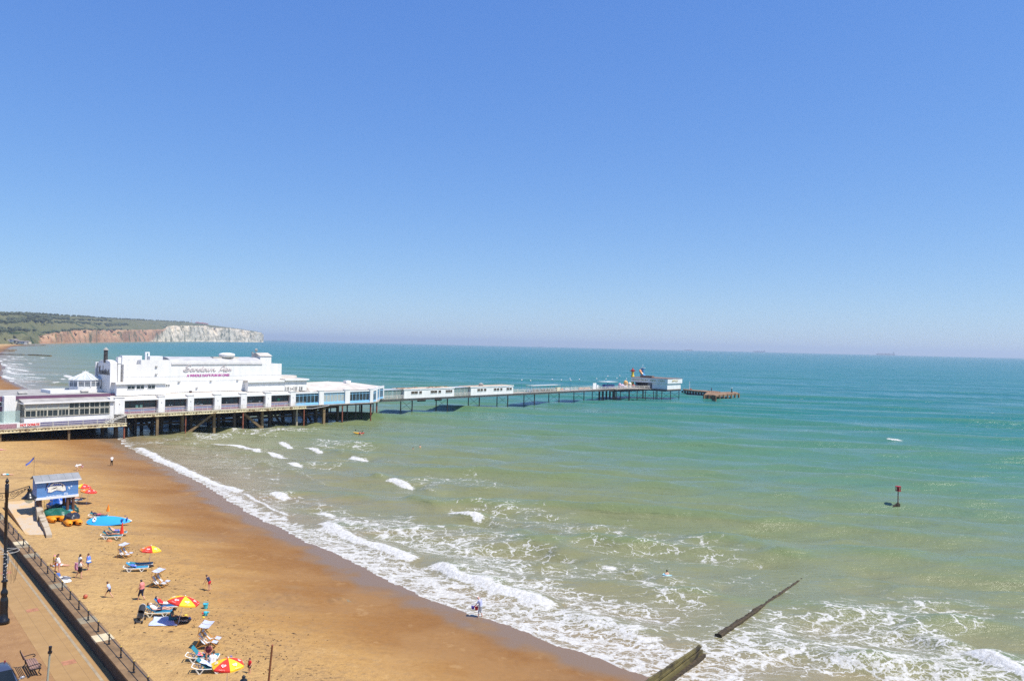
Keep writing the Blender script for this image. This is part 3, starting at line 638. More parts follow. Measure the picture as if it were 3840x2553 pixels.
def girder(s0, s1, t, z, h, mtl, bay=2.9):
    """edge beam with flat top strip, pierced web and bottom flange"""
    m = MB(); m.pbox(s0, s1, t, t + .16, z - .16, z - .02); m.pbox(s0, s1, t, t + .14, z - h, z - h + .12)
    n = max(1, round((s1 - s0) / bay)); b = (s1 - s0) / n
    for i in range(n):
        x = s0 + i * b
        m.pbox(x, x + .16, t + .02, t + .12, z - h + .12, z - .16)
        for k in range(4):                                   # triangular web teeth between round holes
            c = x + .16 + (b - .16) * (k + .5) / 4; w_ = (b - .16) / 4
            m.add([(c - w_ * .5, -(t + .07), z - h + .12), (c + w_ * .5, -(t + .07), z - h + .12), (c + w_ * .16, -(t + .07), z - h * .42), (c - w_ * .16, -(t + .07), z - h * .42)], [(0, 1, 2, 3)])
            m.add([(c - w_ * .5, -(t + .07), z - .16), (c + w_ * .5, -(t + .07), z - .16), (c + w_ * .3, -(t + .07), z - h * .38), (c - w_ * .3, -(t + .07), z - h * .38)], [(3, 2, 1, 0)])
        m.pbox(x + .16, x + b, t - .05, t + .0, z - h + .15, z - h * .5)
    return pier.part('girder', m, mtl)
girder(-75, .8, .0, LOW, .72, CREAM); girder(.8, 46, .0, UP, .72, CREAM)
GIRD = mat('neck_girder', (.10, .09, .08), .7, .5, 2)
girder(80, 205, -13.0, NK, .7, GIRD, 2.4); girder(80, 205, -19.1, NK, .7, GIRD, 2.4)
GR2 = mat('pale_worn_girder', (.30, .27, .22), .7, .5, 1.)
girder(203, 222, -14.2, HD - .35, .8, GR2, 2.2)
def cbeam(*b): m = MB(); m.pbox(*b); pier.part('crossbeam', m, IRON)
for s_ in range(-70, 46, 4): cbeam(s_, s_ + .3, -24, -.1, (LOW if s_ < 0 else UP) - .75, (LOW if s_ < 0 else UP) - .26)
for s_ in range(48, 78, 3): cbeam(s_, s_ + .25, -22, -2.2 if s_ < 70 else -8, UP - .7, UP - .28)
for s_ in range(204, 235, 3): cbeam(s_, s_ + .25, -21.5, -8 if s_ < 225 else -.6, HD - .9, HD - .31)
cbeam(46, 69, -2.0, -1.6, UP - .62, UP - .27); cbeam(226.1, 237.5, -.7, -.45, HD - .85, HD - .31)
def zg(s, t):
    x, y, _ = pw(s, t); return min(0, sand_z(x, y)) - .6 if True else 0
def pile(s, t, r, top, mtl, box=False, lean=0):
    m = MB(); x, y, _ = pw(s, t); b = sand_z(x, y) - .4
    if box: m.pbox(s - r, s + r, t - r, t + r, b, top)
    else: m.tube((s, -t, b), (s + lean, -t, top), r, r * .94, 8)
    pier.part('pile', m, mtl)
for t_, z_ in ((-6.5, 1.9), (-6.5, 3.6), (-11.5, 2.1), (-11.5, 3.7), (-17.5, 2.0), (-17.5, 3.4), (-23.5, 2.2), (-23.5, 3.6), (-28, 1.4)):
    m = MB(); m.pbox(1, 60, t_ - .2, t_ + .2, z_, z_ + (.5 if z_ < 3 else .9)); pier.part('waling', m, TIMB)  # long beams added below the deck to darken the gap between the legs
# front row as in the photo: squared timbers and slim rusty columns
for s_, t_, r_, mt_, bx in ((-10.6, -.5, .2, TIMB2, 1), (-23, -.5, .2, TIMB2, 1), (-36, -.5, .2, TIMB2, 1), (.4, -.3, .2, RUST, 0), (-.6, -2.2, .35, TIMB, 1), (7.6, -.5, .28, TIMB2, 1), (14.0, -.2, .17, RUST, 0), (14.3, -2.6, .3, TIMB2, 1), (21.8, -2., .28, TIMB2, 1),
                            (28.3, -.2, .2, RUST, 0), (27.2, -2.4, .28, TIMB, 1), (34.6, -2.2, .3, TIMB2, 1), (44.4, -1.9, .3, mat('bleached_timber', (.40, .34, .25), .8, .4, 1), 0), (45.4, -.1, .17, RUST, 0), (53, -2.4, .33, TIMB2, 1), (58.6, -1.8, .2, RUST, 0), (68.6, -2.2, .2, RUST, 0)):
    pile(s_, t_, r_, (LOW if s_ < .5 else UP) - .7, mt_, bx)
for s_ in (62.5, 65.5, 69.5, 72.5): pile(s_, -7.5 if s_ > 68 else -5, .17, UP - .7, IRON)
pile(74.6, -7.2, .2, UP - .6, RUST); pile(79.5, -13.4, .18, UP - .6, RUST)
for t_ in (-6, -11, -17, -23):
    for s_ in (-28, -14, -2, 5, 11, 18, 25, 32, 39, 46, 53, 60): pile(s_, t_, .3, (LOW if s_ < .5 else UP) - .7, TIMB, True)
for s_ in (66, 72, 77):
    for t_ in (-12, -18): pile(s_, t_, .16, UP - .6, IRON)
def brace(s0, t0, z0, s1, t1, z1, w_, mtl):
    m = MB(); m.bar((s0, -t0, z0), (s1, -t1, z1), w_, w_ * 1.2); pier.part('brace', m, mtl)
brace(14.8, -1.6, -.2, 21.6, -1.6, UP - .75, .42, TIMB2); brace(28.6, -1.5, UP - .8, 34.0, -1.5, .1, .45, TIMB2)
m = MB(); m.pbox(-75, 3, -24.4, -24, -1.5, LOW - .26); pier.part('added_dark_screen', m, TIMB)  # dark wall added behind the legs to keep the space under the deck black
for s_, t_ in ((2, -6), (8, -11), (30, -8), (36, -9), (38, -7), (42, -11), (47, -6), (50, -8), (54, -7), (57, -11), (24, -14)): brace(s_, t_, UP - .8, s_ + 3.4, t_ - .5, -.2, .4, TIMB)
BENTS = [94, 109.3, 124.4, 139, 153.8, 168.5, 184.5, 197]
for s_ in BENTS:
    pile(s_, -14.0, .2, NK - .6, IRON); pile(s_ - 1.2, -18.2, .18, NK - .6, IRON)
    m = MB(); a, b = (s_, 14., .7), (s_ - 1.2, 18.2, NK - .8); c, d = (s_, 14., NK - .8), (s_ - 1.2, 18.2, .7)
    m.tube(a, b, .045, .045, 4); m.tube(c, d, .045, .045, 4); pier.part('brace', m, IRON)
# head: rows of columns with cross bracing
hp = [(204 + i * 2.9, -13.6 + max(0, i - 2) * 2.3) for i in range(8)] + [(229.5, -.9), (236.6, -.9)]
for s_, t_ in hp: pile(s_, t_, .18, HD - .8, IRON)
for i in range(8):
    pile(206.5 + i * 3.6, -14 - (i % 2) * 4 + (i * 1.2), .16, HD - .8, IRON)
for i in range(5): pile(204 + i * 2.6, -20.5, .42, HD - .8, IRON)
for a, b in zip(hp, hp[1:]):
    m = MB(); m.tube((a[0], -a[1], .5), (b[0], -b[1], 3.4), .05, .05, 4); m.tube((a[0], -a[1], 3.4), (b[0], -b[1], .5), .05, .05, 4); m.tube((a[0], -a[1], .75), (b[0], -b[1], .75), .09, .09, 4); pier.part('brace', m, IRON)
def railing(pts, z, step, h, rails, mtl=RAILM, pr=.045, name='railing', rr=.028):
    """railing along (s,t) points: posts are sub-parts"""
    m = MB(); post = None; rl = []
    for (a, b) in zip(pts, pts[1:]):
        for hh in rails: m.tube((a[0], -a[1], z + hh), (b[0], -b[1], z + hh), rr, rr, 5)
    o = pier.part(name, m, mtl); pm = MB(); pm.pbox(-pr, pr, -pr, pr, 0, h); me = pm.mesh('post', mtl)
    for (a, b) in zip(pts, pts[1:]):
        L = math.hypot(b[0] - a[0], b[1] - a[1]); n = max(1, round(L / step))
        for i in range(n + 1):
            q = i / n; p_ = bpy.data.objects.new('post', me); COL.objects.link(p_); p_.parent = o
            p_.location = (a[0] + (b[0] - a[0]) * q - pier.off[0], -(a[1] + (b[1] - a[1]) * q) - pier.off[1], z - .7 + 0)
            if i == 0 and a is not pts[0]: p_.location.z += .0
    return o
pm_h = 1.8; PALE = mat('pale_rail_paint', (.66, .62, .55), .5, .15, 3)
railing([(-34, -.05), (.6, -.05)], LOW, 2.9, pm_h, (.36, .72, 1.08)); railing([(1.4, -.05), (45.6, -.05)], UP, 2.9, pm_h, (.36, .72, 1.08))
railing([(1.6, -1.4), (44, -1.4)], UP, 2.9, 1.7, (.5, .95), pr=.03); railing([(-30, -1.5), (-2, -1.5)], LOW, 2.9, 1.7, (.5, .95), pr=.03)
railing([(140.9, -13.1), (204, -13.1), (212, -13.5), (224.6, -8.6)], NK, 3., pm_h, (.3, .62, .95, 1.1), PALE, .07, rr=.045); railing([(140.9, -18.9), (203, -18.9)], NK, 3., pm_h, (.4, .75, 1.1), PALE, .06, rr=.04)
railing([(82, -13.1), (89.6, -13.1)], NK, 2.4, pm_h, (.3, .62, .95, 1.1), PALE, .06, rr=.04); railing([(111.5, -13.1), (119., -13.1)], NK, 2.4, pm_h, (.3, .62, .95, 1.1), PALE, .06, rr=.04)
# stairs from lower to upper walkway
m = MB()
for k in range(9): m.pbox(-3.4 + k * .46, -2.9 + k * .46, -1.3, -.15, LOW + .19 * k + .1, LOW + .19 * k + .19)
m.bar((-3.5, .18, LOW + .05), (.9, .18, UP - .05), .1, .25); m.bar((-3.5, 1.28, LOW + .05), (.9, 1.28, UP - .05), .1, .25)
for dz in (.5, .95): m.tube((-3.5, .15, LOW + dz), (.9, .15, UP + dz), .03, .03, 5); m.tube((-3.5, 1.3, LOW + dz), (.9, 1.3, UP + dz), .03, .03, 5)
pier.part('steps', m, RAILM)
m = MB(); m.path([(45.6, .1, UP - .65), (48, .3, UP - .8), (51, .7, UP - .55), (54, 1.3, UP - .3)], .05, 5); pier.part('pipe', m, WHITE2)

# ---------------------------------------------------------------- arcade building (ground floor behind the upper walkway)
A = PThing('arcade_building', 'low white arcade front with broad pilasters and dark maroon windows behind the upper walkway', 'building', 22, -2, UP)
m = MB(); m.pbox(-1.0, 44.2, -26, -3.2, UP, 8.9); A.part('wall', m, WHITE)
pil = [(-1.1, 1.0), (8.4, 9.9), (15.2, 16.7), (21.8, 23.5), (28.6, 30.2), (35.3, 36.9), (42.5, 44.0)]
for a, b in pil:
    m = MB(); m.pbox(a, b, -3.1, -1.9, UP, 8.86); m.pbox(a - .12, b + .12, -3.3, -1.8, 8.86, 8.98); A.part('pilaster', m, WHITE)
    l_ = MB(); l_.ball(((a + b) / 2, 1.82, 7.55), .11, .11, .11, 8, 6); A.part('wall_lamp', l_, WHITE2)
m = MB(); m.extr_x([(2.0, 8.52), (6.0, 9.25), (6.0, 9.12), (2.0, 8.36)], -1, 46.0); A.part('canopy', m, FELT2)
for (a, b), (c, d) in zip(pil, pil[1:]):
    m = MB(); m.pbox(b, c, -2.25, -1.95, 8.1, 8.5); A.part('fascia', m, WHITE2)
    m = MB(); m.pbox(b, c, -3.19, -2.75, UP, UP + .42); m.pbox(b, c, -3.19, -2.76, UP + .88, UP + 1.02); A.part('panel', m, mat('plum_panel', (.24, .09, .16), .5, .15, 2))
    m = MB(); m.pbox(b, c, -3.19, -2.77, UP + .42, UP + .88); A.part('panel', m, mat('slate_blue_panel', (.17, .21, .36), .5, .15, 2))
    m = MB(); m.pbox(b, c, -3.19, -2.74, UP + 1.02, UP + 1.16); A.part('sill', m, mat('grey_sill', (.48, .45, .4), .6, .1, 3))
    window(A, b, c, UP + 1.16, 8.1, -2.9, 5 if c - b > 6 else 4, MAROON, GLASS, (7.55,))
for s_ in (4.0, 4.9): m = MB(); m.pbox(s_ - .3, s_ + .3, -2.78, -2.74, 6.5, 7.0); A.part('poster', m, mat('green_white_poster', (.30, .55, .42), .6, .3, 6))
m = MB(); m.pbox(39.2, 39.8, -2.78, -2.74, 6.6, 7.2); A.part('poster', m, mat('green_poster', (.03, .30, .14), .6, .2, 6))
cr_ = random.Random(4)
for i in range(40):
    s_ = cr_.choice([(11, 15), (24, 28.4), (30.6, 35), (17, 21)]); x = cr_.uniform(*s_)
    if i < 16: m = MB(); m.ball((x, 2.84, cr_.uniform(6.5, 6.8)), .09, .03, .13, 6, 5); A.part('table_lamp', m, WHITE2)
m = MB(); m.pbox(-1, 1.8, -26, -6, 8.9, 9.0); m.pbox(44, 46, -24, -6, 8.9, 9.05); A.part('roof', m, FELT)

# ---------------------------------------------------------------- glazed cafe with the purple band
Q = PThing('cafe_building', 'glass fronted cafe with lean-to roof and purple band above, left of the white hall', 'building', -10, -2, LOW)
m = MB(); m.pbox(-18.4, -2.0, -5.2, -2.15, LOW, 5.35); Q.part('wall', m, WHITE)
m = MB(); m.pbox(-18.5, -1.9, -2.14, -1.98, LOW + .05, LOW + .85); Q.part('panel', m, mat('violet_plinth', (.13, .12, .24), .5, .15, 2))
m = MB(); m.pbox(-75, -1.1, -26, -5.3, LOW, 9.0); Q.part('rear_wall', m, WHITE)
m = MB(); m.pbox(-75, -1.0, -5.29, -5.1, 8.95, 9.62); m.pbox(-1.1, 1.2, -6., -5.1, 8.98, 9.6); Q.part('purple_band', m, PURPLE)
m = MB(); m.pbox(-75, .2, -26, -5.3, 9.5, 9.62); Q.part('roof', m, FELT)
m = MB(); m.extr_x([(1.75, 8.42), (5.1, 8.98), (5.1, 8.86), (1.75, 8.28)], -18.7, -1.1); Q.part('lean_to_roof', m, FELT)
m = MB(); m.pbox(-18.75, -1.1, -1.74, -1.6, 8.15, 8.46); m.pbox(-18.75, -18.6, -5.1, -1.6, 8.1, 8.36); Q.part('gutter', m, WHITE2)
for k in range(4):
    a = -18.3 + k * 4.05; b = a + 4.05
    window(Q, a, a + 2.0, 5.45, 6.85, -2.05, 2, CREAMF, GLASS); window(Q, a + 2.05, b - .02, 5.45, 6.85, -2.05, 3 if k < 2 else 2, CREAMF, GLASS)
    g_ = BLIND if k < 2 else GLASS
    window(Q, a, a + 2.0, 6.95, 8.12, -2.05, 2, CREAMF, g_); window(Q, a + 2.05, b - .02, 6.95, 8.12, -2.05, 2, CREAMF, g_)
side_window(Q, -5., -2.2, 5.5, 8.1, -18.35, 2, CREAMF, GLASS)
m = MB(); m.pbox(-2.0, -1.1, -5.2, -2.1, LOW, 8.9); Q.part('wall', m, WHITE)
for a, b in ((-21.6, -19.6), (-27.4, -25.2), (-34, -32)):
    m = MB(); m.pbox(a, b, -5.3, -3.6, LOW, 9.75); Q.part('pilaster', m, WHITE)
for a, b in ((-25.2, -21.6), (-32, -27.4)):
    m = MB(); m.pbox(a, b, -5.28, -4.9, 6.6, 7.7); m.pbox(a, b, -5.28, -4.9, 8.6, 9.2); Q.part('purple_band', m, PURPLE)
    window(Q, a, b, 7.7, 8.6, -4.95, 1, WHITE2, GLASS); window(Q, a, b, 4.6, 6.4, -4.95, 2, CREAMF, mat('greenish_glass', (.09, .19, .22), .1, .3, 1))
m = MB(); m.pbox(-32, -19.2, -4.9, -2.0, LOW, 4.5); Q.part('wall', m, WHITE)
GL = NT('clear_glass'); tr_ = GL.new('ShaderNodeBsdfTransparent'); tr_.inputs[0].default_value = (.86, .93, .91, 1); gx = GL.new('ShaderNodeMixShader'); gx.inputs[0].default_value = .3; GL.link(tr_.outputs[0], gx.inputs[1]); GL.link(GL.principled(Base_Color=(.45, .56, .54), Roughness=.08), gx.inputs[2]); CLEAR = GL.out(gx.outputs[0])
m = MB(); m.pbox(-25, -19.2, -2.1, -2.06, 4.55, 6.9); Q.part('glass_screen', m, CLEAR)
# vents and skylights on the flat roof
for s_, t_, w_, l_ in ((-17.5, -9, 1.5, 1.2), (-5.5, -8.5, 1.3, 1.0), (-23, -15, 2.4, 1.3), (-22.5, -8.5, 1.3, 1.0)):
    m = MB(); m.pbox(s_, s_ + w_, t_ - l_, t_, 9.62, 9.95); m.extr_x([(-t_ - .15, 9.95), (-t_ + l_ / 2, 10.25), (-t_ + l_ + .15, 9.95)], s_ - .12, s_ + w_ + .12); Q.part('roof_vent', m, mat('vent_grey', (.42, .4, .36), .6, .2, 2))
m = MB()
for (a, b, c, d) in ((-11, 0.2, -10.4, -10.1), (-11, .2, -16.4, -16.1), (-11.3, -11, -16.4, -10.1)): m.pbox(a, b, c, d, 9.62, 10.3)
Q.part('roof_parapet', m, WHITE); m = MB(); m.pbox(-32, -29, -20, -14, 9.62, 10.8); Q.part('roof_box', m, WHITE)
# hoarding and banner on the lower rail
S = PThing('banner', 'white banner with red hot donuts lettering on the lower walkway rail', 'banner', -15.8, 0.02, LOW)
b0, bz = pf(72, 1592, .12); b1, bz2 = pf(151, 1584, .12); m = MB(); m.pbox(b0, b1, .06, .09, LOW + .38, LOW + 1.12); S.part('cloth', m, cloth('white', (.8, .78, .75)))
m = MB(); face_text(m, 'HOT DONUTS', b0 + .2, b1 - .15, LOW + .5, .68, .1, .03); S.part('lettering', m, mat('red_lettering', (.70, .03, .03), .6, .1, 4))
for a, b, cl_ in ((b0 - 3.6, b0 - .4, (.36, .20, .24)), (b0 - 5.0, b0 - 3.8, (.62, .55, .62)), (b0 - 7.2, b0 - 5.2, (.75, .75, .78))):
    S2 = PThing('notice_board', {.36: 'dull purple and red notice panel left of the donuts banner', .62: 'small pale notice panel between two others on the rail', .75: 'white notice panel at the left edge of the rail'}[cl_[0]], 'notice', (a + b) / 2, .02, LOW, 'panels on the lower rail')
    m = MB(); m.pbox(a, b, .06, .1, LOW + .15, LOW + 1.05); S2.part('panel', m, mat('notice_%d' % int(cl_[0] * 100), cl_, .7, .45, 3.5))

# ---------------------------------------------------------------- the big white hall
H = PThing('pier_hall', 'large white windowless hall with grey script sign, the biggest building on the pier', 'building', 20, -6, 8.9)
m = MB(); prof = [(2.2, 9.0), (42.1, 9.0), (42.1, 16.05), (35.35, 16.05), (35.35, 16.4), (15.5, 16.7), (15.5, 17.0), (6.0, 17.0), (6.0, 16.0), (2.2, 16.0)]
m.extr_y(prof, 6.0, 6.4); H.part('wall', m, WHITE)
m = MB(); m.extr_y([(41.7, 9.), (42.098, 9.), (42.098, 16.0), (41.7, 16.0)], 6.4, 23); m.extr_y([(2.2, 9), (2.5, 9), (2.5, 15.95), (2.2, 15.95)], 6.4, 9); m.extr_y([(5.98, 15.9), (6.3, 15.9), (6.3, 16.98), (5.98, 16.98)], 6.4, 16); m.pbox(2.2, 41.7, -23, -22.6, 9, 16); H.part('side_wall', m, WHITE)
m = MB(); m.pbox(2.5, 41.7, -22.6, -6.4, 15.0, 15.9); H.part('roof', m, FELT)
m = MB(); arc = [(11 + 5.2 * math.cos(a) * 1.0, 15.9 + 1.75 * math.sin(a)) for a in np.linspace(0, math.pi, 14)]; m.extr_x(arc, 13.0, 36.5); H.part('vaulted_roof', m, mat('grey_vault', (.46, .45, .44), .6, .15, .6), smooth=False)
m = MB(); m.pbox(24.3, 31, -9.6, -8.0, 16.6, 17.7); H.part('roof_box', m, FELT2)
m = MB(); m.lathe([(1.6, 17.6), (1.9, 17.95), (2.0, 18.25), (1.8, 18.5), (1.0, 18.7), (.1, 18.75)], (28.2, 8.8, 0), 16); H.part('roof_ventilator', m, WHITE, smooth=True)
m = MB(); m.pbox(9, 12, -11, -8.5, 15.9, 17.8); H.part('roof_box', m, WHITE); m = MB(); m.pbox(8.4, 8.75, -10, -9.6, 16, 18.5); m.pbox(8.4, 9.4, -10., -9.6, 18.5, 18.75); m.pbox(9.1, 9.4, -10, -9.6, 17.5, 18.5); H.part('flue', m, WHITE2)
m = MB(); m.pbox(36.8, 40, -12, -7.6, 15.9, 18.0); H.part('roof_hut', m, WHITE); m = MB(); m.extr_x([(7.4, 18.0), (9.8, 18.8), (12.2, 18.0)], 36.6, 40.2); H.part('roof_hut_cover', m, FELT2)
m = MB(); m.tube((36.4, 9, 17.5), (36.4, 9, 19.4), .05); m.ball((36.4, 9, 19.5), .45, .2, .45, 10, 6); m.tube((35.4, 9, 17.5), (35.4, 9, 19.2), .08); m.pbox(35.1, 35.7, -9.2, -8.8, 18.5, 18.9); H.part('aerial', m, mat('aerial_grey', (.3, .3, .3), .5, .3, 5))
# left tower with faded gable sign
m = MB(); m.pbox(-.6, .9, -13.2, -6.2, 9.0, 16.3); gb = [(6.2, 16.3), (13.2, 16.3)] ; H.part('tower', m, WHITE)
m = MB(); arc = [(9.7 + 3.5 * math.cos(a), 16.3 + .6 * math.sin(a)) for a in np.linspace(0, math.pi, 9)]; m.extr_x(arc, -.55, .85); H.part('tower_top', m, WHITE)
m = MB(); gr_ = random.Random(8)
for k in range(26):
    y_ = gr_.uniform(6.7, 12.6); h_ = gr_.uniform(.3, 1.5) if gr_.random() < .3 else gr_.uniform(.2, .5); m.box(-.66, -.61, y_, y_ + gr_.uniform(.15, .6), 13.7 + gr_.uniform(0, .3), 14.1 + h_)
m.box(-.64, -.606, 6.4, 13, 13.6, 14.1); H.part('gable_sign', m, mat('weathered_grey_sign', (.20, .19, .18), .8, .4, 2))
m = MB(); m.pbox(1.0, 1.6, -7.2, -6.1, 9, 16.2); m.pbox(.95, 1.65, -7.3, -6.0, 16.2, 17.6); H.part('downpipe_casing', m, WHITE)
m = MB(); m.tube((-.4, 9.5, 16.3), (-.4, 9.5, 19.1), .45, .42, 12); H.part('chimney', m, mat('sooty_steel', (.06, .055, .05), .5, .4, 1.5)); m = MB(); m.lathe([(.6, 19.1), (.55, 19.25), (.05, 19.75)], (-.4, 9.5, 0), 12); H.part('chimney_cap', m, FELT)
m = MB(); m.pbox(2.6, 7, -10, -8, 15.95, 17.9); H.part('roof_box', m, WHITE)
# lower block on the left with three windows, right block with cooling units
m = MB(); m.pbox(.1, 10.9, -12.3, -4.2, 9.1, 11.75); m.pbox(10.9, 12.6, -6, -5.4, 9.2, 11.6); H.part('annex_wall', m, WHITE)
m = MB(); m.pbox(-.3, 11.3, -12.6, -3.9, 11.75, 12.05); H.part('annex_roof', m, FELT2); m = MB(); m.pbox(-.3, 11.3, -3.9, -3.75, 11.6, 12.02); H.part('annex_fascia', m, WHITE2)
for a, b in ((2.3, 4.05), (4.3, 6.1), (6.8, 8.55)): window(H, a, b, 10.45, 11.42, -4.15, 2, WHITE2, GLASS, (11.2,), .07)
for a in (11.5, 12.0): window(H, a, a + .42, 10.8, 11.35, -5.35, 1, WHITE2, GLASS, (), .06)
m = MB(); m.pbox(31.6, 41.9, -6.0, -4.1, 9.1, 11.55); m.pbox(41.9, 48.5, -14, -4.0, 8.95, 11.8); H.part('annex_wall', m, WHITE)
m = MB(); m.pbox(31.3, 42.3, -6.0, -3.75, 11.55, 11.85); m.pbox(41.7, 48.9, -14.3, -3.6, 11.852, 12.1); H.part('annex_roof', m, FELT2); m = MB(); m.pbox(31.3, 41.68, -3.748, -3.6, 11.4, 11.84); m.pbox(41.7, 48.9, -3.598, -3.4, 11.7, 12.08); H.part('annex_fascia', m, WHITE2)
m = MB(); m.lathe([(5.5, 12.1), (5.4, 12.5), (.2, 12.7)], (46, 15, 0), 24); H.part('round_roof', m, FELT2)
for a, b, tall in ((42.1, 43.2, 1), (43.4, 44.3, 0), (44.5, 45.5, 1), (46.3, 47.1, 1)):
    m = MB(); m.pbox(a, b, -3.95, -3.5, 9.05, 10.1 if tall else 9.9); u_ = H.part('air_conditioner', m, mat('pale_steel_unit', (.62, .6, .56), .5, .15, 3)); m = MB()
    for zc in ((9.35, 9.8) if tall else (9.5,)): m.tube(((a + b) / 2, 3.49, zc), ((a + b) / 2, 3.46, zc), .2, .2, 12)
    H.part('fan_grille', m, mat('fan_dark', (.12, .12, .12), .6, .2, 5), u_)
m = MB(); m.pbox(2.2, 31.5, -5.98, -5.9, 9.05, 9.32); m.pbox(17.4, 17.9, -5.95, -5.5, 9.3, 9.6); H.part('dark_skirting', m, mat('dark_skirting', (.06, .03, .03), .8, .3, 2))
m = MB(); m.pbox(2.3, 42.05, -5.99, -5.965, 13.1, 13.14); m.pbox(2.3, 42.05, -5.99, -5.966, 11.96, 12.0); H.part('joint', m, mat('joint_grey', (.6, .59, .57), .8, .1, 3))
for s_, z_ in ((9.2, 15.4), (9.2, 13.6), (14.6, 11.7), (22.5, 11.8), (29.5, 11.9), (19, 10.2)):
    m = MB(); m.pbox(s_, s_ + .5, -5.98, -5.7, z_, z_ + .22); H.part('floodlight', m, mat('lamp_grey', (.45, .43, .4), .5, .2, 4))
SIGN = [[(470, 270), (466, 240), (430, 230), (350, 260), (296, 320), (312, 350), (390, 382), (415, 430), (370, 490), (280, 510), (212, 490), (205, 455), (260, 425), (330, 432), (400, 470)],
 [(570, 385), (500, 390), (450, 450), (452, 488), (500, 490), (560, 440), (592, 375), (562, 450), (572, 490), (615, 465)], [(660, 375), (628, 488)], [(632, 460), (690, 390), (722, 382), (708, 440), (720, 490), (762, 455)],
 [(855, 400), (800, 400), (752, 460), (770, 490), (830, 460), (880, 380), (955, 270), (900, 400), (862, 480), (900, 490), (935, 450)], [(1000, 378), (950, 420), (932, 480), (970, 490), (1030, 440), (1040, 392), (1000, 376), (1070, 400)],
 [(1092, 380), (1060, 450), (1080, 490), (1130, 440), (1162, 380), (1140, 450), (1160, 490), (1220, 430), (1247, 380)], [(1305, 378), (1262, 490)], [(1270, 470), (1340, 390), (1372, 390), (1350, 450), (1372, 490), (1440, 440)],
 [(1565, 510), (1620, 400), (1700, 270), (1750, 240), (1777, 270), (1760, 350), (1700, 430), (1640, 440), (1612, 400)], [(1802, 380), (1746, 460), (1762, 485), (1815, 440)], [(1846, 335), (1856, 322)],
 [(1822, 440), (1900, 410), (1920, 375), (1880, 375), (1822, 430), (1822, 480), (1872, 490), (1945, 430)], [(1952, 480), (2002, 365), (1982, 410), (2042, 388), (2010, 450), (2012, 478), (2065, 430)]]
m = MB()
for line in SIGN:
    P3 = [(15.9 + (x - 200) * 12.2 / 1870, 5.93, 15.78 - (y - 230 + (x - 200) * .014) * .0054) for x, y in line]
    # smooth the stroke
    sm = []
    for i in range(len(P3) - 1):
        p_, a, b, n_ = P3[max(i - 1, 0)], P3[i], P3[i + 1], P3[min(i + 2, len(P3) - 1)]
        for q in (0, .25, .5, .75): sm.append(tuple(.5 * ((2 * a[k]) + (b[k] - p_[k]) * q + (2 * p_[k] - 5 * a[k] + 4 * b[k] - n_[k]) * q * q + (-p_[k] + 3 * a[k] - 3 * b[k] + n_[k]) * q ** 3) for k in range(3)))
    m.path(sm + [P3[-1]], .105, 6)
H.part('script_sign', m, mat('grey_sign_letters', (.58, .52, .51), .5, .15, 3))
m = MB(); face_text(m, "A WHOLE DAY'S FUN IN ONE!", 16.75, 27.5, 12.98, .84, -5.98, .05); H.part('slogan', m, mat('magenta_letters', (.50, .10, .36), .5, .1, 3))

# conservatory on the roof
V = PThing('rooftop_conservatory', 'white octagonal glass conservatory with ribbed roof on the flat cafe roof', 'conservatory', -3.2, -13.4, 9.62)
cx, cy, R_ = -3.2, 13.4, 3.3
m = MB(); m.lathe([(R_, 9.62), (R_, 10.9)], (cx, cy, 0), 8); V.part('base', m, WHITE)
m = MB(); m.lathe([(R_ - .06, 10.9), (R_ - .06, 12.2)], (cx, cy, 0), 8); V.part('glazing', m, mat('conservatory_glass', (.22, .25, .28), .1, .3, 1))
m = MB()
for k in range(8):
    a0, a1 = math.pi / 4 * k, math.pi / 4 * (k + 1); p = lambda a, r, z: (cx + r * math.cos(a), cy + r * math.sin(a), z)
    m.tube(p(a0, R_, 10.9), p(a0, R_, 12.25), .13, .13, 6); A_, B_ = Vector(p(a0, R_, 0)), Vector(p(a1, R_, 0)); mid = (A_ + B_) / 2
    m.tube((mid.x, mid.y, 10.9), (mid.x, mid.y, 12.25), .07, .07, 5); m.bar(p(a0, R_, 12.25), p(a1, R_, 12.25), .2, .25); m.bar(p(a0, R_, 11.85), p(a1, R_, 11.85), .1, .08)
V.part('frame', m, WHITE2)
m = MB(); m.lathe([(R_ + .25, 12.35), (.35, 13.85)], (cx, cy, 0), 8); rf = V.part('roof', m, mat('roof_glass', (.50, .53, .52), .15, .15, 1))
m = MB()
for k in range(16):
    a = math.pi / 8 * k; r_ = (R_ + .28) if k % 2 == 0 else (R_ + .28) * .924; m.tube((cx + r_ * math.cos(a), cy + r_ * math.sin(a), 12.4), (cx + .35 * math.cos(a), cy + .35 * math.sin(a), 13.9), .07, .07, 5)
m.lathe([(.4, 13.85), (.35, 14.05)], (cx, cy, 0), 8); m.tube((cx - .7, cy, 14.1), (cx + .7, cy, 14.1), .07); m.tube((cx, cy, 14), (cx, cy, 14.5), .04); V.part('roof_rib', m, WHITE2, rf)

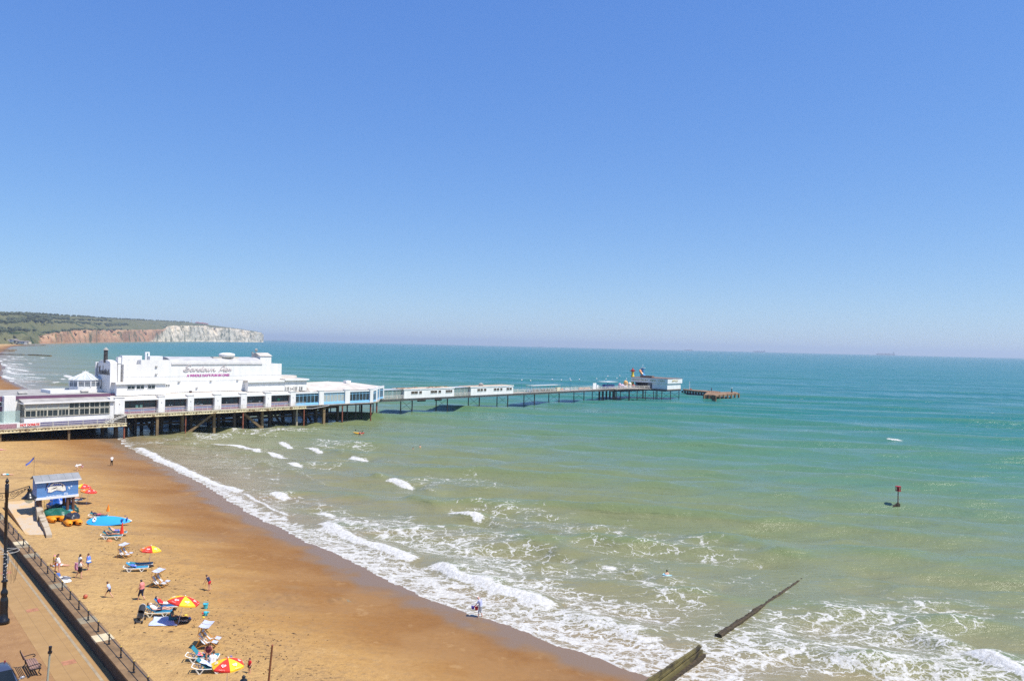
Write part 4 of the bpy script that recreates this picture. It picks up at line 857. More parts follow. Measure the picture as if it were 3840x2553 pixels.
# ---------------------------------------------------------------- pale blue restaurant, rounded seaward end
B = PThing('blue_restaurant', 'low white restaurant with pale blue window frames and rounded seaward end', 'building', 60, -2, UP)
out = [(44.0, -2.0), (68.9, -2.0), (72.2, -4.2), (75.0, -7.6), (78.0, -10.4), (81.6, -12.9)]
WB = [(44.0, 51.0), (52.5, 59.4), (61.0, 67.9)]
m = MB(); m.pbox(43.98, 68.9, -2.3, -1.85, UP - .05, UP + .5); B.part('plinth', m, BLUEF)
for a, b in WB:
    m = MB(); m.pbox(a, b, -2.6, -1.9, 8.3, 8.62); B.part('fascia', m, WHITE2)
    window(B, a, b, UP + .5, 8.3, -2.15, 6, BLUEF, GLASS if a != 52.5 else BLIND, (7.75,), .13)
for a, b in ((51.0, 52.5), (59.4, 61.0), (67.9, 69.0)):
    m = MB(); m.pbox(a, b, -2.8, -1.7, UP - .1, 8.9); m.pbox(a - .1, b + .1, -2.9, -1.6, 8.9, 9.0); B.part('pilaster', m, WHITE)
for (a, b) in zip(out[1:], out[2:]):
    d_ = Vector((b[0] - a[0], -(b[1] - a[1]), 0)); L = d_.length; d_.normalize(); nn = Vector((d_.y, -d_.x, 0))
    def wallseg(mb, u0, u1, z0, z1, th, o_=0.):
        p = [Vector((a[0], -a[1], 0)) + d_ * u + nn * v for u, v in ((u0, o_), (u1, o_), (u1, o_ - th), (u0, o_ - th))]; mb.prism([(q.x, q.y) for q in p], z0, z1)
    m = MB(); wallseg(m, L - .8, L, UP - .1, 9.0, .6, .12); B.part('pilaster', m, WHITE)
    m = MB(); wallseg(m, 0, L - .8, UP - .05, UP + .5, .3, .05); B.part('plinth', m, BLUEF)
    m = MB(); wallseg(m, 0, L - .8, 8.3, 8.7, .4, .06); B.part('fascia', m, WHITE2)
    m = MB()
    for k in range(5): u = (L - .8) * k / 4; wallseg(m, max(0, u - .06), u + .06, UP + .5, 8.3, .12)
    wallseg(m, 0, L - .8, 7.68, 7.8, .1, .01); f_ = B.part('window', m, BLUEF); m = MB(); wallseg(m, 0, L - .8, UP + .5, 8.3, .03, -.05); B.part('pane', m, GLASS, f_)
m = MB(); m.prism([(46, 6.2), (66, 6.2), (70, 8), (78, 12.4), (81, 14), (81, 19), (74, 25), (46, 25)], UP, 8.6); B.part('rear_wall', m, WHITE)
ring = [(48.6, 2.3), (68.9, 2.3), (72.2, 4.5), (75, 7.9), (78, 10.7), (81.4, 13.2), (81, 20), (74, 25), (48.6, 25)]
m = MB(); vs = [(x, y, 8.75) for x, y in ring] + [(51, 9.5, 10.75), (60, 11, 10.8), (73, 17, 9.9)]
m.add(vs, [(0, 1, 10, 9), (1, 2, 10), (2, 3, 11, 10), (3, 4, 11), (4, 5, 11), (5, 6, 11), (6, 7, 11), (7, 10, 11), (7, 8, 9, 10), (8, 0, 9)]); B.part('roof', m, FELT2)
m = MB(); m.pbox(44.2, 49.5, -3.9, -2.2, 8.63, 8.75); B.part('roof', m, FELT); m = MB(); m.pbox(66, 67.6, -12, -10.5, 10.2, 10.9); B.part('roof_vent', m, WHITE)

# ---------------------------------------------------------------- two white shelters on the neck and the glazed links
def shelter(lab, s0, s1, wins, t=-13.0, ww=5.6):
    T = PThing('pier_shelter', lab, 'building', (s0 + s1) / 2, t, NK, 'white shelters on the pier neck')
    m = MB(); m.pbox(s0, s1, t - ww, t, NK - .08, 7.55); T.part('wall', m, WHITE)
    m = MB(); m.pbox(s0 - .4, s1 + .2, t - ww - .3, t + .1, 7.55, 7.72); r_ = T.part('roof', m, mat('worn_roof', (.42, .33, .24), .85, .4, .5, dirt=(.22, .16, .11)))
    m = MB(); m.pbox(s0 - .4, s1 + .2, t + .102, t + .16, 7.42, 7.7); T.part('fascia', m, WHITE2, r_)
    for a, b in wins: window(T, a, b, 6.0, 7.0, t + .04, max(1, round((b - a) / 1.2)), WHITE2, mat('dark_tan_glass', (.10, .075, .05), .2, .6, 1.2), (), .07, depth=.14)
    return T
w1 = [pf(*p, -13)[0] for p in ((900 + 1680 / 2.621, 1470), (900 + 1748 / 2.621, 1470), (900 + 1758 / 2.621, 1470), (900 + 1788 / 2.621, 1470), (900 + 1872 / 2.621, 1466), (900 + 1938 / 2.621, 1466), (900 + 1948 / 2.621, 1466), (900 + 1976 / 2.621, 1466), (900 + 2020 / 2.621, 1464), (900 + 2086 / 2.621, 1464))]
t1 = shelter('long white shelter with worn brown roof, nearer of the two on the pier neck', 89.8, 111.3, list(zip(w1[::2], w1[1::2])))
m = MB(); m.pbox(96, 99, -14, -13.2, NK - 1.2, NK - .3); m.pbox(103.5, 106, -14, -13.2, NK - 1.2, NK - .3); t1.part('tank', m, IRON)
m = MB(); lr = random.Random(6)
for k in range(16): x = lr.uniform(89.5, 111); y = lr.uniform(13, 18); m.pbox(x, x + lr.uniform(.6, 2), -y - .4, -y, 7.72, 7.72 + lr.uniform(.05, .22))
t1.part('loose_roofing', m, mat('curled_felt', (.33, .2, .12), .9, .4, 2))
w2 = [pf(1750 + x / 2.1445, 1460, -13)[0] for x in (84, 107, 109, 130, 137, 158, 217, 238, 240, 262, 268, 287, 319, 341, 343, 362)]
t2 = shelter('white shelter with flat grey roof and vent, farther of the two on the pier neck', 119.2, 140.7, list(zip(w2[::2], w2[1::2])))
m = MB(); m.pbox(125.6, 126.8, -15.6, -14.6, 7.72, 8.2); m.lathe([(.8, 8.2), (.85, 8.45), (.1, 8.75)], (126.2, 15.1, 0), 10); t2.part('roof_vent', m, mat('vent_grey', (.42, .4, .36), .6, .2, 2))
for lab, a, b in (('glass sided covered link between the blue restaurant and the nearer shelter', 81.8, 89.3), ('glass sided covered link between the two white shelters', 111.7, 118.7)):
    T = PThing('glazed_link', lab, 'walkway', (a + b) / 2, -16, NK, 'glazed links on the pier neck')
    for t_ in (-13.85, -18.45):
        m = MB()
        for k in range(5): x = a + (b - a) * k / 4; m.pbox(x - .05, x + .05, t_ - .05, t_ + .05, NK, 7.4)
        m.pbox(a, b, t_ - .06, t_ + .06, 7.38, 7.46); m.pbox(a, b, t_ - .049, t_ + .051, NK + 1.0, NK + 1.07); T.part('frame', m, RAILM)
    m = MB(); m.pbox(a, b, -13.87, -13.84, NK, 7.38); m.pbox(a, b, -18.47, -18.44, NK, 7.38); T.part('glass_panel', m, CLEAR)
    m = MB(); m.pbox(a - .1, b + .1, -18.7, -13.6, 7.47, 7.55); T.part('roof', m, mat('link_roof', (.5, .52, .52), .4, .15, 1))

# ---------------------------------------------------------------- lamps on the neck
def neck_lamp(px, py, t, lab):
    s_, zt = pf(px, py, t); zb = NK if s_ < 203 else HD
    T = PThing('lamp_post', lab, 'lamp', s_, t, zb, 'blue lamp posts along the pier neck')
    m = MB(); m.tube((s_, -t, zb), (s_, -t, zt - .25), .07, .05, 6); m.lathe([(.12, 0), (.12, .3), (.07, .4)], (s_, -t, zb), 8); T.part('post', m, mat('sea_blue_post', (.07, .30, .47), .5, .15, 3))
    m = MB(); m.tube((s_, -t, zt - .3), (s_, -t, zt - .2), .12, .15, 8); T.part('collar', m, IRON)
    m = MB(); m.ball((s_, -t, zt), .24, .24, .24, 10, 8); T.part('globe', m, WHITE2, smooth=True)
lamps = [(1956.6, 1424.6, -19, 'first from the shelters on the far rail'), (1990, 1427, -13.4, 'first from the shelters on the near rail'), (2070.4, 1422.3, -19, 'rising behind the wire canopy, far rail'), (2104.9, 1424.6, -13.4, 'at the seaward end of the wire canopy, near rail'),
         (2137.5, 1420, -19, 'of a close pair in midneck, the taller looking'), (2140.5, 1426.5, -13.4, 'of a close pair in midneck, the shorter looking'), (2172.5, 1422.3, -13.4, 'standing alone between the pair and the white board'), (2237.3, 1420, -19, 'directly behind the tall white board'), (2272.3, 1421.3, -13.4, 'at the landward end of the blue canopy'),
         (2279.3, 1409.7, -20.5, 'highest globe behind the blue canopy'), (2313.3, 1418.5, -14, 'in front of the blue canopy'), (2324, 1408.7, -20.5, 'with the high globe landward of the yellow slide figure'), (2349.2, 1420, -16, 'just landward of the long lettered fascia'), (2430.8, 1420, -11, 'in front of the lettered fascia')]
for px, py, t_, w_ in lamps: neck_lamp(px, py, t_, 'thin blue globe lamp ' + w_)
# canopies and boards on the neck
def canopy(name, lab, s0, s1, t0, t1, z0, h, fm, rm, lean=0.):
    T = PThing(name, lab, 'canopy', (s0 + s1) / 2, (t0 + t1) / 2, z0)
    n = 9
    for k in range(n):
        x = s0 + (s1 - s0) * k / (n - 1)
        for t_ in (t0, t1): m = MB(); m.tube((x, -t_, z0), (x, -t_, z0 + h - .05), .045, .045, 5); T.part('post', m, fm)
    m = MB(); m.pbox(s0 - .4, s1 + .3, t0 - .3, t1 + .3, z0 + h, z0 + h + .1); T.part('roof', m, rm); return T
s0, _ = pf(1998, 1455, -14.5); s1, _ = pf(2100, 1455, -14.5)
WC_ = canopy('wire_canopy', 'long flat grey canopy on thin posts beside the pier neck rail', s0, s1, -17.6, -14.6, NK, 2.35, RAILM, mat('canopy_grey', (.5, .52, .5), .5, .15, 1))
def board(name, lab, cat, px0, px1, t, z0, z1, m_, th=.12):
    a, _ = pf(px0, 1455, t); b, _ = pf(px1, 1455, t); T = PThing(name, lab, cat, (a + b) / 2, t, NK)
    m = MB(); m.pbox(a, b, t - th, t, NK + z0, NK + z1); T.part('panel', m, m_)
    for q_ in (a + .05, b - .15): m = MB(); m.pbox(q_, q_ + .1, t - th - .08, t - th - .001, NK, NK + z1); T.part('support', m, RAILM)
board('notice_board', 'tall white board standing on the pier neck', 'notice', 2224, 2236, -15, .1, 2.6, WHITE2); board('notice_board', 'small low white board right of the tall one on the neck', 'notice', 2238, 2244, -16, .3, 1.7, WHITE2)
board('kiosk_box', 'small cream box at the seaward end of the wire canopy', 'kiosk', 2090, 2102, -14.2, .05, 1.4, mat('cream_box', (.75, .68, .45), .6, .15, 3), 1.2)
bn = random.Random(9)
for i, (a, b, cl_, nm) in enumerate(((1980, 1998, (.25, .55, .75), 'pale blue'), (2003, 2020, (.45, .10, .08), 'dark red'), (2030, 2052, (.5, .2, .1), 'brown'), (2056, 2078, (.6, .45, .15), 'ochre'), (2104, 2112, (.7, .2, .08), 'orange red'), (2172, 2192, (.6, .25, .12), 'rust'), (2194, 2212, (.65, .35, .2), 'terracotta'), (2120, 2135, (.6, .6, .62), 'light grey'))):
    board('bench', nm + ' bench seat behind the pier neck rail', 'bench', a, b, -16.2 - .2 * (i % 3), .3, .8, mat('bench_' + nm.replace(' ', '_'), cl_, .6, .2, 3), .5)

# ---------------------------------------------------------------- pier head
E_ = PThing('pier_head_building', 'white flat roofed building on the pier head with deep lettered fascia', 'building', 226, -5, HD)
m = MB(); m.pbox(226, 237.2, -8.2, -.5, HD - .05, 7.05); E_.part('wall', m, WHITE)
m = MB(); m.pbox(225.6, 237.8, -18.9, -.1, 7.05, 9.1); E_.part('fascia', m, WHITE)
m = MB(); m.pbox(225.5, 237.9, -19, .0, 9.1, 9.22); E_.part('roof', m, mat('brown_roof', (.20, .13, .10), .8, .3, 1)); m = MB(); m.pbox(227, 229, -15, -9, 9.22, 10.0); E_.part('roof_box', m, mat('brown_roof', (.20, .13, .10)))
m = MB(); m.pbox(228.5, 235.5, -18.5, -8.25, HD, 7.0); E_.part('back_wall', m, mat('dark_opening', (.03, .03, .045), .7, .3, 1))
m = MB(); m.pbox(225.8, 225.95, -10.3, -8.4, HD, 6.9); E_.part('door', m, mat('grey_door', (.14, .16, .17), .6, .2, 3))
# raised letters: landward fascia (facing -s) and short side fascia (facing +t); shapes as far as they can be read
def glyph(mb, put, kind, w_, h_):
    b = .2
    segs = {'N': [(0, 0, 0, 1), (1, 0, 1, 1), (0, 1, 1, 0)], 'U': [(0, 0, 0, 1), (1, 0, 1, 1), (0, 0, 1, 0)], 'E': [(0, 0, 0, 1), (0, 0, 1, 0), (0, .5, .8, .5), (0, 1, 1, 1)], 'S': [(0, 0, 1, 0), (1, 0, 1, .5), (0, .5, 1, .5), (0, .5, 0, 1), (0, 1, 1, 1)],
            'P': [(0, 0, 0, 1), (0, 1, 1, 1), (1, .5, 1, 1), (0, .5, 1, .5)], 'Y': [(0, 1, .5, .5), (1, 1, .5, .5), (.5, 0, .5, .5)], 'L': [(0, 0, 0, 1), (0, 0, 1, 0)], 'H': [(0, 0, 0, 1), (1, 0, 1, 1), (0, .5, 1, .5)], 'R': [(0, 0, 0, 1), (0, 1, 1, 1), (1, .5, 1, 1), (0, .5, 1, .5), (.4, .5, 1, 0)]}[kind]
    for a, c, d, e in segs: mb.bar(put(a * w_, c * h_), put(d * w_, e * h_), .16, .06)
m = MB()
for word, t0, t1 in (('HNNYNUH', -18.5, -10.1), ('NNLYNN', -8.9, -1.6)):
    n_ = len(word); st_ = (t1 - t0) / n_
    for k, ch in enumerate(word): glyph(m, (lambda u, v, k=k: (225.56, -(t0 + k * st_ + .15 + u), 7.72 + v)), ch, st_ * .68, .8)
E_.part('lettering', m, mat('olive_letters', (.46, .44, .14), .6, .15, 4)); m = MB()
for k, ch in enumerate('UPPYEEY'): glyph(m, (lambda u, v, k=k: (229.2 + k * .72 + u, .06, 7.75 + v)), ch, .46, .75)
E_.part('lettering', m, mat('gold_letters', (.72, .55, .22), .6, .1, 4))
# rides and stalls on the head
s_, z_ = pf(2372.5, 1413, -20); z0_ = pf(2372.5, 1386, -20)[1]
T = PThing('palm_tower', 'yellow ride column with red star shaped crown behind the fascia', 'ride', s_, -20, HD)
m = MB(); m.lathe([(.7, 0), (.6, z_ - HD - .5), (.85, z_ - HD), (.55, z_ - HD + 1.2), (.6, z0_ - HD - .9)], (s_, 20, HD), 10); T.part('column', m, mat('ride_yellow', (.72, .52, .05), .5, .3, 1)); m = MB(); m.lathe([(.6, -1.), (.8, -.6), (.7, 0), (.2, .25)], (s_, 20, z0_), 10)
for k in range(7): a = k * .9; m.bar((s_, 20, z0_ - .5), (s_ + 1.4 * math.cos(a), 20 + 1.4 * math.sin(a), z0_ - .55 + .3 * (k % 2)), .25, .2)
for k in range(3): m.bar((s_, 20, z0_ - .1), (s_ + .3 * (k - 1), 20, z0_ + .8), .2, .16)
T.part('crown', m, mat('ride_red', (.42, .04, .03), .5, .3, 2))
s_, zt = pf(2410, 1378.5, -21); T = PThing('slide_tower', 'blue slide tower with spiral blue and orange chute behind the fascia', 'slide', s_, -21, HD)
m = MB(); m.lathe([(.95, 0), (.95, zt - HD)], (s_, 21, HD), 10); T.part('tower', m, mat('slide_blue', (.07, .24, .42), .4, .2, 1)); m = MB(); m.tube((s_ - 1.4, 21, zt), (s_ + 1.6, 21, zt - .1), .07); m.tube((s_, 21, zt), (s_, 21, zt + 1.1), .05); m.ball((s_ + .1, 21, zt + 1.15), .2); m.pbox(s_ - 1, s_ + 1, -22, -20, zt - .12, zt - .02); T.part('top_rail', m, WHITE2)
hx = [(s_ + 2.2 * math.cos(a) - .3, 21 - 1.0 + 1.6 * math.sin(a), zt - 1.2 - (i / 12) * 5.2) for i, a in enumerate(np.linspace(2.3, 5.9, 13))]
m = MB(); m.path(hx[:5], .55, 8); T.part('chute', m, mat('slide_orange', (.72, .30, .12), .4, .15, 2)); m = MB(); m.path([(p[0], p[1] - .0, p[2]) for p in hx[4:]], .56, 8); T.part('chute', m, mat('slide_sky', (.08, .42, .78), .4, .15, 2))
s0, _ = pf(2268, 1450, -17); s1, _ = pf(2306, 1450, -17); T = canopy('ride_canopy', 'pale canopy over dark blue sheeting on the pier head', s0, s1, -20.5, -16, HD + .1, 2.7, mat('sea_blue_post', (.07, .30, .47)), mat('canopy_pale', (.6, .64, .62), .5, .15, 1))
m = MB(); m.pbox(s0 + 1, s1 - .5, -19, -16.8, HD + .4, HD + 1.7); T.part('sheeting', m, mat('royal_blue_sheet', (.04, .07, .35), .5, .3, 2))
for px, lab, cl_, h_, rr, sh in ((2346, 'orange and white domed kiddie ride on the pier head', (.8, .45, .12), 3.3, .9, 1), (2361, 'cream domed booth beside the orange dome', (.75, .70, .58), 2.4, .8, 1), (2324, 'pink striped booth at the landward end of the head', (.6, .35, .42), 2.3, .7, 0), (2333, 'mauve and white stall left of the orange dome', (.5, .4, .5), 1.8, 1.0, 0), (2401, 'bright blue tent top under the fascia', (.06, .35, .68), 2.3, 1.3, 1), (2388, 'dark blue booth with yellow trim under the fascia', (.05, .08, .18), 2.2, .6, 0), (2376, 'red and brown game stall under the fascia', (.35, .08, .06), 1.5, .8, 0), (2340, 'pale grey railinged ride platform in front of the domes', (.55, .52, .55), 1.0, 1.4, 0)):
    s_, _ = pf(px, 1452, -17); T = PThing('fairground_stall', lab, 'stall', s_, -17, HD, 'stalls and small rides on the pier head')
    m = MB(); m.lathe([(rr, 0), (rr, h_ * .55)], (s_, 17, HD), 10); T.part('base', m, mat('stall_base_%d' % px, tuple(min(.8, c * .7 + .2) for c in cl_), .6, .5, 3)); m = MB()
    if sh: m.lathe([(rr * 1.1, h_ * .55), (rr, h_ * .8), (rr * .5, h_ * .96), (.05, h_)], (s_, 17, HD), 12)
    else: m.lathe([(rr * 1.15, h_ * .55), (rr * 1.1, h_ * .62), (.1, h_)], (s_, 17, HD), 8)
    T.part('top', m, mat('stall_top_%d' % px, cl_, .5, .35, 3))
# landing stage
def lf(px, py, z=2.2): return fr(*at(px, py, z))
L_ = PThing('landing_stage', 'weathered brown concrete landing stage on piles at the seaward end', 'landing stage', 262, 4, 0)
zd = lambda x, y: (2200 + x / 3.932, 1350 + y / 3.932)
plat = [lf(*zd(*p)) for p in ((1730, 510), (1865, 515), (1900, 522), (2243, 488), (2225, 475), (2170, 465), (1990, 470), (1880, 455), (1780, 470))]
RCON = mat('stained_concrete', (.21, .125, .065), .9, .45, .5, bump=.3, dirt=(.08, .045, .025))
m = MB(); m.prism(plat, 1.55, 2.2); L_.part('platform', m, RCON)
wk = [lf(*zd(*p)) for p in ((1420, 430), (1570, 447), (1745, 462), (1800, 474), (1990, 470), (1880, 452), (1600, 436), (1430, 422))]
m = MB(); m.prism(wk, 1.45, 2.19); L_.part('walkway', m, RCON)
fl = [lf(*zd(*p), 1.) for p in ((1735, 510), (1770, 512), (1800, 512), (1865, 517), (1905, 520), (1945, 517), (2012, 510), (2055, 508), (2130, 500), (2190, 497), (2240, 491))]
for i, (x, y) in enumerate([p for a, b in zip(plat[:3], plat[1:4]) for p in [(a[0] + (b[0] - a[0]) * q, a[1] + (b[1] - a[1]) * q) for q in (np.linspace(0, 1, 7)[:-1] if b is plat[3] else np.linspace(0, 1, 3)[:-1])]] + [plat[3]]):
    m = MB(); m.box(x - .35, x + .35, y - .3, y + .3, -2, 2.3); L_.part('pile', m, RCON)
m = MB(); m.prism([plat[0], plat[1], (plat[1][0] + .4, plat[1][1] + .8), (plat[0][0] + .8, plat[0][1] + .5)], .3, 1.549); L_.part('fender', m, RCON)
for q in np.linspace(0, 1, 9):
    x = wk[0][0] + (wk[2][0] - wk[0][0]) * q; y = wk[0][1] + (wk[2][1] - wk[0][1]) * q; m = MB(); m.box(x - .25, x + .25, y, y + .5, -2, 1.5); m.box(x - .6, x + .6, y + .1, y + .6, .8, 1.4); L_.part('pile', m, IRON)
m = MB(); a, b = lf(*zd(1785, 478)), lf(*zd(1965, 490))
for q in np.linspace(0, 1, 7): m.tube((a[0] + (b[0] - a[0]) * q, a[1] + (b[1] - a[1]) * q, 2.2), (a[0] + (b[0] - a[0]) * q, a[1] + (b[1] - a[1]) * q, 3.2), .05, .05, 4)
m.tube((*a, 3.1), (*b, 3.1), .05, .05, 4); m.tube((*a, 2.7), (*b, 2.7), .04, .04, 4); L_.part('railing', m, RUST)
x, y = lf(*zd(1515, 435)); T = PThing('navigation_mast', 'white mast standing on the landing stage walkway', 'mast', x, -y, 2.2); m = MB(); m.tube((x, y, 2.2), (x, y, 6.3), .14, .12, 6); T.part('mast', m, WHITE2); m = MB(); m.box(x + .3, x + 1.6, y - .4, y + .4, 2.2, 2.7); T.part('locker', m, RUST)
x, y = lf(*zd(2140, 480)); T = PThing('light_stand', 'small light stand with white cross bar at the outer end of the landing stage', 'light', x, -y, 2.2); m = MB(); m.tube((x, y, 2.2), (x, y, 4.4), .12, .1, 6); m.box(x - .25, x + .25, y - .2, y + .2, 2.2, 3.0); T.part('stand', m, IRON); m = MB(); m.box(x - .9, x + .9, y - .1, y + .1, 4.4, 4.5); T.part('cross_bar', m, WHITE2)
# ================================================================ SEAFRONT: wall, promenade, railing
ZP, ZW = 3.0, 3.9
wa, wb_ = Vector(at(204.7, 2180, ZW)), Vector(at(453.3, 2465.5, ZW))
wd_ = (wb_ - wa).normalized(); wn = Vector((-wd_.y, wd_.x))          # wd_ runs towards the camera, wn points to the sea
if wn.x < 0: wn = -wn
WRZ = math.atan2(wd_.y, wd_.x)
def ww(u, v, z): p = wa + wd_ * u + wn * v; return (p.x, p.y, z)
def wl(px, py, z): p = Vector(at(px, py, z)) - wa; return p.dot(wd_), p.dot(wn)
def wthing(name, lab, cat, u, v, z, rz=0, group=None): return thing(name, lab, cat, ww(u, v, z), WRZ + rz, group)
# wall: local x = u, y = v (sea side positive)
W = wthing('sea_wall', 'low brown sea wall with broad coping between promenade and beach', 'wall', 0, 0, ZP)
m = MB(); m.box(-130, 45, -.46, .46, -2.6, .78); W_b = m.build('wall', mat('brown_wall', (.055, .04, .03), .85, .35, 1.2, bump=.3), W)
m = MB(); wr_ = random.Random(2); x = -130
while x < 45:
    L = 1.28; m.cm = 1 if wr_.random() < .16 else (2 if wr_.random() < .025 else 0); m.box(x + .006, x + L - .006, -.52, .52, .78, .9); x += L
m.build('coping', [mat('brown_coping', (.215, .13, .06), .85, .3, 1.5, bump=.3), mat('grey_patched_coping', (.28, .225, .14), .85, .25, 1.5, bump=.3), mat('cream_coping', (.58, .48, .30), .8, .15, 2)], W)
# promenade sheets
pe = [wl(29, 2262, ZP), wl(205, 2553, ZP)]; pv = (pe[0][1] + pe[1][1]) / 2
prom = thing('promenade', None, None, ww(0, 0, ZP), WRZ); bpy.data.objects.remove(prom)
def flat(name, u0, u1, v0, v1, z, m_, th=.4):
    m = MB(); m.box(u0, u1, v0, v1, -th, 0); o = m.build(name, m_); o.location = ww(0, 0, z); o.rotation_euler = (0, 0, WRZ); return tag(o, kind='structure')
g = NT('paving_slabs'); tc = g.new('ShaderNodeTexCoord').outputs['Object']; sp = g.new('ShaderNodeSeparateXYZ'); g.link(tc, sp.inputs[0])
fx = g.math('FRACT', g.math('MULTIPLY', sp.outputs[1], 1 / .78)); ln = g.sstep(g.math('ABSOLUTE', g.math('SUBTRACT', fx, .5)), .478, .492)
fy = g.math('FRACT', g.math('MULTIPLY', sp.outputs[0], 1 / .6)); ly = g.math('MULTIPLY', g.sstep(g.math('ABSOLUTE', g.math('SUBTRACT', fy, .5)), .485, .495), .35)
cc = g.ramp(g.noise(tc, .9, 5, .6), [(.3, (.315, .185, .068)), (.7, (.375, .228, .09))]); sl_ = g.noise(g.mapping(tc, 0, (1.7, 1.3, 1)), 1., 0); cc = g.mix(g.sstep(sl_, .3, .7, 0., .22), cc, (.28, .16, .065))
cc = g.mix(g.math('MULTIPLY', g.math('MAXIMUM', ln, ly), .55), cc, (.14, .085, .04))
PAVE = g.out(g.principled(Base_Color=cc, Roughness=.85, Normal=g.bump(g.noise(tc, 30., 3), .004)))
flat('promenade', -130, 45, pv, -.46, ZP, PAVE)
g = NT('resin_pavement'); tc = g.new('ShaderNodeTexCoord').outputs['Object']
cc = g.ramp(g.noise(tc, 1.1, 5, .6), [(.3, (.245, .125, .046)), (.7, (.32, .175, .068))]); cc = g.mix(g.sstep(g.noise(tc, 16., 2, .5), .64, .70), cc, (.45, .29, .17)); cc = g.mix(g.sstep(g.noise(tc, 11., 2, .5), .66, .72), cc, (.28, .15, .08))
flat('pavement', -130, 45, -40, pv - .004, ZP - .004, g.out(g.principled(Base_Color=cc, Roughness=.9)))
flat('gutter_strip', -130, 45, -1.14, -.98, ZP + .006, mat('pale_channel', (.33, .26, .17), .85, .2, 1.5, bump=.2), .05)
# pink inlay bricks
m = MB()
for (px, py) in ((243, 2335), (287, 2285), (310, 2468), (352, 2452), (245, 2511), (65, 2130), (83, 2148), (40, 2144), (88, 2282), (130, 2285), (180, 2270), (105, 2308), (215, 2475), (275, 2478), (330, 2487), (187, 2293)):
    u, v = wl(px, py, ZP); v = math.floor(v / .78) * .78 + .4
    if v < pv + .4 or v > -1.7: continue
    for k in range(3): m.box(u - .33 + k * .24, u - .12 + k * .24, v - .36, v + .36, .002, .006)
o = m.build('brick_inlay', mat('pink_brick', (.40, .175, .095), .85, .25, 3)); o.location = ww(0, 0, ZP); o.rotation_euler = (0, 0, WRZ); tag(o, kind='structure')
m = MB()
for (px, py) in ((100, 2118), (266, 2325), (445, 2540)): u, v = wl(px, py, ZP); m.box(u - .07, u + .07, v - .3, v + .35, .007, .012)
o = m.build('drain_channel', mat('drain_brown', (.16, .10, .07), .8, .3, 3)); o.location = ww(0, 0, ZP); o.rotation_euler = (0, 0, WRZ); tag(o, kind='structure')
# railing on the coping
RL = wthing('seafront_railing', 'black railing with gold ball finials along the sea wall coping', 'railing', 0, 0, ZW)
m = MB(); m.tube((-95, 0, .5), (30, 0, .5), .026, .026, 6); m.build('rail', BLACK, RL)
m = MB(); m.lathe([(.085, 0), (.085, .04), (.045, .07), (.042, .14), (.06, .16), (.06, .2), (.038, .23), (.034, .5), (.055, .52), (.055, .58), (.03, .6)], n=8); pme = m.mesh('post', BLACK, smooth=True)
m = MB(); m.ball((0, 0, .655), .058, n=8, m=6); fme = m.mesh('finial', GOLD, smooth=True)
for k in range(-36, 11):
    p_ = bpy.data.objects.new('post', pme); COL.objects.link(p_); p_.parent = RL; p_.location = (k * 2.57, 0, 0)
    f_ = bpy.data.objects.new('finial', fme); COL.objects.link(f_); f_.parent = p_

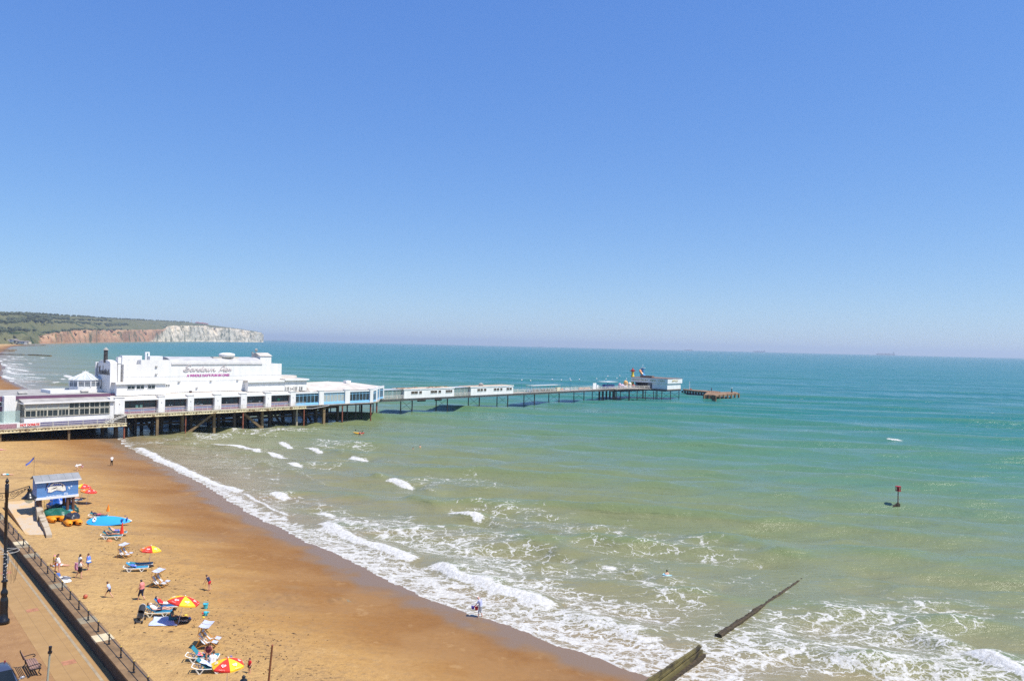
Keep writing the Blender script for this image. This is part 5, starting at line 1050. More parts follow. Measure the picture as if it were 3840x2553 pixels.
# ---------------------------------------------------------------- promenade lamp posts
def big_lamp(lab, x, y, z, h, az, lights=False):
    T = thing('street_lamp', lab, 'lamp', (x, y, z), az)
    m = MB(); m.lathe([(.36, 0), (.36, .25), (.27, .32), (.24, .8), (.25, 1.5), (.22, 1.7), (.16, 1.85), (.22, 2.0), (.22, 2.15), (.13, 2.3), (.12, 2.75), (.2, 2.8), (.2, 2.88), (.11, 2.95), (.09, h - 1.3), (.12, h - 1.28), (.12, h - .42), (.07, h - .36)], n=14); m.build('post', BLACK, T, smooth=True)
    m = MB(); m.lathe([(.05, h - .36), (.12, h - .25), (.1, h - .14), (.04, h - .1), (.06, h - .05), (.01, h)], n=10); m.build('finial', BLACK, T, smooth=True)
    for sg in (1, -1):
        m = MB(); m.path([(.08 * sg, 0, h - 1.0), (1.0 * sg, 0, h - .86), (1.62 * sg, 0, h - .78)], .028, 6)
        for cx_, r_, zz_ in ((.42, .2, -1.2), (.78, .13, -1.12), (1.05, .1, -1.05), (1.28, .08, -.98)):
            m.path([(sg * (cx_ + r_ * (1 - q * .045) * math.cos(q * .55)), 0, h + zz_ + r_ * (1 - q * .045) * math.sin(q * .55)) for q in range(18)], .016, 4)
        m.path([(sg * a, 0, h + b) for a, b in ((.1, -1.42), (.5, -1.42), (.8, -1.27), (1.2, -1.1), (1.5, -.86))], .02, 4); m.build('bracket', BLACK, T)
        m = MB(); c = (1.62 * sg, 0, h - .78)
        m.lathe([(.03, .0), (.06, -.1), (.03, -.16), (.13, -.2), (.13, -.3), (.1, -.33), (.16, -.5), (.3, -.68), (.48, -.82), (.48, -.86), (.2, -.84)], c, 16); ln_ = m.build('lantern', BLACK, T, smooth=True)
        m = MB(); m.lathe([(.3, -.86), (.28, -1.0), (.18, -1.14), (.02, -1.2)], c, 12); m.build('glass_bowl', CLEAR, ln_, smooth=True)
    if lights:
        m = MB(); lr_ = random.Random(1)
        for k in range(24): a = k * math.pi / 12; b = a + math.pi / 12; m.tube((.8 * math.cos(a), .8 * math.sin(a), h - 4.9), (.8 * math.cos(b), .8 * math.sin(b), h - 4.9), .018, .018, 4)
        for k in range(4): a = k * math.pi / 2; m.tube((0, 0, h - 4.9), (.8 * math.cos(a), .8 * math.sin(a), h - 4.9), .015, .015, 4)
        m.build('wire_ring', RAILM, T); m = MB()
        for k in range(16):
            a = k * math.pi / 8; m.path([((.8 - .22 * q * q) * math.cos(a), (.8 - .22 * q * q) * math.sin(a), h - 4.9 - 2.1 * q) for q in (0, .35, .7, .9, 1.)], .008, 3)
        m.build('light_string', IRON, T)
        m = MB()
        for k in range(90): q = lr_.random(); a = q * 60; m.ball((.13 * math.cos(a), .13 * math.sin(a), h - 7.0 + q * 2.2), .022, n=5, m=4)
        m.build('fairy_lights', WHITE2, T); m = MB(); m.box(.07, .2, -.1, .1, 4.0, 4.5); m.build('control_box', mat('grey_box', (.2, .21, .22), .5, .2, 3), T)
lx, ly = at(13, 2337, ZP); big_lamp('tall black twin lamp post hung with fairy lights on the promenade by the railing', lx, ly, ZP, 9.75, WRZ + rad(118), True)
lx, ly = at(914, 2529, 12.75); big_lamp('second black lamp post, only finial tip and lantern cap showing at the bottom edge', lx, ly, ZP, 9.75, WRZ + rad(62))
# slim pole with black head
px_, py_ = at(172, 2620, ZP); T = thing('slim_pole', 'thin pale leaning pole with black head on the promenade', 'pole', (px_, py_, ZP)); tx = (.10, .0, 2.75)
m = MB(); m.tube((0, 0, 0), (.15, 0, 2.45), .055, .05, 8); m.build('pole', mat('pale_green_pole', (.36, .38, .30), .5, .15, 3), T); m = MB(); m.tube((.15, 0, 2.45), (.155, 0, 2.55), .11, .11, 10); m.tube((.155, 0, 2.55), (.17, 0, 2.82), .07, .085, 10); m.build('head', BLACK, T)
# bench
u, v = wl(118, 2517, ZP); T = wthing('park_bench', 'dark iron bench with pinkish slats facing the sea, empty', 'bench', u, v, ZP)
SLAT = mat('weathered_slat', (.30, .18, .14), .6, .25, 2)
m = MB(); [m.box(-.85, .85, y, y + .085, .43, .46) for y in (-.2, -.09, .02, .13, .24)]; m.build('seat', SLAT, T)
m = MB()
for k in range(4): z_ = .52 + k * .12; m.box(-.85, .85, -.27 - k * .045, -.25 - k * .045, z_, z_ + .085)
m.build('backrest', SLAT, T)
for s_ in (-.87, .87):
    m = MB(); m.path([(s_, -.2, .44), (s_, -.28, .5), (s_, -.45, 1.0), (s_, -.43, 1.06)], .028, 5); m.path([(s_, -.3, .64), (s_, 0, .68), (s_, .24, .69), (s_, .33, .6), (s_, .27, .52), (s_, .2, .58)], .026, 5); m.bar((s_, -.22, .42), (s_, .33, .42), .05, .06); m.build('armrest', BLACK, T)
    for pp in ([(s_, .28, .42), (s_, .2, .2), (s_, .34, .02)], [(s_, -.2, .42), (s_, -.16, .2), (s_, -.33, .02)]): m = MB(); m.path(pp, .03, 5); m.build('leg', BLACK, T)
# car
u, v = wl(20, 2560, ZP); ca = Vector(at(78, 2522, ZP + 1.05)); u, v = (ca - wa).dot(wd_), (ca - wa).dot(wn)
T = wthing('parked_car', 'blue grey car with dark windscreen parked at the bottom left corner', 'car', u - .2, v - 1.02, ZP)
CARP = mat('car_paint', (.10, .12, .19), .28, .08, .6, metal=.55); CG = mat('car_glass', (.012, .016, .018), .05, .2, 1)
secs = [(-2.1, .55, .62, .85, .72), (-1.95, .35, .8, 1.05, .62), (-1.0, .25, .84, 1.42, .56), (-.2, .25, .85, 1.49, .56), (.42, .25, .85, 1.44, .57), (1.15, .25, .84, 1.0, .70), (1.85, .3, .8, .86, .70), (2.12, .4, .64, .70, .60)]
m = MB(); vs = []
for x, zb, w_, zt, tw in secs: vs += [(x, -w_ * .96, zb), (x, -w_, .62), (x, -w_ * .97, .88 if zt > .95 else zt * .95), (x, -tw, zt - .05), (x, -tw * .8, zt), (x, 0, zt + .02), (x, tw * .8, zt), (x, tw, zt - .05), (x, w_ * .97, .88 if zt > .95 else zt * .95), (x, w_, .62), (x, w_ * .96, zb)]
n_ = 11; m.add(vs, [(i * n_ + k, i * n_ + k + 1, (i + 1) * n_ + k + 1, (i + 1) * n_ + k) for i in range(len(secs) - 1) for k in range(n_ - 1)] + [tuple(range(n_)), tuple(range((len(secs) - 1) * n_, len(secs) * n_))[::-1]]); m.build('body', CARP, T, smooth=True)
m = MB(); m.add([(.47, -.53, 1.46), (.47, .53, 1.46), (1.14, .66, 1.035), (1.14, -.66, 1.035)], [(0, 3, 2, 1)]); m.build('windscreen', CG, T, solid=.012)
m = MB()
for s_ in (-1, 1): m.add([(-.9, s_ * .6, 1.40), (.38, s_ * .6, 1.40), (.98, s_ * .825, .95), (-1.2, s_ * .83, .95)], [(0, 1, 2, 3)])
m.build('side_glass', CG, T, solid=.012)
for s_ in (-1, 1):
    m = MB(); m.ball((.82, s_ * 1.0, 1.02), .07, .13, .085, 10, 7); m.bar((.84, s_ * .8, .95), (.82, s_ * .95, .99), .06, .04); m.build('wing_mirror', mat('mirror_silver', (.5, .48, .47), .25, .05, 3, metal=.6), T, smooth=True)
    for x in (-1.35, 1.35): m = MB(); m.tube((x, s_ * .68, .31), (x, s_ * .87, .31), .31, .31, 18); m.build('wheel', mat('tyre', (.02, .02, .02), .8, .2, 5), T)
    m = MB(); m.ball((1.95, s_ * .6, .68), .16, .14, .08, 8, 6); m.build('headlight', mat('lamp_glass', (.5, .5, .5), .1, .1, 3), T)
m = MB(); m.box(-1.0, -.86, .40, .47, 1.44, 1.5); m.build('tail_light', mat('tail_red', (.25, .02, .02), .3, .1, 3), T)
# rusty marker pole
x, y, z = ground(1004, 2572); T = thing('marker_pole', 'leaning rusty brown pole rising from the bottom edge of the beach', 'pole', (x, y, z)); xt, yt = at(1016, 2420, z + 2.3); D_ = at(1004, 2572, z)
m = MB(); m.tube((0, 0, -.3), (.22, 0, (2572 - 2420) * y / F), .07, .06, 8); m.build('pole', mat('rust_brown', (.20, .075, .03), .8, .35, 2), T); m = MB(); m.tube((.22, 0, (2572 - 2420) * y / F), (.225, 0, (2572 - 2420) * y / F + .06), .075, .05, 8); m.build('cap', RUST, T)

# ================================================================ slipway, kiosk, boats
def z4(x, y): return (x / 3.37, 1650 + y / 3.37)
def pxpoly(pts, zs): return [at(*z4(*p), z) for p, z in zip(pts, zs)]
SZ_ = ground(*z4(455, 1195))[2]; zs = [1.95, 1.95, 1.6, SZ_ + .03, SZ_ + .03]; pl = pxpoly([(55, 775), (425, 757), (475, 915), (588, 1192), (325, 1195)], zs)
g = NT('slipway_surface'); P = g.pos(); nn_ = g.noise(P, 1.2, 5, .6); cc = g.mix(g.sstep(g.math('ADD', g.math('MULTIPLY', nn_, 1.2), g.noise(P, .35, 2)), 1.0, 1.2), (.50, .40, .29), (.55, .37, .18))
m = MB(); m.prism(pl, [.8] * 5, zs); tag(m.build('slipway', g.out(g.principled(Base_Color=cc, Roughness=.9, Normal=g.bump(nn_, .03)))), kind='structure')
T = thing('slipway_wall', 'stepped old stone wall along the sandy slipway', 'wall', (*at(*z4(560, 1000), 2), 1))
for pts, zt in (([(436, 762), (512, 752), (548, 880), (470, 908)], (2.55, 2.55, 2.5, 2.5)), ([(478, 918), (556, 908), (590, 1000), (515, 1022)], (2.1, 2.1, 1.95, 1.95)), ([(516, 1024), (592, 1002), (622, 1080), (553, 1095)], (1.85, 1.85, 1.7, 1.7)), ([(554, 1097), (623, 1082), (660, 1193), (586, 1200)], (1.62, 1.62, 1.42, 1.42))):
    m = MB(); q = pxpoly(pts, zt); m.prism([(p[0] - T.location.x, p[1] - T.location.y) for p in q], -.6, [z - 1 for z in (zt if True else zt)]); m.build('stone_block', STONE, T)
# kiosk
kb = 3.42
BL, BR = Vector(at(137, 1874, kb)), Vector(at(292.7, 1858.4, kb)); kd = (BR - BL); KW = kd.length; KRZ = math.atan2(kd.y, kd.x); KH = (1874 - 1808.4) * BL.y / F
zg_ = sand_z(BR.x, BR.y)
T = thing('beach_kiosk', 'blue boarded kiosk with cream diving mask mural raised on brown posts', 'kiosk', (BL.x, BL.y, kb), KRZ)
g = NT('blue_weatherboard'); tc = g.new('ShaderNodeTexCoord').outputs['Object']; sp = g.new('ShaderNodeSeparateXYZ'); g.link(tc, sp.inputs[0])
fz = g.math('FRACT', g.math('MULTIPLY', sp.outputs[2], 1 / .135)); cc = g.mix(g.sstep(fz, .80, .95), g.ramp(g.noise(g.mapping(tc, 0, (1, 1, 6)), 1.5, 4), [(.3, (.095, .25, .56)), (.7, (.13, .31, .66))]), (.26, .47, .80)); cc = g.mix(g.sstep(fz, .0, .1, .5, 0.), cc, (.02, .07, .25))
KB = g.out(g.principled(Base_Color=cc, Roughness=.5, Normal=g.bump(fz, .02)))
m = MB(); m.box(0, KW, 0, 2.3, .22, KH); m.extr_x([(0.001, KH), (1.15, KH + .5), (2.299, KH)], .002, KW - .002); m.build('wall', KB, T)
m = MB(); m.box(-.06, KW + .06, -.06, 2.36, -.05, .22); m.build('skirting', WHITE2, T)
for sg, (y0, y1) in ((0, (-.28, 1.15)), (1, (1.15, 2.6))):
    m = MB()
    for k in range(6):
        a, b = -.25 + (KW + .5) * k / 6, -.25 + (KW + .5) * (k + 1) / 6 - .015
        za, zb2 = (KH + .02, KH + .58) if sg == 0 else (KH + .58, KH + .02); m.extr_x([(y0, za), (y1, zb2), (y1, zb2 + .04), (y0, za + .04)], a, b)
    m.build('roof', mat('felt_panel', (.25, .255, .26), .75, .18, 1.), T)
m = MB(); m.box(-.25, KW + .25, -.31, -.285, KH - .08, KH + .06); m.build('bargeboard', WHITE2, T)
for x in (KW - 1.05, KW - .45):
    for y in (.25, 2.0): m = MB(); m.tube((x, y, zg_ - kb - .3), (x, y, -.05), .17, .17, 10); m.build('post', mat('brown_post', (.13, .06, .04), .7, .35, 2), T)
m = MB(); m.box(.3, .6, .3, 2, -1.6, -.05); m.build('post', mat('brown_post', (.13, .06, .04)), T)
def kuv(x, y): yt = 670 - 140 * (x - 275) / 1530; return (x - 275) / 1530 * KW, .22 + (KH - .22) * (1 - (y - yt) / 640)
def mural(name, pts, mtl, d0, d1):
    m = MB(); m.extr_y([kuv(*p) for p in pts], -d1, -d0); return m.build(name, mtl, T)
MC = mat('mural_cream', (.80, .77, .68), .6, .3, 6); MB_ = mat('mural_blue', (.02, .05, .34), .5, .3, 5)
mural('mural_outline', [(640, 1095), (650, 960), (630, 880), (705, 850), (745, 750), (850, 680), (1000, 660), (1140, 668), (1270, 735), (1345, 840), (1360, 1015), (1240, 1065), (1100, 1030), (1000, 1012), (905, 1050), (820, 1100), (740, 1110)], MB_, .004, .02)
mk = mural('mural_mask', [(668, 1082), (680, 960), (652, 885), (722, 868), (762, 768), (860, 702), (1000, 680), (1130, 690), (1250, 752), (1320, 850), (1335, 1005), (1240, 1042), (1100, 1008), (1000, 990), (900, 1028), (820, 1078), (740, 1088)], MC, .024, .035)
mural('mural_detail', [(840, 800), (850, 752), (960, 735), (1100, 738), (1195, 770), (1200, 800), (1000, 792), (930, 800)], mat('mural_mid_blue', (.06, .15, .55), .5, .2, 4), .037, .045)
mural('mural_detail', [(800, 945), (870, 905), (940, 880), (1012, 858), (985, 905), (900, 938)], mat('mural_brown', (.09, .06, .06), .6, .3, 5), .037, .045)
mural('mural_detail', [(1170, 790), (1215, 770), (1225, 850), (1200, 860)], mat('mural_brown', (.09, .06, .06)), .047, .053)
for k in range(9): x = 850 + k * 38; mural('mural_tooth', [(x, 770 - (4 - abs(k - 4)) * 10), (x + 8, 730 - (4 - abs(k - 4)) * 7), (x + 22, 730 - (4 - abs(k - 4)) * 7), (x + 16, 772 - (4 - abs(k - 4)) * 10)], mat('mural_brown', (.09, .06, .06)) if k % 2 else MC, .05, .056)
mural('mural_snorkel', [(600, 985), (575, 970), (625, 740), (660, 745)], mat('mural_navy', (.02, .04, .13), .5, .2, 4), .004, .03); mural('mural_snorkel', [(620, 740), (630, 700), (680, 700), (685, 770), (655, 800)], mat('mural_umber', (.16, .10, .08), .6, .3, 4), .004, .028)
for pts in ([(1425, 850), (1450, 850), (1500, 890), (1495, 950), (1470, 975), (1462, 930), (1430, 930)], [(1500, 830), (1560, 800), (1580, 840), (1530, 870)], [(1265, 1150), (1300, 1110), (1390, 1100), (1430, 1150), (1390, 1185), (1300, 1195)]): mural('mural_mark', pts, mat('mural_white', (.72, .78, .85), .6, .2, 6), .004, .02)
mural('mural_detail', [(1295, 1150), (1340, 1125), (1400, 1130), (1350, 1170)], KB, .022, .028)
x = 630
for wlen in (3, 4, 4, 10):
    for k in range(wlen): y = 1250 - (x - 630) * .105; mural('lettering', [(x, y + 18), (x, y - 16), (x + 16, y - 18), (x + 16, y + 16)], mat('mural_white', (.72, .78, .85)), .004, .015); x += 23
    x += 26
m = MB(); m.extr_x([(2.3, .3), (2.31, .3), (2.31, KH), (2.3, KH)], .1, KW - .1); 
# bits around the kiosk: yellow hand rails, black bag, white float
x, y, z = ground(*z4(655, 905)); T = thing('hand_rail', 'yellow tubular hand rail frame under the left half of the kiosk', 'rail', (x, y, z)); m = MB()
for dz in (.0, .45, .95, 1.35): m.tube((-1.05, .2, dz + .25), (0, 0, dz + .3), .035, .035, 5)
m.tube((0, 0, 0), (0, 0, 1.7), .04, .04, 5); m.tube((-.25, 3.2, 0), (-.25, 3.2, 1.7), .03, .03, 5); m.tube((-1.05, .2, 0), (-1.05, .2, 1.6), .04, .04, 5); m.build('frame', mat('yellow_tube', (.68, .48, .15), .5, .15, 3), T)
def lump(nm, seed, rx, ry, rz, n=16, mm=10, amp=.25, flatb=True):
    """irregular draped lump resting on z=0"""
    m = MB(); m.ball((0, 0, 0), 1, n=n, m=mm); r = random.Random(seed); ph = [r.uniform(0, 6) for _ in range(8)]; vs = []
    for x, y, z in m.v:
        k = 1 + amp * (.5 * math.sin(5 * x + ph[0]) * math.sin(4 * y + ph[1]) + .35 * math.sin(9 * x + 3 * z + ph[2]) + .3 * math.sin(8 * y + 6 * z + ph[3]) + .2 * math.sin(17 * x + 13 * y + ph[4]))
        z2 = max(z, -.05) if flatb else z; vs.append((x * rx * k, y * ry * k, z2 * rz * k))
    m.v = vs; return m
def single(name, lab, cat, mb, mtl, loc, rz=0, group=None, smooth=True):
    o = mb.build(name, mtl, smooth=smooth); o.location = loc; o.rotation_euler = (0, 0, rz); return tag(o, lab, cat, group)
x, y, z = ground(*z4(400, 770)); single('bag', 'shapeless black bag hanging at the left corner of the kiosk above the stone wall', 'bag', lump('b', 3, .55, .4, 1.3), cloth('black', (.012, .012, .014)), (x, y + .3, z + .1))
x, y, z = ground(*z4(436, 790)); single('float', 'small white float at the foot of the kiosk left corner', 'float', lump('f', 5, .2, .2, .5), WHITE2, (x, y, z + .6))
ORG = mat('orange_hull', (.80, .30, .015), .35, .1, 1)
def pedalo(lab, px, py, rz, L=2.6, seat=(.12, .45, .65), low=False):
    x, y, z = ground(px, py); T = thing('pedalo', lab, 'pedalo', (x, y, z), rz, 'orange pedalos drawn up by the kiosk')
    for s_ in (-.5, .5):
        m = MB()
        def hull(q, a, s_=s_):
            xx = -L / 2 + L * q; r_ = .36 * min(1, (math.sin(math.pi * min(max(q, .015), .985)) * 2.2)) ** .55; return (xx, s_ + r_ * math.cos(a * 6.283), .34 + r_ * .95 * math.sin(a * 6.283))
        m.sheet(lambda a, q: hull(q, a), 14, 18); m.build('float_hull', ORG, T, smooth=True)
    m = MB(); m.box(-L / 2 + .35, L / 2 - .4, -.6, .6, .55, .68); m.build('deck', ORG, T); m = MB(); m.box(-.5, .15, -.5, .5, .68, .85)
    if not low: m.extr_y([(-.5, .85), (-.38, .85), (-.5, 1.25), (-.6, 1.25)], -.5, .5); m.box(-L / 2 + .1, -L / 2 + .5, -.45, .45, .68, .8); m.build('seat', mat('pedalo_blue', seat, .4, .1, 3), T); return T
def tarp(lab, px, py, dz, sz, col, seed, rz=0, grp='tarpaulins over the pedalos'):
    x, y, z = ground(px, py); nm = lab.split()[0]; return single('tarpaulin', lab, 'tarpaulin', lump('t', seed, *sz, 28, 16, .22), mat('tarp_' + nm, col, .38, .35, 2.5, bump=.5), (x, y, z + dz), rz, grp)
pedalo('orange pedalo half hidden under a green tarpaulin', 205, 1953, rad(-38), low=True); tarp('green crumpled tarpaulin over the farther pedalo and its gear', 208, 1948, .55, (1.75, 1.0, .7), (.012, .11, .075), 4, rad(10))
pedalo('orange pedalo under a black tarpaulin, nearest to the camera', 272, 1966, rad(-50), low=True); tarp('black crumpled tarpaulin on the nearest orange pedalo', 270, 1963, .62, (1.05, .8, .6), (.03, .03, .04), 8, rad(-40))
pedalo('orange pedalo with turquoise seat between the two tarpaulins', 255, 1938, rad(-45), seat=(.08, .42, .62)); tarp('dark green tarpaulin heap in the shade below the kiosk', 238, 1925, .2, (1.9, 1.1, 1.05), (.008, .06, .055), 12)
tarp('blue tarpaulin mound beneath the middle of the kiosk', 224, 1905, .2, (1.5, 1.0, 1.25), (.02, .10, .42), 15)
# boards
def bd(lab, name, px, py, L, wdt, tilt, rz, m_, marks=None, th=.14):
    x, y, z = ground(px, py); T = thing(name, lab, 'board', (x, y, z), rz)
    R_ = Matrix.Rotation(tilt, 3, 'X')
    m = MB()
    def pt(a, q):
        xx = -L / 2 + L * q; k = max(.004, math.sin(math.pi * min(1, max(0, q ** .8))) ** .6); an_ = a * 6.283; yy = wdt / 2 * k * math.cos(an_); zz_ = th / 2 * k * math.sin(an_) + .25 * abs(2 * q - 1) ** 3 * -.5
        v = R_ @ Vector((xx, yy + wdt / 2, zz_)); return (v.x, v.y, v.z + .02)
    m.sheet(pt, 16, 30); m.build('hull', m_, T, smooth=True)
    return T, R_
T, R_ = bd('long bright blue paddle board propped on its edge with fins showing', 'paddle_board', 403, 1972, 4.75, 1.25, rad(50), rad(12), mat('board_blue', (.035, .36, .80), .35, .06, 1))
def onb(T, R_, nm, pts, th, mtl, off=.09):
    m = MB(); vs = []
    for d in (off, off + th):
        for x, y in pts: v = R_ @ Vector((x, y, d)); vs.append((v.x, v.y, v.z + .02))
    n = len(pts); m.add(vs, [tuple(range(n)), tuple(range(2 * n - 1, n - 1, -1))] + [(i, n + i, n + (i + 1) % n, (i + 1) % n) for i in range(n)]); m.build(nm, mtl, T)
onb(T, R_, 'emblem', [(-1.5 + .2 * math.cos(a), .78 + .3 * math.sin(a)) for a in np.linspace(0, 5.9, 12)], .02, WHITE2); onb(T, R_, 'emblem', [(-1.62, .9), (-1.4, .68), (-1.33, .75), (-1.55, .97)], .03, IRON, .1)
for pts in ([(1.3, .75), (1.6, .75), (1.5, .45), (1.42, .45)], [(1.85, .95), (2.0, .95), (2.0, .6), (1.9, .6)], [(1.55, 1.15), (1.75, 1.12), (1.75, 1.2)]): onb(T, R_, 'fin', pts, .1, mat('board_navy', (.02, .05, .2), .4, .1, 3), .08)
bd('white canoe with orange rim lying just behind the blue board', 'canoe', 425, 1958, 3.9, .8, rad(25), rad(8), WHITE2, th=.45)
bd('orange rimmed hull showing at the right end behind the blue board', 'canoe', 448, 1955, 2.6, .8, rad(20), rad(-6), mat('orange_rim', (.78, .38, .14), .4, .1, 2), th=.4)
x, y, z = ground(436, 1938); T = thing('short_mast', 'thin yellow mast standing behind the blue board', 'mast', (x, y, z)); m = MB(); m.tube((0, 0, 0), (.03, 0, 1.0), .035, .03, 6); m.build('mast', mat('mast_yellow', (.75, .48, .12), .5, .1, 3), T); m = MB(); m.ball((.03, 0, 1.02), .05); m.build('cap', mat('mast_yellow', (.75, .48, .12)), T)

# ================================================================ beach furniture
RED = mat('parasol_red', (.74, .035, .02), .75, .08, 3); YEL = mat('parasol_yellow', (.85, .52, .02), .75, .08, 3); ORA = mat('parasol_orange', (.82, .22, .02), .75, .08, 3)
LOGO = mat('parasol_white_print', (.82, .80, .76), .75, .05, 3)
def heart_pts(r):
    out = []
    for k in range(28):
        a = 6.283 * k / 28; out.append((r * .95 * math.sin(a) ** 3 * 1.25, r * (.85 * math.cos(a) - .32 * math.cos(2 * a) - .12 * math.cos(3 * a) - .05 * math.cos(4 * a)) * .95))
    return out
def parasol(lab, base, tilt=(0, 0), R=1.12, H=2.05, rot=0., cols=None):
    cols = cols or [RED, YEL] * 3
    T = thing('parasol', lab, 'parasol', base, 0, 'open red and yellow parasols on the beach')
    M_ = Matrix.Rotation(tilt[0], 3, 'X') @ Matrix.Rotation(tilt[1], 3, 'Y')
    tp_ = lambda v: tuple(M_ @ Vector(v))
    m = MB(); m.tube((0, 0, -.2), tp_((0, 0, H)), .022, .02, 6); m.build('pole', WHITE2, T)
    def prof(r): return H - .03 - .38 * (r / R) ** 1.6
    for k in range(6):
        a0, a1 = rot + k * math.pi / 3, rot + (k + 1) * math.pi / 3
        m = MB()
        def pt(u, v):
            r = R * (.02 + .98 * v); a = a0 + (a1 - a0) * u; sag = 1 - .11 * math.sin(math.pi * u); r2 = r * sag / math.cos(0)
            return tp_((r2 * math.cos(a), r2 * math.sin(a), prof(r) - .03 * v * math.sin(math.pi * u)))
        m.sheet(pt, 6, 8)
        def val(u, v): a = a0 + (a1 - a0) * u; return tp_((R * (1 - .11 * math.sin(math.pi * u)) * math.cos(a), R * (1 - .11 * math.sin(math.pi * u)) * math.sin(a), prof(R) - .03 * math.sin(math.pi * u) - .10 * v))
        pnl = m.build('panel', cols[k], T, solid=.004)
        m = MB(); m.sheet(lambda u, v: val(u, v), 6, 1); m.build('valance', cols[k], pnl, solid=.004)
        # swirl-heart emblem and a short word along the hem
        am = (a0 + a1) / 2; er, et = Vector((math.cos(am), math.sin(am), 0)), Vector((-math.sin(am), math.cos(am), 0))
        def onp(tx, ry):
            r = R * .66 - ry; p = er * r + et * tx; rr = math.hypot(p.x, p.y) / math.cos(0); return tp_((p.x, p.y, prof(min(R, rr * 1.03)) + .018))
        m = MB(); H1, H2 = heart_pts(.125 * R), heart_pts(.092 * R)
        for i in range(28):
            j = (i + 1) % 28; q = [onp(-H1[i][0], H1[i][1]), onp(-H1[j][0], H1[j][1]), onp(-H2[j][0], H2[j][1]), onp(-H2[i][0], H2[i][1])]; m.add(q, [(0, 1, 2, 3)])
        H3 = heart_pts(.06 * R); H4 = heart_pts(.036 * R)
        for i in range(3, 26): j = i + 1; q = [onp(-H3[i][0], H3[i][1]), onp(-H3[j % 28][0], H3[j % 28][1]), onp(-H4[j % 28][0], H4[j % 28][1]), onp(-H4[i][0], H4[i][1])]; m.add(q, [(0, 1, 2, 3)])
        m.build('emblem', LOGO, pnl, solid=.004)
        vs, fs = txt_mesh("WALL'S", .11, .002); w_ = txt_width(vs); m = MB(); m.add([onp(-(v[0] - w_ / 2) * -1., -.285 + v[1] * .8) for v in vs], fs); m.build('lettering', LOGO, pnl)
    m = MB(); m.ball(tp_((0, 0, H + .03)), .04); m.build('tip', WHITE2, T); return T
def gp(px, py, dz=0.): x, y, z = ground(px, py); return (x, y, z + dz)
parasol('open parasol above the lounger with a blue towel', gp(557, 2128), (rad(-5), rad(3)), R=.98, rot=rad(-115), cols=[RED, YEL, YEL, RED, ORA, ORA])
parasol('tilted parasol shading the woman on the checked blanket', gp(666, 2336), (rad(-7), rad(12)), R=1.2, rot=rad(-142))
parasol('big parasol cut off by the bottom edge, red panel facing', gp(848, 2592), (rad(0), rad(2)), R=1.0, rot=rad(-122))
parasol('open parasol right of the kiosk with its own shadow beneath', gp(323, 1890), (rad(-4), rad(8)), R=.98, rot=rad(-90), cols=[RED, RED, YEL, RED, YEL, ORA])
parasol('open parasol partly hidden behind the right edge of the kiosk', gp(304, 1872), (rad(-4), rad(6)), R=.98, rot=rad(-80), cols=[RED, RED, YEL, RED, YEL, YEL])
def closed_parasol(lab, base, H, lean, c1, c2):
    T = thing('closed_parasol', lab, 'parasol', base, 0, 'furled orange parasols')
    m = MB(); m.tube((0, 0, -.2), (lean, 0, H), .02, .018, 6); m.build('pole', WHITE2, T); m = MB(); ax = lambda z: lean * z / H
    for k in range(8):
        m.cm = 0 if k in (5, 6, 7) else 1; a0, a1 = k * .785, (k + 1) * .785; am = (a0 + a1) / 2; z0, z1 = H * .42, H - .02
        r0, r1 = .19, .03; m.add([(ax(z0) + r0 * math.cos(a0), r0 * math.sin(a0), z0), (ax(z0) + r0 * 1.2 * math.cos(am), r0 * 1.2 * math.sin(am), z0 - .06), (ax(z0) + r0 * math.cos(a1), r0 * math.sin(a1), z0), (ax(z1) + r1 * math.cos(a1), r1 * math.sin(a1), z1), (ax(z1) + r1 * math.cos(a0), r1 * math.sin(a0), z1)], [(0, 1, 2, 3, 4)])
    m.build('furled_cover', [c1, c2], T)
closed_parasol('furled orange parasol standing behind the blue board', gp(403, 1934), 1.45, .1, ORA, YEL); closed_parasol('furled red orange parasol beside the sunbathing couple', gp(453.5, 2028), 2.0, .13, RED, ORA)

WPL = mat('white_plastic', (.78, .77, .72), .4, .06, 2)
def lounger(lab, base, rz, pad, back=38, cream=None):
    fm = cream or WPL
    T = thing('sun_lounger', lab, 'sun lounger', base, rz, 'white sun loungers on the sand')
    m = MB()
    for s_ in (-.3, .3): m.path([(-1.12, s_, .52), (-.98, s_, .44), (-.75, s_, .36), (-.3, s_, .33), (.95, s_, .33)], .032, 6)
    m.tube((-1.12, -.3, .52), (-1.12, .3, .52), .032, .032, 6); m.tube((.95, -.3, .33), (.95, .3, .33), .032, .032, 6)
    for x in (-.6, -.2, .2, .6): m.box(x - .04, x + .04, -.3, .3, .325, .345)
    m.build('frame', fm, T)
    for s_ in (-.3, .3):
        for x0 in (-.62, .42):
            m = MB(); m.bar((x0 - .22, s_, .33), (x0, s_, -.01), .05, .06); m.bar((x0, s_, -.01), (x0 + .24, s_, .33), .05, .06); m.build('leg', fm, T)
    b = rad(back); m = MB(); m.box(-.22, .93, -.27, .27, .35, .41); m.build('mattress', pad, T)
    m = MB(); c, s = math.cos(b), math.sin(b)
    def bp(l, y, d): return (-.24 - l * c - d * s * -1 * 0 - d * s * 0 + 0, y, .36 + l * s + d * c)
    vs = [bp(l, y, d) for l in (0, .8) for y in (-.27, .27) for d in (0, .06)]; m.add(vs, [(0, 1, 3, 2), (4, 6, 7, 5), (0, 4, 5, 1), (2, 3, 7, 6), (1, 5, 7, 3), (0, 2, 6, 4)]); bk = m.build('backrest', pad, T)
    m = MB(); m.bar((-.24 - .55 * c, 0, .36 + .55 * s - .02), (-.24 - .75, 0, .36), .04, .04); m.build('prop', fm, bk); return T
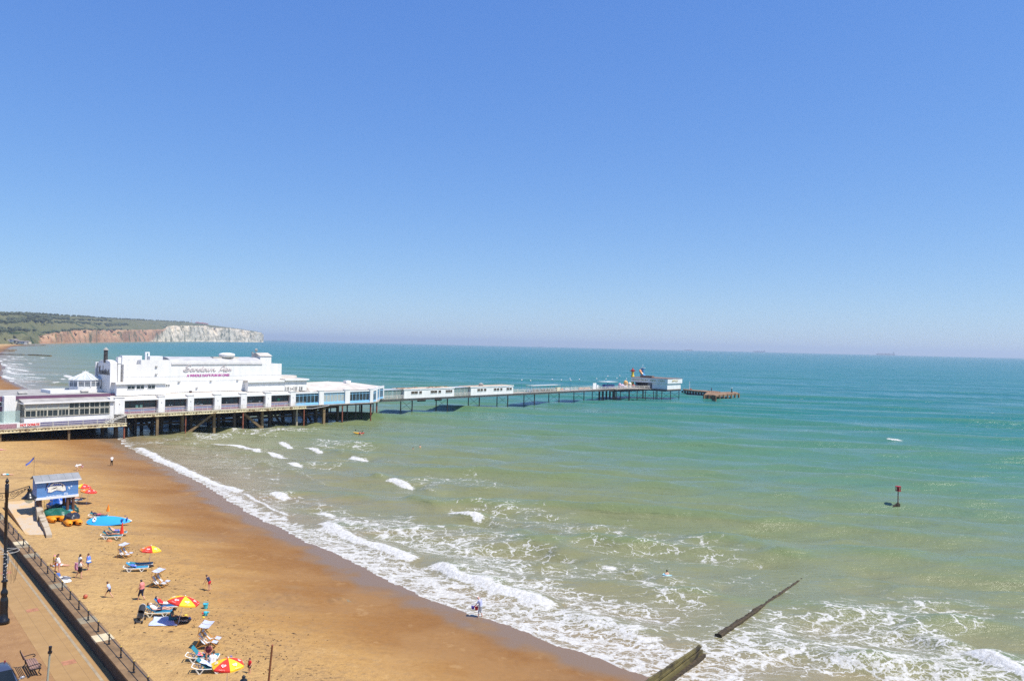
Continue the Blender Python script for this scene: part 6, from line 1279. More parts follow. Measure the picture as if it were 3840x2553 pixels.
PADT = mat('pad_turquoise', (.035, .27, .46), .7, .15, 3); PADG = mat('pad_teal', (.02, .20, .27), .7, .15, 3); PADB = mat('pad_blue', (.03, .17, .42), .7, .15, 3)
LR = rad(20)
L1 = gp(421, 2020); L2 = gp(439, 2008)
lounger('white lounger under the sunbathing woman in black', L1, LR, PADG, 34); lounger('white lounger under the sunbathing man in blue shorts', L2, LR, PADG, 40)
L3 = gp(513, 2141); lounger('empty white lounger with turquoise mattress and a blue towel', L3, LR, PADT, 36); L3b = gp(531, 2127); lounger('white lounger with dark mattress in the parasol shade behind the blue towel one', L3b, LR, PADG, 10)
L4 = gp(597, 2309); lounger('cream lounger under the man in a white vest', L4, rad(14), PADT, 36, mat('cream_plastic', (.78, .72, .56), .45, .08, 2)); L5 = gp(619, 2286); lounger('white lounger under the person in the red top', L5, rad(14), PADB, 48)
L6 = gp(764, 2478); lounger('white lounger the tanned woman sits on', L6, rad(8), PADG, 50); L7 = gp(790, 2520); lounger('white lounger with a striped towel, nearest the bottom edge', L7, rad(10), PADG, 42)
L8 = gp(277, 1884); lounger('white lounger seen between the posts of the kiosk', L8, rad(20), PADG, 40); L9 = gp(371, 1945); lounger('white lounger half hidden behind the blue board', L9, rad(10), PADG, 30)
def cloth_sheet(name, lab, cat, pts, mtl, seed=1, group=None, amp=.03, n=16):
    """a rumpled cloth over a quadrilateral (world points)"""
    r = random.Random(seed); ph = [r.uniform(0, 6) for _ in range(6)]; p = [Vector(q) for q in pts]; c = sum(p, Vector()) / 4
    def f(u, v):
        q = p[0].lerp(p[1], u).lerp(p[3].lerp(p[2], u), v); e = 1 + .06 * math.sin(9 * u + ph[0]) * math.sin(8 * v + ph[1]); q = c + (q - c) * e
        h = amp * (1 + math.sin(7 * u + 3 * v + ph[2]) * .6 + math.sin(11 * v - 4 * u + ph[3]) * .5 + .35 * math.sin(19 * u + 13 * v + ph[4])); return (q.x - c.x, q.y - c.y, q.z - c.z + h)
    m = MB(); m.sheet(f, n, n); o = m.build(name, mtl, smooth=True, solid=.008); o.location = c; return tag(o, lab, cat, group)
def lt(base, rz, x, y, z): c, s = math.cos(rz), math.sin(rz); return (base[0] + c * x - s * y, base[1] + s * x + c * y, base[2] + z)
cloth_sheet('towel', 'rumpled blue towel lying on the turquoise lounger', 'towel', [lt(L3, LR, -.55, -.3, .62), lt(L3, LR, -.05, -.32, .43), lt(L3, LR, -.0, .26, .43), lt(L3, LR, -.5, .25, .6)], cloth('mid blue', (.11, .17, .62)), 3, amp=.04)
rb = stripes('rainbow_stripes', (.75, .05, .12), (.80, .55, .05), 1, 4., third=(.05, .35, .6))
cloth_sheet('towel', 'rainbow striped towel on the farther lounger at the bottom', 'towel', [lt(L6, rad(8), -.5, -.31, .55), lt(L6, rad(8), .0, -.31, .43), lt(L6, rad(8), .0, .27, .43), lt(L6, rad(8), -.45, .27, .55)], rb, 4)
ws = stripes('white_blue_stripes', (.78, .80, .85), (.25, .35, .70), 1, 9.)
cloth_sheet('towel', 'white and blue towel draped on the back of the nearest lounger', 'towel', [lt(L7, rad(10), -.62, -.3, .78), lt(L7, rad(10), .15, -.3, .43), lt(L7, rad(10), .15, .25, .43), lt(L7, rad(10), -.62, .25, .78)], ws, 5)
# checked blanket
q = [(580, 2312), (640, 2312), (664, 2345), (555, 2347)]; g = NT('checked_blanket'); tc = g.new('ShaderNodeTexCoord').outputs['Object']; sp = g.new('ShaderNodeSeparateXYZ'); g.link(tc, sp.inputs[0])
ck = [g.math('GREATER_THAN', g.math('FRACT', g.math('MULTIPLY', sp.outputs[i], 7.)), .5) for i in (0, 1)]; cc = g.mix(g.math('MULTIPLY', g.math('ADD', ck[0], ck[1]), .5), (.66, .68, .74), (.30, .40, .68)); CHK = g.out(g.principled(Base_Color=cc, Roughness=.9))
cloth_sheet('blanket', 'pale blue checked picnic blanket under the seated woman', 'blanket', [gp(p[0], p[1], .02) for p in q], CHK, 6, amp=.025, n=24)
cloth_sheet('towel', 'white towel with grey clothes lying close to the sea wall', 'towel', [gp(p[0], p[1], .02) for p in ((221, 2162), (252, 2160), (271, 2180), (240, 2187))], cloth('white', (.8, .78, .75)), 7, amp=.02)
x, y, z = gp(248, 2170); single('clothes', 'crumpled grey clothes lying on the white towel', 'clothes', lump('c', 21, .42, .28, .16), cloth('grey', (.16, .16, .19)), (x, y, z + .06))
x, y, z = gp(216, 2160); single('bag', 'small blue bag on the sand beside the white towel', 'bag', lump('c', 22, .24, .2, .3), cloth('royal blue', (.06, .14, .42)), (x, y, z))
# deckchairs
DST = stripes('deckchair_stripe', (.62, .62, .65), (.26, .31, .50), 1, 8.); DSG = stripes('deckchair_grey_stripe', (.42, .46, .50), (.56, .58, .60), 1, 8.); WOOD = mat('deckchair_wood', (.58, .27, .055), .5, .2, 3, stretch=(1, 1, .3))
def deckchair(lab, base, rz):
    T = thing('deckchair', lab, 'deckchair', base, rz, 'deckchairs with canopies on the sand')
    for s_ in (-.3, .3):
        m = MB(); m.bar((.62, s_, .0), (-.42, s_, 1.05), .035, .05); m.build('rail', WOOD, T)
        m = MB(); m.bar((-.75, s_ * .9, .0), (.45, s_ * .9, .52), .035, .05); m.build('rail', WOOD, T); m = MB(); m.bar((-.62, s_ * .95, .06), (-.2, s_ * .95, .84), .03, .04); m.build('strut', WOOD, T)
        m = MB(); m.bar((-.40, s_, 1.03), (-.30, s_, 1.62), .03, .035); m.bar((-.3, s_, .93), (.28, s_, 1.5), .025, .03); m.build('canopy_arm', WOOD, T)
    for x_, z_ in ((-.42, 1.05), (.45, .52), (-.75, .02), (.62, .03)): m = MB(); m.tube((x_, -.3, z_), (x_, .3, z_), .022, .022, 6); m.build('crossbar', WOOD, T)
    m = MB(); cv = [(-.42, 1.06), (-.30, .78), (-.12, .50), (.08, .36), (.28, .38), (.46, .52)]; m.sheet(lambda u, v: (np.interp(v * 5, range(6), [p[0] for p in cv]), -.26 + .52 * u, np.interp(v * 5, range(6), [p[1] for p in cv])), 1, 20); m.build('sling', DSG, T, solid=.006)
    m = MB(); m.sheet(lambda u, v: (-.36 + .68 * v, -.33 + .66 * u, 1.62 - .1 * v - .05 * math.sin(math.pi * v)), 6, 8); m.sheet(lambda u, v: (-.36 - .02 * v, -.33 + .66 * u, 1.62 - .1 * v), 4, 1); m.build('canopy', DST, T, solid=.008)
    m = MB(); m.sheet(lambda u, v: (.5 + .35 * v, -.24 + .48 * u, .5 - .07 * v), 4, 4); m.build('footrest', DST, T, solid=.008); return T
def deck_pair(px, py, rz, w1, w2, gap=.72, k=1.):
    b = gp(px, py); a_ = deckchair(w1, b, rz); c_ = deckchair(w2, lt(b, rz, 0, gap * k, 0), rz); a_.scale = c_.scale = (k, k, k)
deck_pair(458, 2090, rad(-8), 'striped deckchair with white canopy, front of the pair near the sunbathing couple', 'striped deckchair behind another, back of the pair near the sunbathing couple', k=.8)
deck_pair(588, 2202, rad(-5), 'deckchair beside the woman in pink, front of that pair', 'deckchair beside the woman in pink, back of that pair', k=.9)
deck_pair(768, 2430, rad(4), 'big canopied deckchair above the bottom loungers, front of that pair', 'canopied deckchair above the bottom loungers, back of that pair')
# pushchair
b = gp(527, 2329); T = thing('pushchair', 'black folded back pushchair standing by the lounger', 'pushchair', b, rad(10)); m = MB()
for s_ in (-.22, .22): m.path([(s_, -.42, .12), (s_, .0, .5), (s_, .42, 1.02), (s_, .56, 1.06)], .016, 6); m.path([(s_, .4, .1), (s_, .05, .45), (s_, -.2, .55)], .016, 6)
m.tube((-.22, -.42, .12), (.22, -.42, .12), .014); m.tube((-.22, .4, .1), (.22, .4, .1), .014); m.build('frame', mat('pushchair_grey', (.25, .25, .26), .35, .15, 4), T)
for s_ in (-.22, .22):
    for y_ in (-.42, .4): m = MB(); m.tube((s_ - .05, y_, .09), (s_ + .05, y_, .09), .09, .09, 12); m.build('wheel', BLACK, T)
m = MB(); m.sheet(lambda u, v: (-.2 + .4 * u, -.2 + .55 * v, .42 + .55 * v * v + .04 * abs(2 * u - 1)), 6, 8); m.box(-.2, .2, -.38, -.2, .34, .4); m.build('seat', cloth('black', (.012, .012, .014)), T, solid=.02)
m = MB(); m.sheet(lambda u, v: (.24 * math.cos(math.pi * u), .02 + .42 * v, .62 + .32 * math.sin(math.pi * u) * (.7 + .3 * v) + .22 * v), 10, 6); m.build('hood', cloth('charcoal', (.03, .03, .035)), T, solid=.01); m = MB(); m.sheet(lambda u, v: (.245 * math.cos(math.pi * u), .45 + .08 * v, .85 + .32 * math.sin(math.pi * u)), 10, 2); m.build('hood_trim', cloth('silver grey', (.5, .5, .52)), T, solid=.01)
# bag with white lettering
b = gp(688, 2333); T = thing('shopping_bag', 'black shopping bag with white letters beside the parasol pole', 'bag', b, rad(15)); m = MB(); m.extr_y([(-.36, 0), (.36, 0), (.33, .36), (.1, .44), (-.1, .40), (-.33, .42)], -.11, .11); m.build('bag', cloth('black', (.012, .012, .014)), T)
m = MB(); vs, fs = txt_mesh('STORE', .22, .004); w_ = txt_width(vs); m.add([((v[0] - w_ / 2) * .62 / w_, -.115 - v[2], .1 + v[1]) for v in vs], fs); m.build('lettering', LOGO, T)
x, y, z = gp(709, 2318); single('toy', 'blue plastic toy on the sand behind the black shopping bag', 'toy', lump('y', 31, .16, .12, .12), mat('toy_blue', (.07, .16, .5), .4, .1, 4), (x, y, z)); x, y, z = gp(697, 2306); single('toy', 'yellow plastic toy on the sand right of the parasol pole', 'toy', lump('y', 32, .14, .08, .08), mat('toy_yellow', (.75, .6, .05), .4, .1, 4), (x, y, z))
def bucket(lab, base, col, h=.24, r=.13, tilt=0.):
    T = thing('bucket', lab, 'bucket', base); T.rotation_euler = (tilt, 0, .4); m = MB(); m.lathe([(r * .72, 0), (r, h), (r * 1.08, h), (r * 1.08, h - .03), (r * .96, h - .035)], n=14); m.build('pail', col, T, smooth=False); m = MB(); m.path([(r * math.cos(a), 0, h + r * .9 * math.sin(a)) for a in np.linspace(0, math.pi, 9)], .012, 5); m.build('handle', col, T); return T
TURQ = mat('toy_turquoise', (.06, .50, .62), .4, .1, 4); bucket('turquoise toy bucket standing on the sand', gp(771, 2280), TURQ, .38, .2)
b = gp(771, 2306); T = thing('watering_can', 'turquoise toy watering can tipped on the sand', 'toy', b, rad(-30)); m = MB(); m.lathe([(.15, 0), (.17, .22), (.15, .28)], n=12); m.build('body', TURQ, T); m = MB(); m.tube((.12, 0, .12), (.36, 0, .34), .035, .05, 6); m.build('spout', TURQ, T); m = MB(); m.path([(-.14, 0, .06), (-.28, 0, .16), (-.12, 0, .3)], .02, 5); m.build('handle', TURQ, T)
x, y, z = gp(761, 2299); single('sand_mould', 'tiny red sand mould left of the watering can', 'toy', lump('m', 41, .09, .09, .1), mat('toy_red', (.7, .04, .04), .4, .1, 4), (x, y, z)); x, y, z = gp(763, 2314); single('sand_mould', 'tiny yellow sand mould below the watering can', 'toy', lump('m', 42, .1, .09, .08), mat('toy_yellow', (.75, .6, .05)), (x, y, z))
b = gp(864.5, 2490); T = thing('toy_spade', 'lilac toy spade stuck upright in the sand', 'spade', b); LIL = mat('toy_lilac', (.33, .27, .68), .4, .1, 4); m = MB(); m.tube((0, 0, 0), (.03, 0, .42), .018, .018, 6); m.build('shaft', LIL, T); m = MB(); m.box(-.04, .1, -.015, .015, .42, .58); m.build('blade', LIL, T)
x, y, z = gp(320, 2243); m = MB(); m.ball((0, 0, .17), .17, n=16, m=12); o = single('ball', 'red and tan football on the bare sand', 'ball', m, mat('ball_red', (.55, .12, .06), .45, .5, 4), (x, y, z)); 
x, y, z = gp(409, 2029); single('bag', 'orange bag on the sand beneath the sunbathing woman', 'bag', lump('o', 51, .3, .2, .24), cloth('terracotta', (.55, .22, .09)), (x, y, z))
# flag behind the kiosk
b = gp(125, 1868); T = thing('flag_pole', 'thin flag pole with blue flag behind the kiosk', 'flag', b); hf = (1868 - 1712) * b[1] / F; m = MB(); m.tube((0, 0, 0), (0, 0, hf), .03, .02, 6); m.build('pole', mat('brown_pole', (.25, .16, .10), .6, .2, 3), T)
m = MB(); m.sheet(lambda u, v: (-.05 - 1.0 * u, .12 * math.sin(5 * u), hf - .05 - .95 * u - .28 * v + .06 * math.sin(7 * u)), 10, 3); m.build('flag', cloth('flag blue', (.13, .20, .62)), T, solid=.01)

# ================================================================ groynes, beacon, kayak, ships
def groyne(lab, pts, z0, z1, wdt, mtl, extra=None):
    a, b = Vector(at(*pts[0], z0)), Vector(at(*pts[1], z1)); d = b - a; L = d.length; T = thing('groyne', lab, 'groyne', (a.x, a.y, 0), math.atan2(d.y, d.x)); gr = random.Random(6)
    m = MB(); n = int(L / .35)
    def sec(mb, y0, y1, zt_, zbot):
        vs = []
        for i in range(n + 1):
            q = i / n; zt = z0 + (z1 - z0) * q + zt_ + gr.uniform(-.03, .03); j = gr.uniform(-.03, .03); vs += [(L * q, y0 + j, zbot), (L * q, y0 + j, zt), (L * q, y1 + j, zt + gr.uniform(-.02, .02)), (L * q, y1 + j, zbot)]
        mb.add(vs, [(i * 4 + k, i * 4 + k + 1, i * 4 + k + 5, i * 4 + k + 4) for i in range(n) for k in range(3)] + [(0, 3, 2, 1), (n * 4, n * 4 + 1, n * 4 + 2, n * 4 + 3)])
    sec(m, -wdt / 2, wdt / 2, 0, -2.5); m.build('planking', mtl, T); return T, L
WEED = mat('weedy_timber', (.095, .078, .026), .9, .5, 1.6, bump=.8, dirt=(.025, .018, .01), stretch=(.4, 1, 1)); MUSS = mat('mussel_timber', (.055, .038, .018), .9, .6, 4., bump=1.)
T, L = groyne('near weed covered timber groyne running off the bottom edge of the picture', ((2415, 2556), (2624, 2418)), 1.0, .65, .14, WEED)
m = MB(); m.box(0, L, -.26, -.10, -1, .40); m.box(0, L, -.16, -.072, .50, .64); m.build('waling', mat('weedy_timber', (.095, .078, .026)), T); m = MB(); m.box(0, L, -.5, -.27, -1.5, .12); m.build('footing', MUSS, T)
a, b = Vector(at(2693, 2374, .3)), Vector(at(3020, 2157, 0)); d_ = (b - a); L = d_.length; T = thing('groyne', 'far low dark groyne sinking under the waves', 'groyne', (a.x, a.y, 0), math.atan2(d_.y, d_.x)); gr = random.Random(6)
m = MB(); n = 70; vs = []
for i in range(n + 1):
    q = i / n; p = a + d_ * q; zt = .27 * (1 - q) - .01 + gr.uniform(-.10, .07) * (1 - q * .6); w_ = .27 * (1 - .6 * q) * gr.uniform(.8, 1.15); vs += [(L * q, -w_ - .12, -2), (L * q, -w_, zt - .06), (L * q, -w_ * .4, zt), (L * q, w_ * .5, zt - gr.uniform(0, .05)), (L * q, w_, zt - .08), (L * q, w_ + .1, -2)]
m.add(vs, [(i * 6 + k, i * 6 + k + 1, i * 6 + k + 7, i * 6 + k + 6) for i in range(n) for k in range(5)] + [(0, 5, 4, 3, 2, 1), tuple(n * 6 + k for k in range(6))]); m.build('planking', MUSS, T)
b = at(3367, 1893, 0); zb_ = sea_z(*b); T = thing('beacon', 'red can topped beacon post on a timber stub in the sea', 'beacon', (b[0], b[1], zb_)); sc_ = b[1] / F; hh = (1893 - 1822) * sc_
m = MB(); m.tube((0, 0, -1), (0, 0, hh - .5), .085, .07, 8); m.build('post', mat('red_brown_post', (.16, .04, .03), .7, .3, 3), T); m = MB(); m.tube((0, 0, hh - .55), (0, 0, hh - .48), .4, .4, 14); m.tube((0, 0, hh + .08), (0, 0, hh + .16), .4, .4, 14)
for k in range(8): a = k * .785; m.tube((.34 * math.cos(a), .34 * math.sin(a), hh - .5), (.34 * math.cos(a), .34 * math.sin(a), hh + .1), .05, .05, 5)
m.tube((0, 0, hh - .5), (0, 0, hh + .1), .13, .13, 8); m.build('can', mat('beacon_red', (.40, .015, .02), .5, .15, 3), T); m = MB(); m.bar((-.9, -.1, -.25), (.15, .05, .42), .3, .3); m.box(-.2, .25, -.2, .2, -.8, .4); m.build('timber_stub', TIMB, T)
def on_sea(px, py): x, y = at(px, py, 0); z = sea_z(x, y); x, y = at(px, py, z); return (x, y, sea_z(x, y))
b = on_sea(1346, 1623); T = thing('kayak', 'yellow and red sit-on kayak paddled near the pier', 'kayak', b, rad(-8)); m = MB(); L = 2.9
def kp(a, q): k = max(.01, math.sin(math.pi * q)) ** .55; return (-L / 2 + L * q, .36 * k * math.cos(a * 6.283), .08 + (.2 * k) * math.sin(a * 6.283) + .25 * abs(2 * q - 1) ** 3)
m.sheet(kp, 12, 20); o = m.build('hull', [mat('kayak_yellow', (.82, .45, .02), .4, .1, 2), mat('kayak_red', (.80, .07, .03), .4, .1, 2)], T, smooth=True)
for p in o.data.polygons: p.material_index = 0 if p.center.x < -.05 else 1
m = MB(); m.bar((-.9, .3, .75), (.9, -.3, .55), .03, .03); m.box(-1.1, -.85, .2, .36, .66, .86); m.box(.85, 1.1, -.36, -.2, .46, .66); m.build('paddle', IRON, T)
def ship(lab, px, py, L, D_, hull, sup, off):
    x, y = at(px, py, 0); k = D_ / math.hypot(x, y) if math.hypot(x, y) < 1e7 else 1; ax, ay, az = ray(px, py); q = D_ / math.hypot(ax, ay); x, y = ax * q, ay * q; z = curv(x, y)
    T = thing('cargo_ship', lab, 'ship', (x, y, z), -math.atan2(x, y)); h = L * .075
    m = MB(); m.extr_y([(-L / 2, h), (-L * .46, -3), (L * .48, -3), (L / 2, h), (L / 2, h * 1.1)], -L * .07, L * .07); m.build('hull', hull, T); m = MB(); m.box(off * L - L * .05, off * L + L * .05, -L * .06, L * .06, h, h + L * .09); m.box(off * L - L * .02, off * L + L * .03, -L * .04, L * .04, h + L * .09, h + L * .13); m.build('superstructure', sup, T)
    m = MB(); [m.box(-L * .35 + k_ * L * .16, -L * .24 + k_ * L * .16, -L * .05, L * .05, h, h * 1.35) for k_ in range(4)]; m.build('cargo', hull, T)
SH_R = mat('ship_red', (.32, .14, .12), .6, .2, .02); SH_B = mat('ship_blue', (.14, .17, .24), .6, .2, .02); SH_W = mat('ship_white', (.7, .6, .5), .6, .1, .05)
ship('distant red ship with high white stern, left of the three freighters', 2581, 1312, 135, 12500, SH_R, SH_W, .36); ship('distant blue hulled freighter, middle of the three', 2847, 1317.5, 185, 13000, SH_B, SH_W, .42); ship('long low distant tanker, right of the three freighters', 3320, 1331, 290, 14500, SH_R, SH_W, .42); ship('faint small distant ship on the horizon above the pier neck', 2027, 1299.5, 120, 15500, SH_B, SH_W, .2)
# far beach: groynes, huts, cars, monument
for i, (p0, p1, lab) in enumerate((((-40, 1326), (182, 1333.5), 'longest far groyne reaching into the bay beyond the pier'), ((-20, 1317), (48, 1317), 'short far groyne, second beyond the pier'), ((-10, 1312), (56, 1311.5), 'short far groyne, third beyond the pier'), ((40, 1297), (165, 1294.5), 'rocky far spit at the foot of the red slope'))):
    a, b = Vector(at(*p0, .5)), Vector(at(*p1, .5)); d = b - a; L = d.length; T = thing('groyne', lab, 'groyne', (a.x, a.y, 0), math.atan2(d.y, d.x)); m = MB(); gr = random.Random(i); xx = 0
    while xx < L: s_ = gr.uniform(3, 9); m.box(xx, xx + s_ - .2, -1.2, 1.2, -2, gr.uniform(.5, 1.3)); xx += s_
    m.build('planking', TIMB2, T)
fr_ = random.Random(12); FW = [('white', (.72, .70, .66)), ('cream', (.6, .52, .38)), ('grey', (.35, .36, .38)), ('blue grey', (.25, .3, .38))]
for i, (px, py, w_, h_) in enumerate(((8, 1277, 22, 6), (18, 1274, 10, 10), (30, 1272, 16, 6), (47, 1271, 12, 5), (60, 1268, 9, 16), (66, 1275, 20, 5), (78, 1277, 18, 5), (90, 1278, 14, 4), (101, 1278, 18, 6), (110, 1279, 8, 4))):
    x, y = at(px, py + 4, 6); nm, c_ = FW[i % 4] if i != 4 else FW[1]; sc_ = min(1.0, 1500 / y); x *= 1500 / y; y = 1500; hz = HC - (py - lvl(px)) * 1500 / F
    T = thing('far_building', ['broad white shed at the left edge below the hill', 'cream house with tall gable below the hill', 'grey low building in the far car park', 'blue grey low block in the far car park', 'tall cream tower among the far sheds', 'long cream shed right of the far tower', 'long grey shed near the end of the far car park', 'blue grey hut near the end of the far car park', 'white beach cafe at the end of the far car park', 'tiny cream hut last before the red slope'][i], 'building', (x, y, hz - h_ * .6), 0, 'far sheds and houses below the hill')
    m = MB(); w_ *= .4; h_ *= .55; m.box(-w_ / 2, w_ / 2, -4, 4, -3, h_ * .65); m.build('wall', mat('far_wall_' + nm.replace(' ', '_'), c_, .8, .1, .1), T); m = MB(); m.extr_x([(-4.4, h_ * .65), (0, h_), (4.4, h_ * .65)], -w_ / 2 - .3, w_ / 2 + .3); m.build('roof', mat('far_roof', (.3, .26, .24), .8, .3, .2), T)
x, y, z = hill_at(716, 1.); T = thing('monument', 'slim stone obelisk on the headland skyline', 'monument', (x, y, z)); m = MB(); m.lathe([(4, -2), (4, 3), (1.6, 4), (1., 19), (.1, 22)], n=4); m.build('obelisk', mat('far_stone', (.45, .36, .30), .9, .1, .1), T); m = MB(); m.box(-5, 5, -5, 5, -4, 1); m.build('base', mat('far_stone', (.45, .36, .30)), T)
for i, px in enumerate((737, 752, 762, 772)):
    x, y, z = hill_at(px, .9); T = thing('far_house', ['small pink house nearest the obelisk', 'wide red roofed house right of the obelisk', 'low red roofed house in the skyline row', 'last red roofed house before the cliff end'][i], 'house', (x, y, z), 0, 'red roofed houses on the headland'); w_ = (10, 16, 14, 12)[i]
    m = MB(); m.box(-w_, w_, -5, 5, -8, 5); m.build('wall', mat('far_pink', (.5, .32, .28), .8, .1, .1), T); m = MB(); m.extr_x([(-6, 5), (0, 9), (6, 5)], -w_ - 1, w_ + 1); m.build('roof', mat('far_red_roof', (.36, .12, .09), .8, .2, .1), T)
# dried seaweed and litter along the strand line: uncountable scraps
m = MB(); sw = random.Random(14); cnt = 0
while cnt < 520:
    px, py = sw.uniform(330, 1250), sw.uniform(1900, 2600); x, y, z = ground(px, py); d_ = float(shore_d(np.array([x]), np.array([y]))[0])
    if abs(d_ - 17.5) > 4.5 * abs(sw.gauss(0, .7)) + .3: continue
    cnt += 1; n = sw.randint(4, 7); r_ = sw.uniform(.02, .06) * (2.2 if sw.random() < .06 else 1); a_ = sw.uniform(0, 3); vs = []
    for k in range(n): t_ = 6.283 * k / n; q = r_ * sw.uniform(.5, 1.4); ex, ey = q * 1.8 * math.cos(t_), q * .6 * math.sin(t_); vs.append((x + ex * math.cos(a_) - ey * math.sin(a_), y + ex * math.sin(a_) + ey * math.cos(a_), z + .012))
    m.add([*vs, (x, y, z + sw.uniform(.03, .09))], [(k, (k + 1) % n, n) for k in range(n)])
tag(m.build('seaweed', mat('dry_seaweed', (.11, .065, .035), .9, .4, 8)), kind='stuff')
# ================================================================ PEOPLE
def remesh(mb, vox, sm=6):
    me = mb.mesh('tmp', SKIN); o = bpy.data.objects.new('tmp', me); COL.objects.link(o)
    r = o.modifiers.new('r', 'REMESH'); r.mode = 'VOXEL'; r.voxel_size = vox; s = o.modifiers.new('s', 'SMOOTH'); s.iterations = sm; s.factor = .5
    dg = bpy.context.evaluated_depsgraph_get(); ev = o.evaluated_get(dg).to_mesh()
    vs = [tuple(v.co) for v in ev.vertices]; fs = [tuple(p.vertices) for p in ev.polygons]
    o.evaluated_get(dg).to_mesh_clear(); bpy.data.objects.remove(o); bpy.data.meshes.remove(me); return vs, fs
def capsule(mb, pts):
    for p, r in pts: mb.ball(p, r, n=10, m=7)
    for (p, r), (q, s) in zip(pts, pts[1:]): mb.tube(p, q, r, s, 10)
STAND = dict(pel=(0, 0, .93), wai=(0, 0, 1.10), che=(0, 0, 1.30), nek=(0, .0, 1.46), hed=(0, .03, 1.60),
  sL=(-.18, 0, 1.39), eL=(-.25, -.02, 1.12), wL=(-.25, .08, .88), sR=(.18, 0, 1.39), eR=(.25, -.02, 1.12), wR=(.25, .08, .88),
  hL=(-.09, 0, .90), kL=(-.1, .03, .49), aL=(-.1, -.02, .08), tL=(-.12, .16, .03), hR=(.09, 0, .90), kR=(.1, .03, .49), aR=(.1, -.02, .08), tR=(.12, .16, .03))
def person(label, base, rz, pose=None, h=1.68, skin=SKIN, bulk=1., wear=(), hair=DARKHAIR, hairlen=.0, headk=1., face=(0, 1, 0), group=None, hat=None):
    J = dict(STAND); J.update(pose or {}); k = h / 1.7; J = {a: Vector(p) * k for a, p in J.items()}
    T = thing('person', label, 'person', base, rz, group)
    def R(x): return x * k
    tr = R(1.) * bulk
    def lateral(): d = (J['sR'] - J['sL']); return d.normalized()
    lx_ = lateral(); m = MB()
    lim = lambda a, b, c, r: [(J[a], R(r[0])), (J[b], R(r[1])), (J[c], R(r[2]))]
    def torso(mb, g=0., low=True, up=True):
        for s_ in (-1, 1):
            o_ = lx_ * (.062 * tr * s_)
            seq = []
            if low: seq.append((J['pel'] + o_ * 1.1, .115 * tr + g))
            seq.append((J['wai'] + o_, .10 * tr + g))
            if up: seq.append((J['che'] + o_ * 1.15, .112 * tr + g)); seq.append((J['nek'].lerp(J['che'], .42) + o_ * .9, .085 * tr + g))
            capsule(mb, seq)
    torso(m); capsule(m, [(J['nek'].lerp(J['che'], .3), R(.062)), (J['nek'], R(.054)), (J['hed'], R(.05))])
    for s_ in 'LR':
        capsule(m, [(J['nek'].lerp(J['che'], .4), R(.06)), (J['s' + s_], R(.058) * bulk ** .5)]); capsule(m, lim('s' + s_, 'e' + s_, 'w' + s_, [.052 * bulk ** .5, .040, .028]))
        capsule(m, lim('h' + s_, 'k' + s_, 'a' + s_, [.088 * bulk ** .6, .058 * bulk ** .4, .038])); mid = J['k' + s_].lerp(J['a' + s_], .3); capsule(m, [(mid, R(.055))]); capsule(m, [(J['a' + s_], R(.04)), (J['t' + s_], R(.03))]); capsule(m, [(J['h' + s_], R(.1) * bulk ** .8)])
        d = (J['w' + s_] - J['e' + s_]).normalized(); capsule(m, [(J['w' + s_], R(.028)), (J['w' + s_] + d * R(.05), R(.034)), (J['w' + s_] + d * R(.085), R(.032))])
    hd = J['hed']; up = (hd - J['nek']).normalized(); f_ = Vector(face); f_ = (f_ - up * f_.dot(up)).normalized(); sd_ = f_.cross(up); q = k * headk
    def hp_(a, b, c): return hd + sd_ * (a * q) + f_ * (b * q) + up * (c * q)
    capsule(m, [(hp_(0, -.012, .045), .083 * q), (hp_(0, .022, -.03), .062 * q), (hp_(0, .045, -.075), .036 * q)]); capsule(m, [(hp_(0, .075, .02), .014 * q), (hp_(0, .098, -.012), .017 * q)])
    for s_ in (-1, 1): capsule(m, [(hp_(.08 * s_, -.01, .015), .022 * q)])
    vs, fs = remesh(m, .021 * k, 4)
    b = MB(); b.add(vs, fs, 0)
    for s_ in 'LR':                                           # fingers and thumb, curled a little
        d = (J['w' + s_] - J['e' + s_]).normalized(); a = d.orthogonal().normalized(); c = d.cross(a); pa = J['w' + s_] + d * R(.10)
        for i, (of, ln) in enumerate(((-.026, .066), (-.009, .076), (.009, .072), (.025, .056))):
            p0 = pa + a * R(of); p1 = p0 + d * R(ln * .55) + c * R(.006); p2 = p1 + d * R(ln * .4) + c * R(.022); b.tube(p0 - d * R(.02), p1, R(.0095), R(.0085), 5); b.tube(p1, p2, R(.0085), R(.0065), 5)
        p0 = J['w' + s_] + d * R(.045) - a * R(.028); p1 = p0 + d * R(.03) - a * R(.025) + c * R(.01); b.tube(p0, p1, R(.012), R(.01), 5); b.tube(p1, p1 + d * R(.03) + c * R(.01), R(.01), R(.008), 5)
    b.cm = 1
    for s_ in (-1, 1): b.ball(hp_(.032 * s_, .072, .024), .011 * q, n=6, m=5)
    b.cm = 2; b.ball(hp_(0, .082, -.052), .02 * q, .012 * q, .008 * q, 6, 5)
    b.build('body', [skin, EYE, LIPS], T, smooth=True)
    hm = MB(); capsule(hm, [(hp_(0, -.02, .06), .092 * q)]); capsule(hm, [(hp_(0, -.045, .02), .082 * q)])
    for s_ in (-1, 1): capsule(hm, [(hp_(.05 * s_, -.035, .0), .05 * q)])
    if hairlen: 
        e_ = hp_(0, -.085, -.03 - hairlen); capsule(hm, [(hp_(0, -.075, .0), .055 * q), (e_, .03 * q)])
    if hair:
        vs, fs = remesh(hm, .02 * k, 3); b = MB(); b.add(vs, fs); b.build('hair', hair, T, smooth=True)
    if hat:
        b = MB(); 
        for r_, z0, z1 in ((.155, .07, .085), (.098, .085, .165)): b.tube(hp_(0, 0, z0), hp_(0, 0, z1), r_ * q, r_ * .9 * q, 14)
        b.build('hat', hat, T)
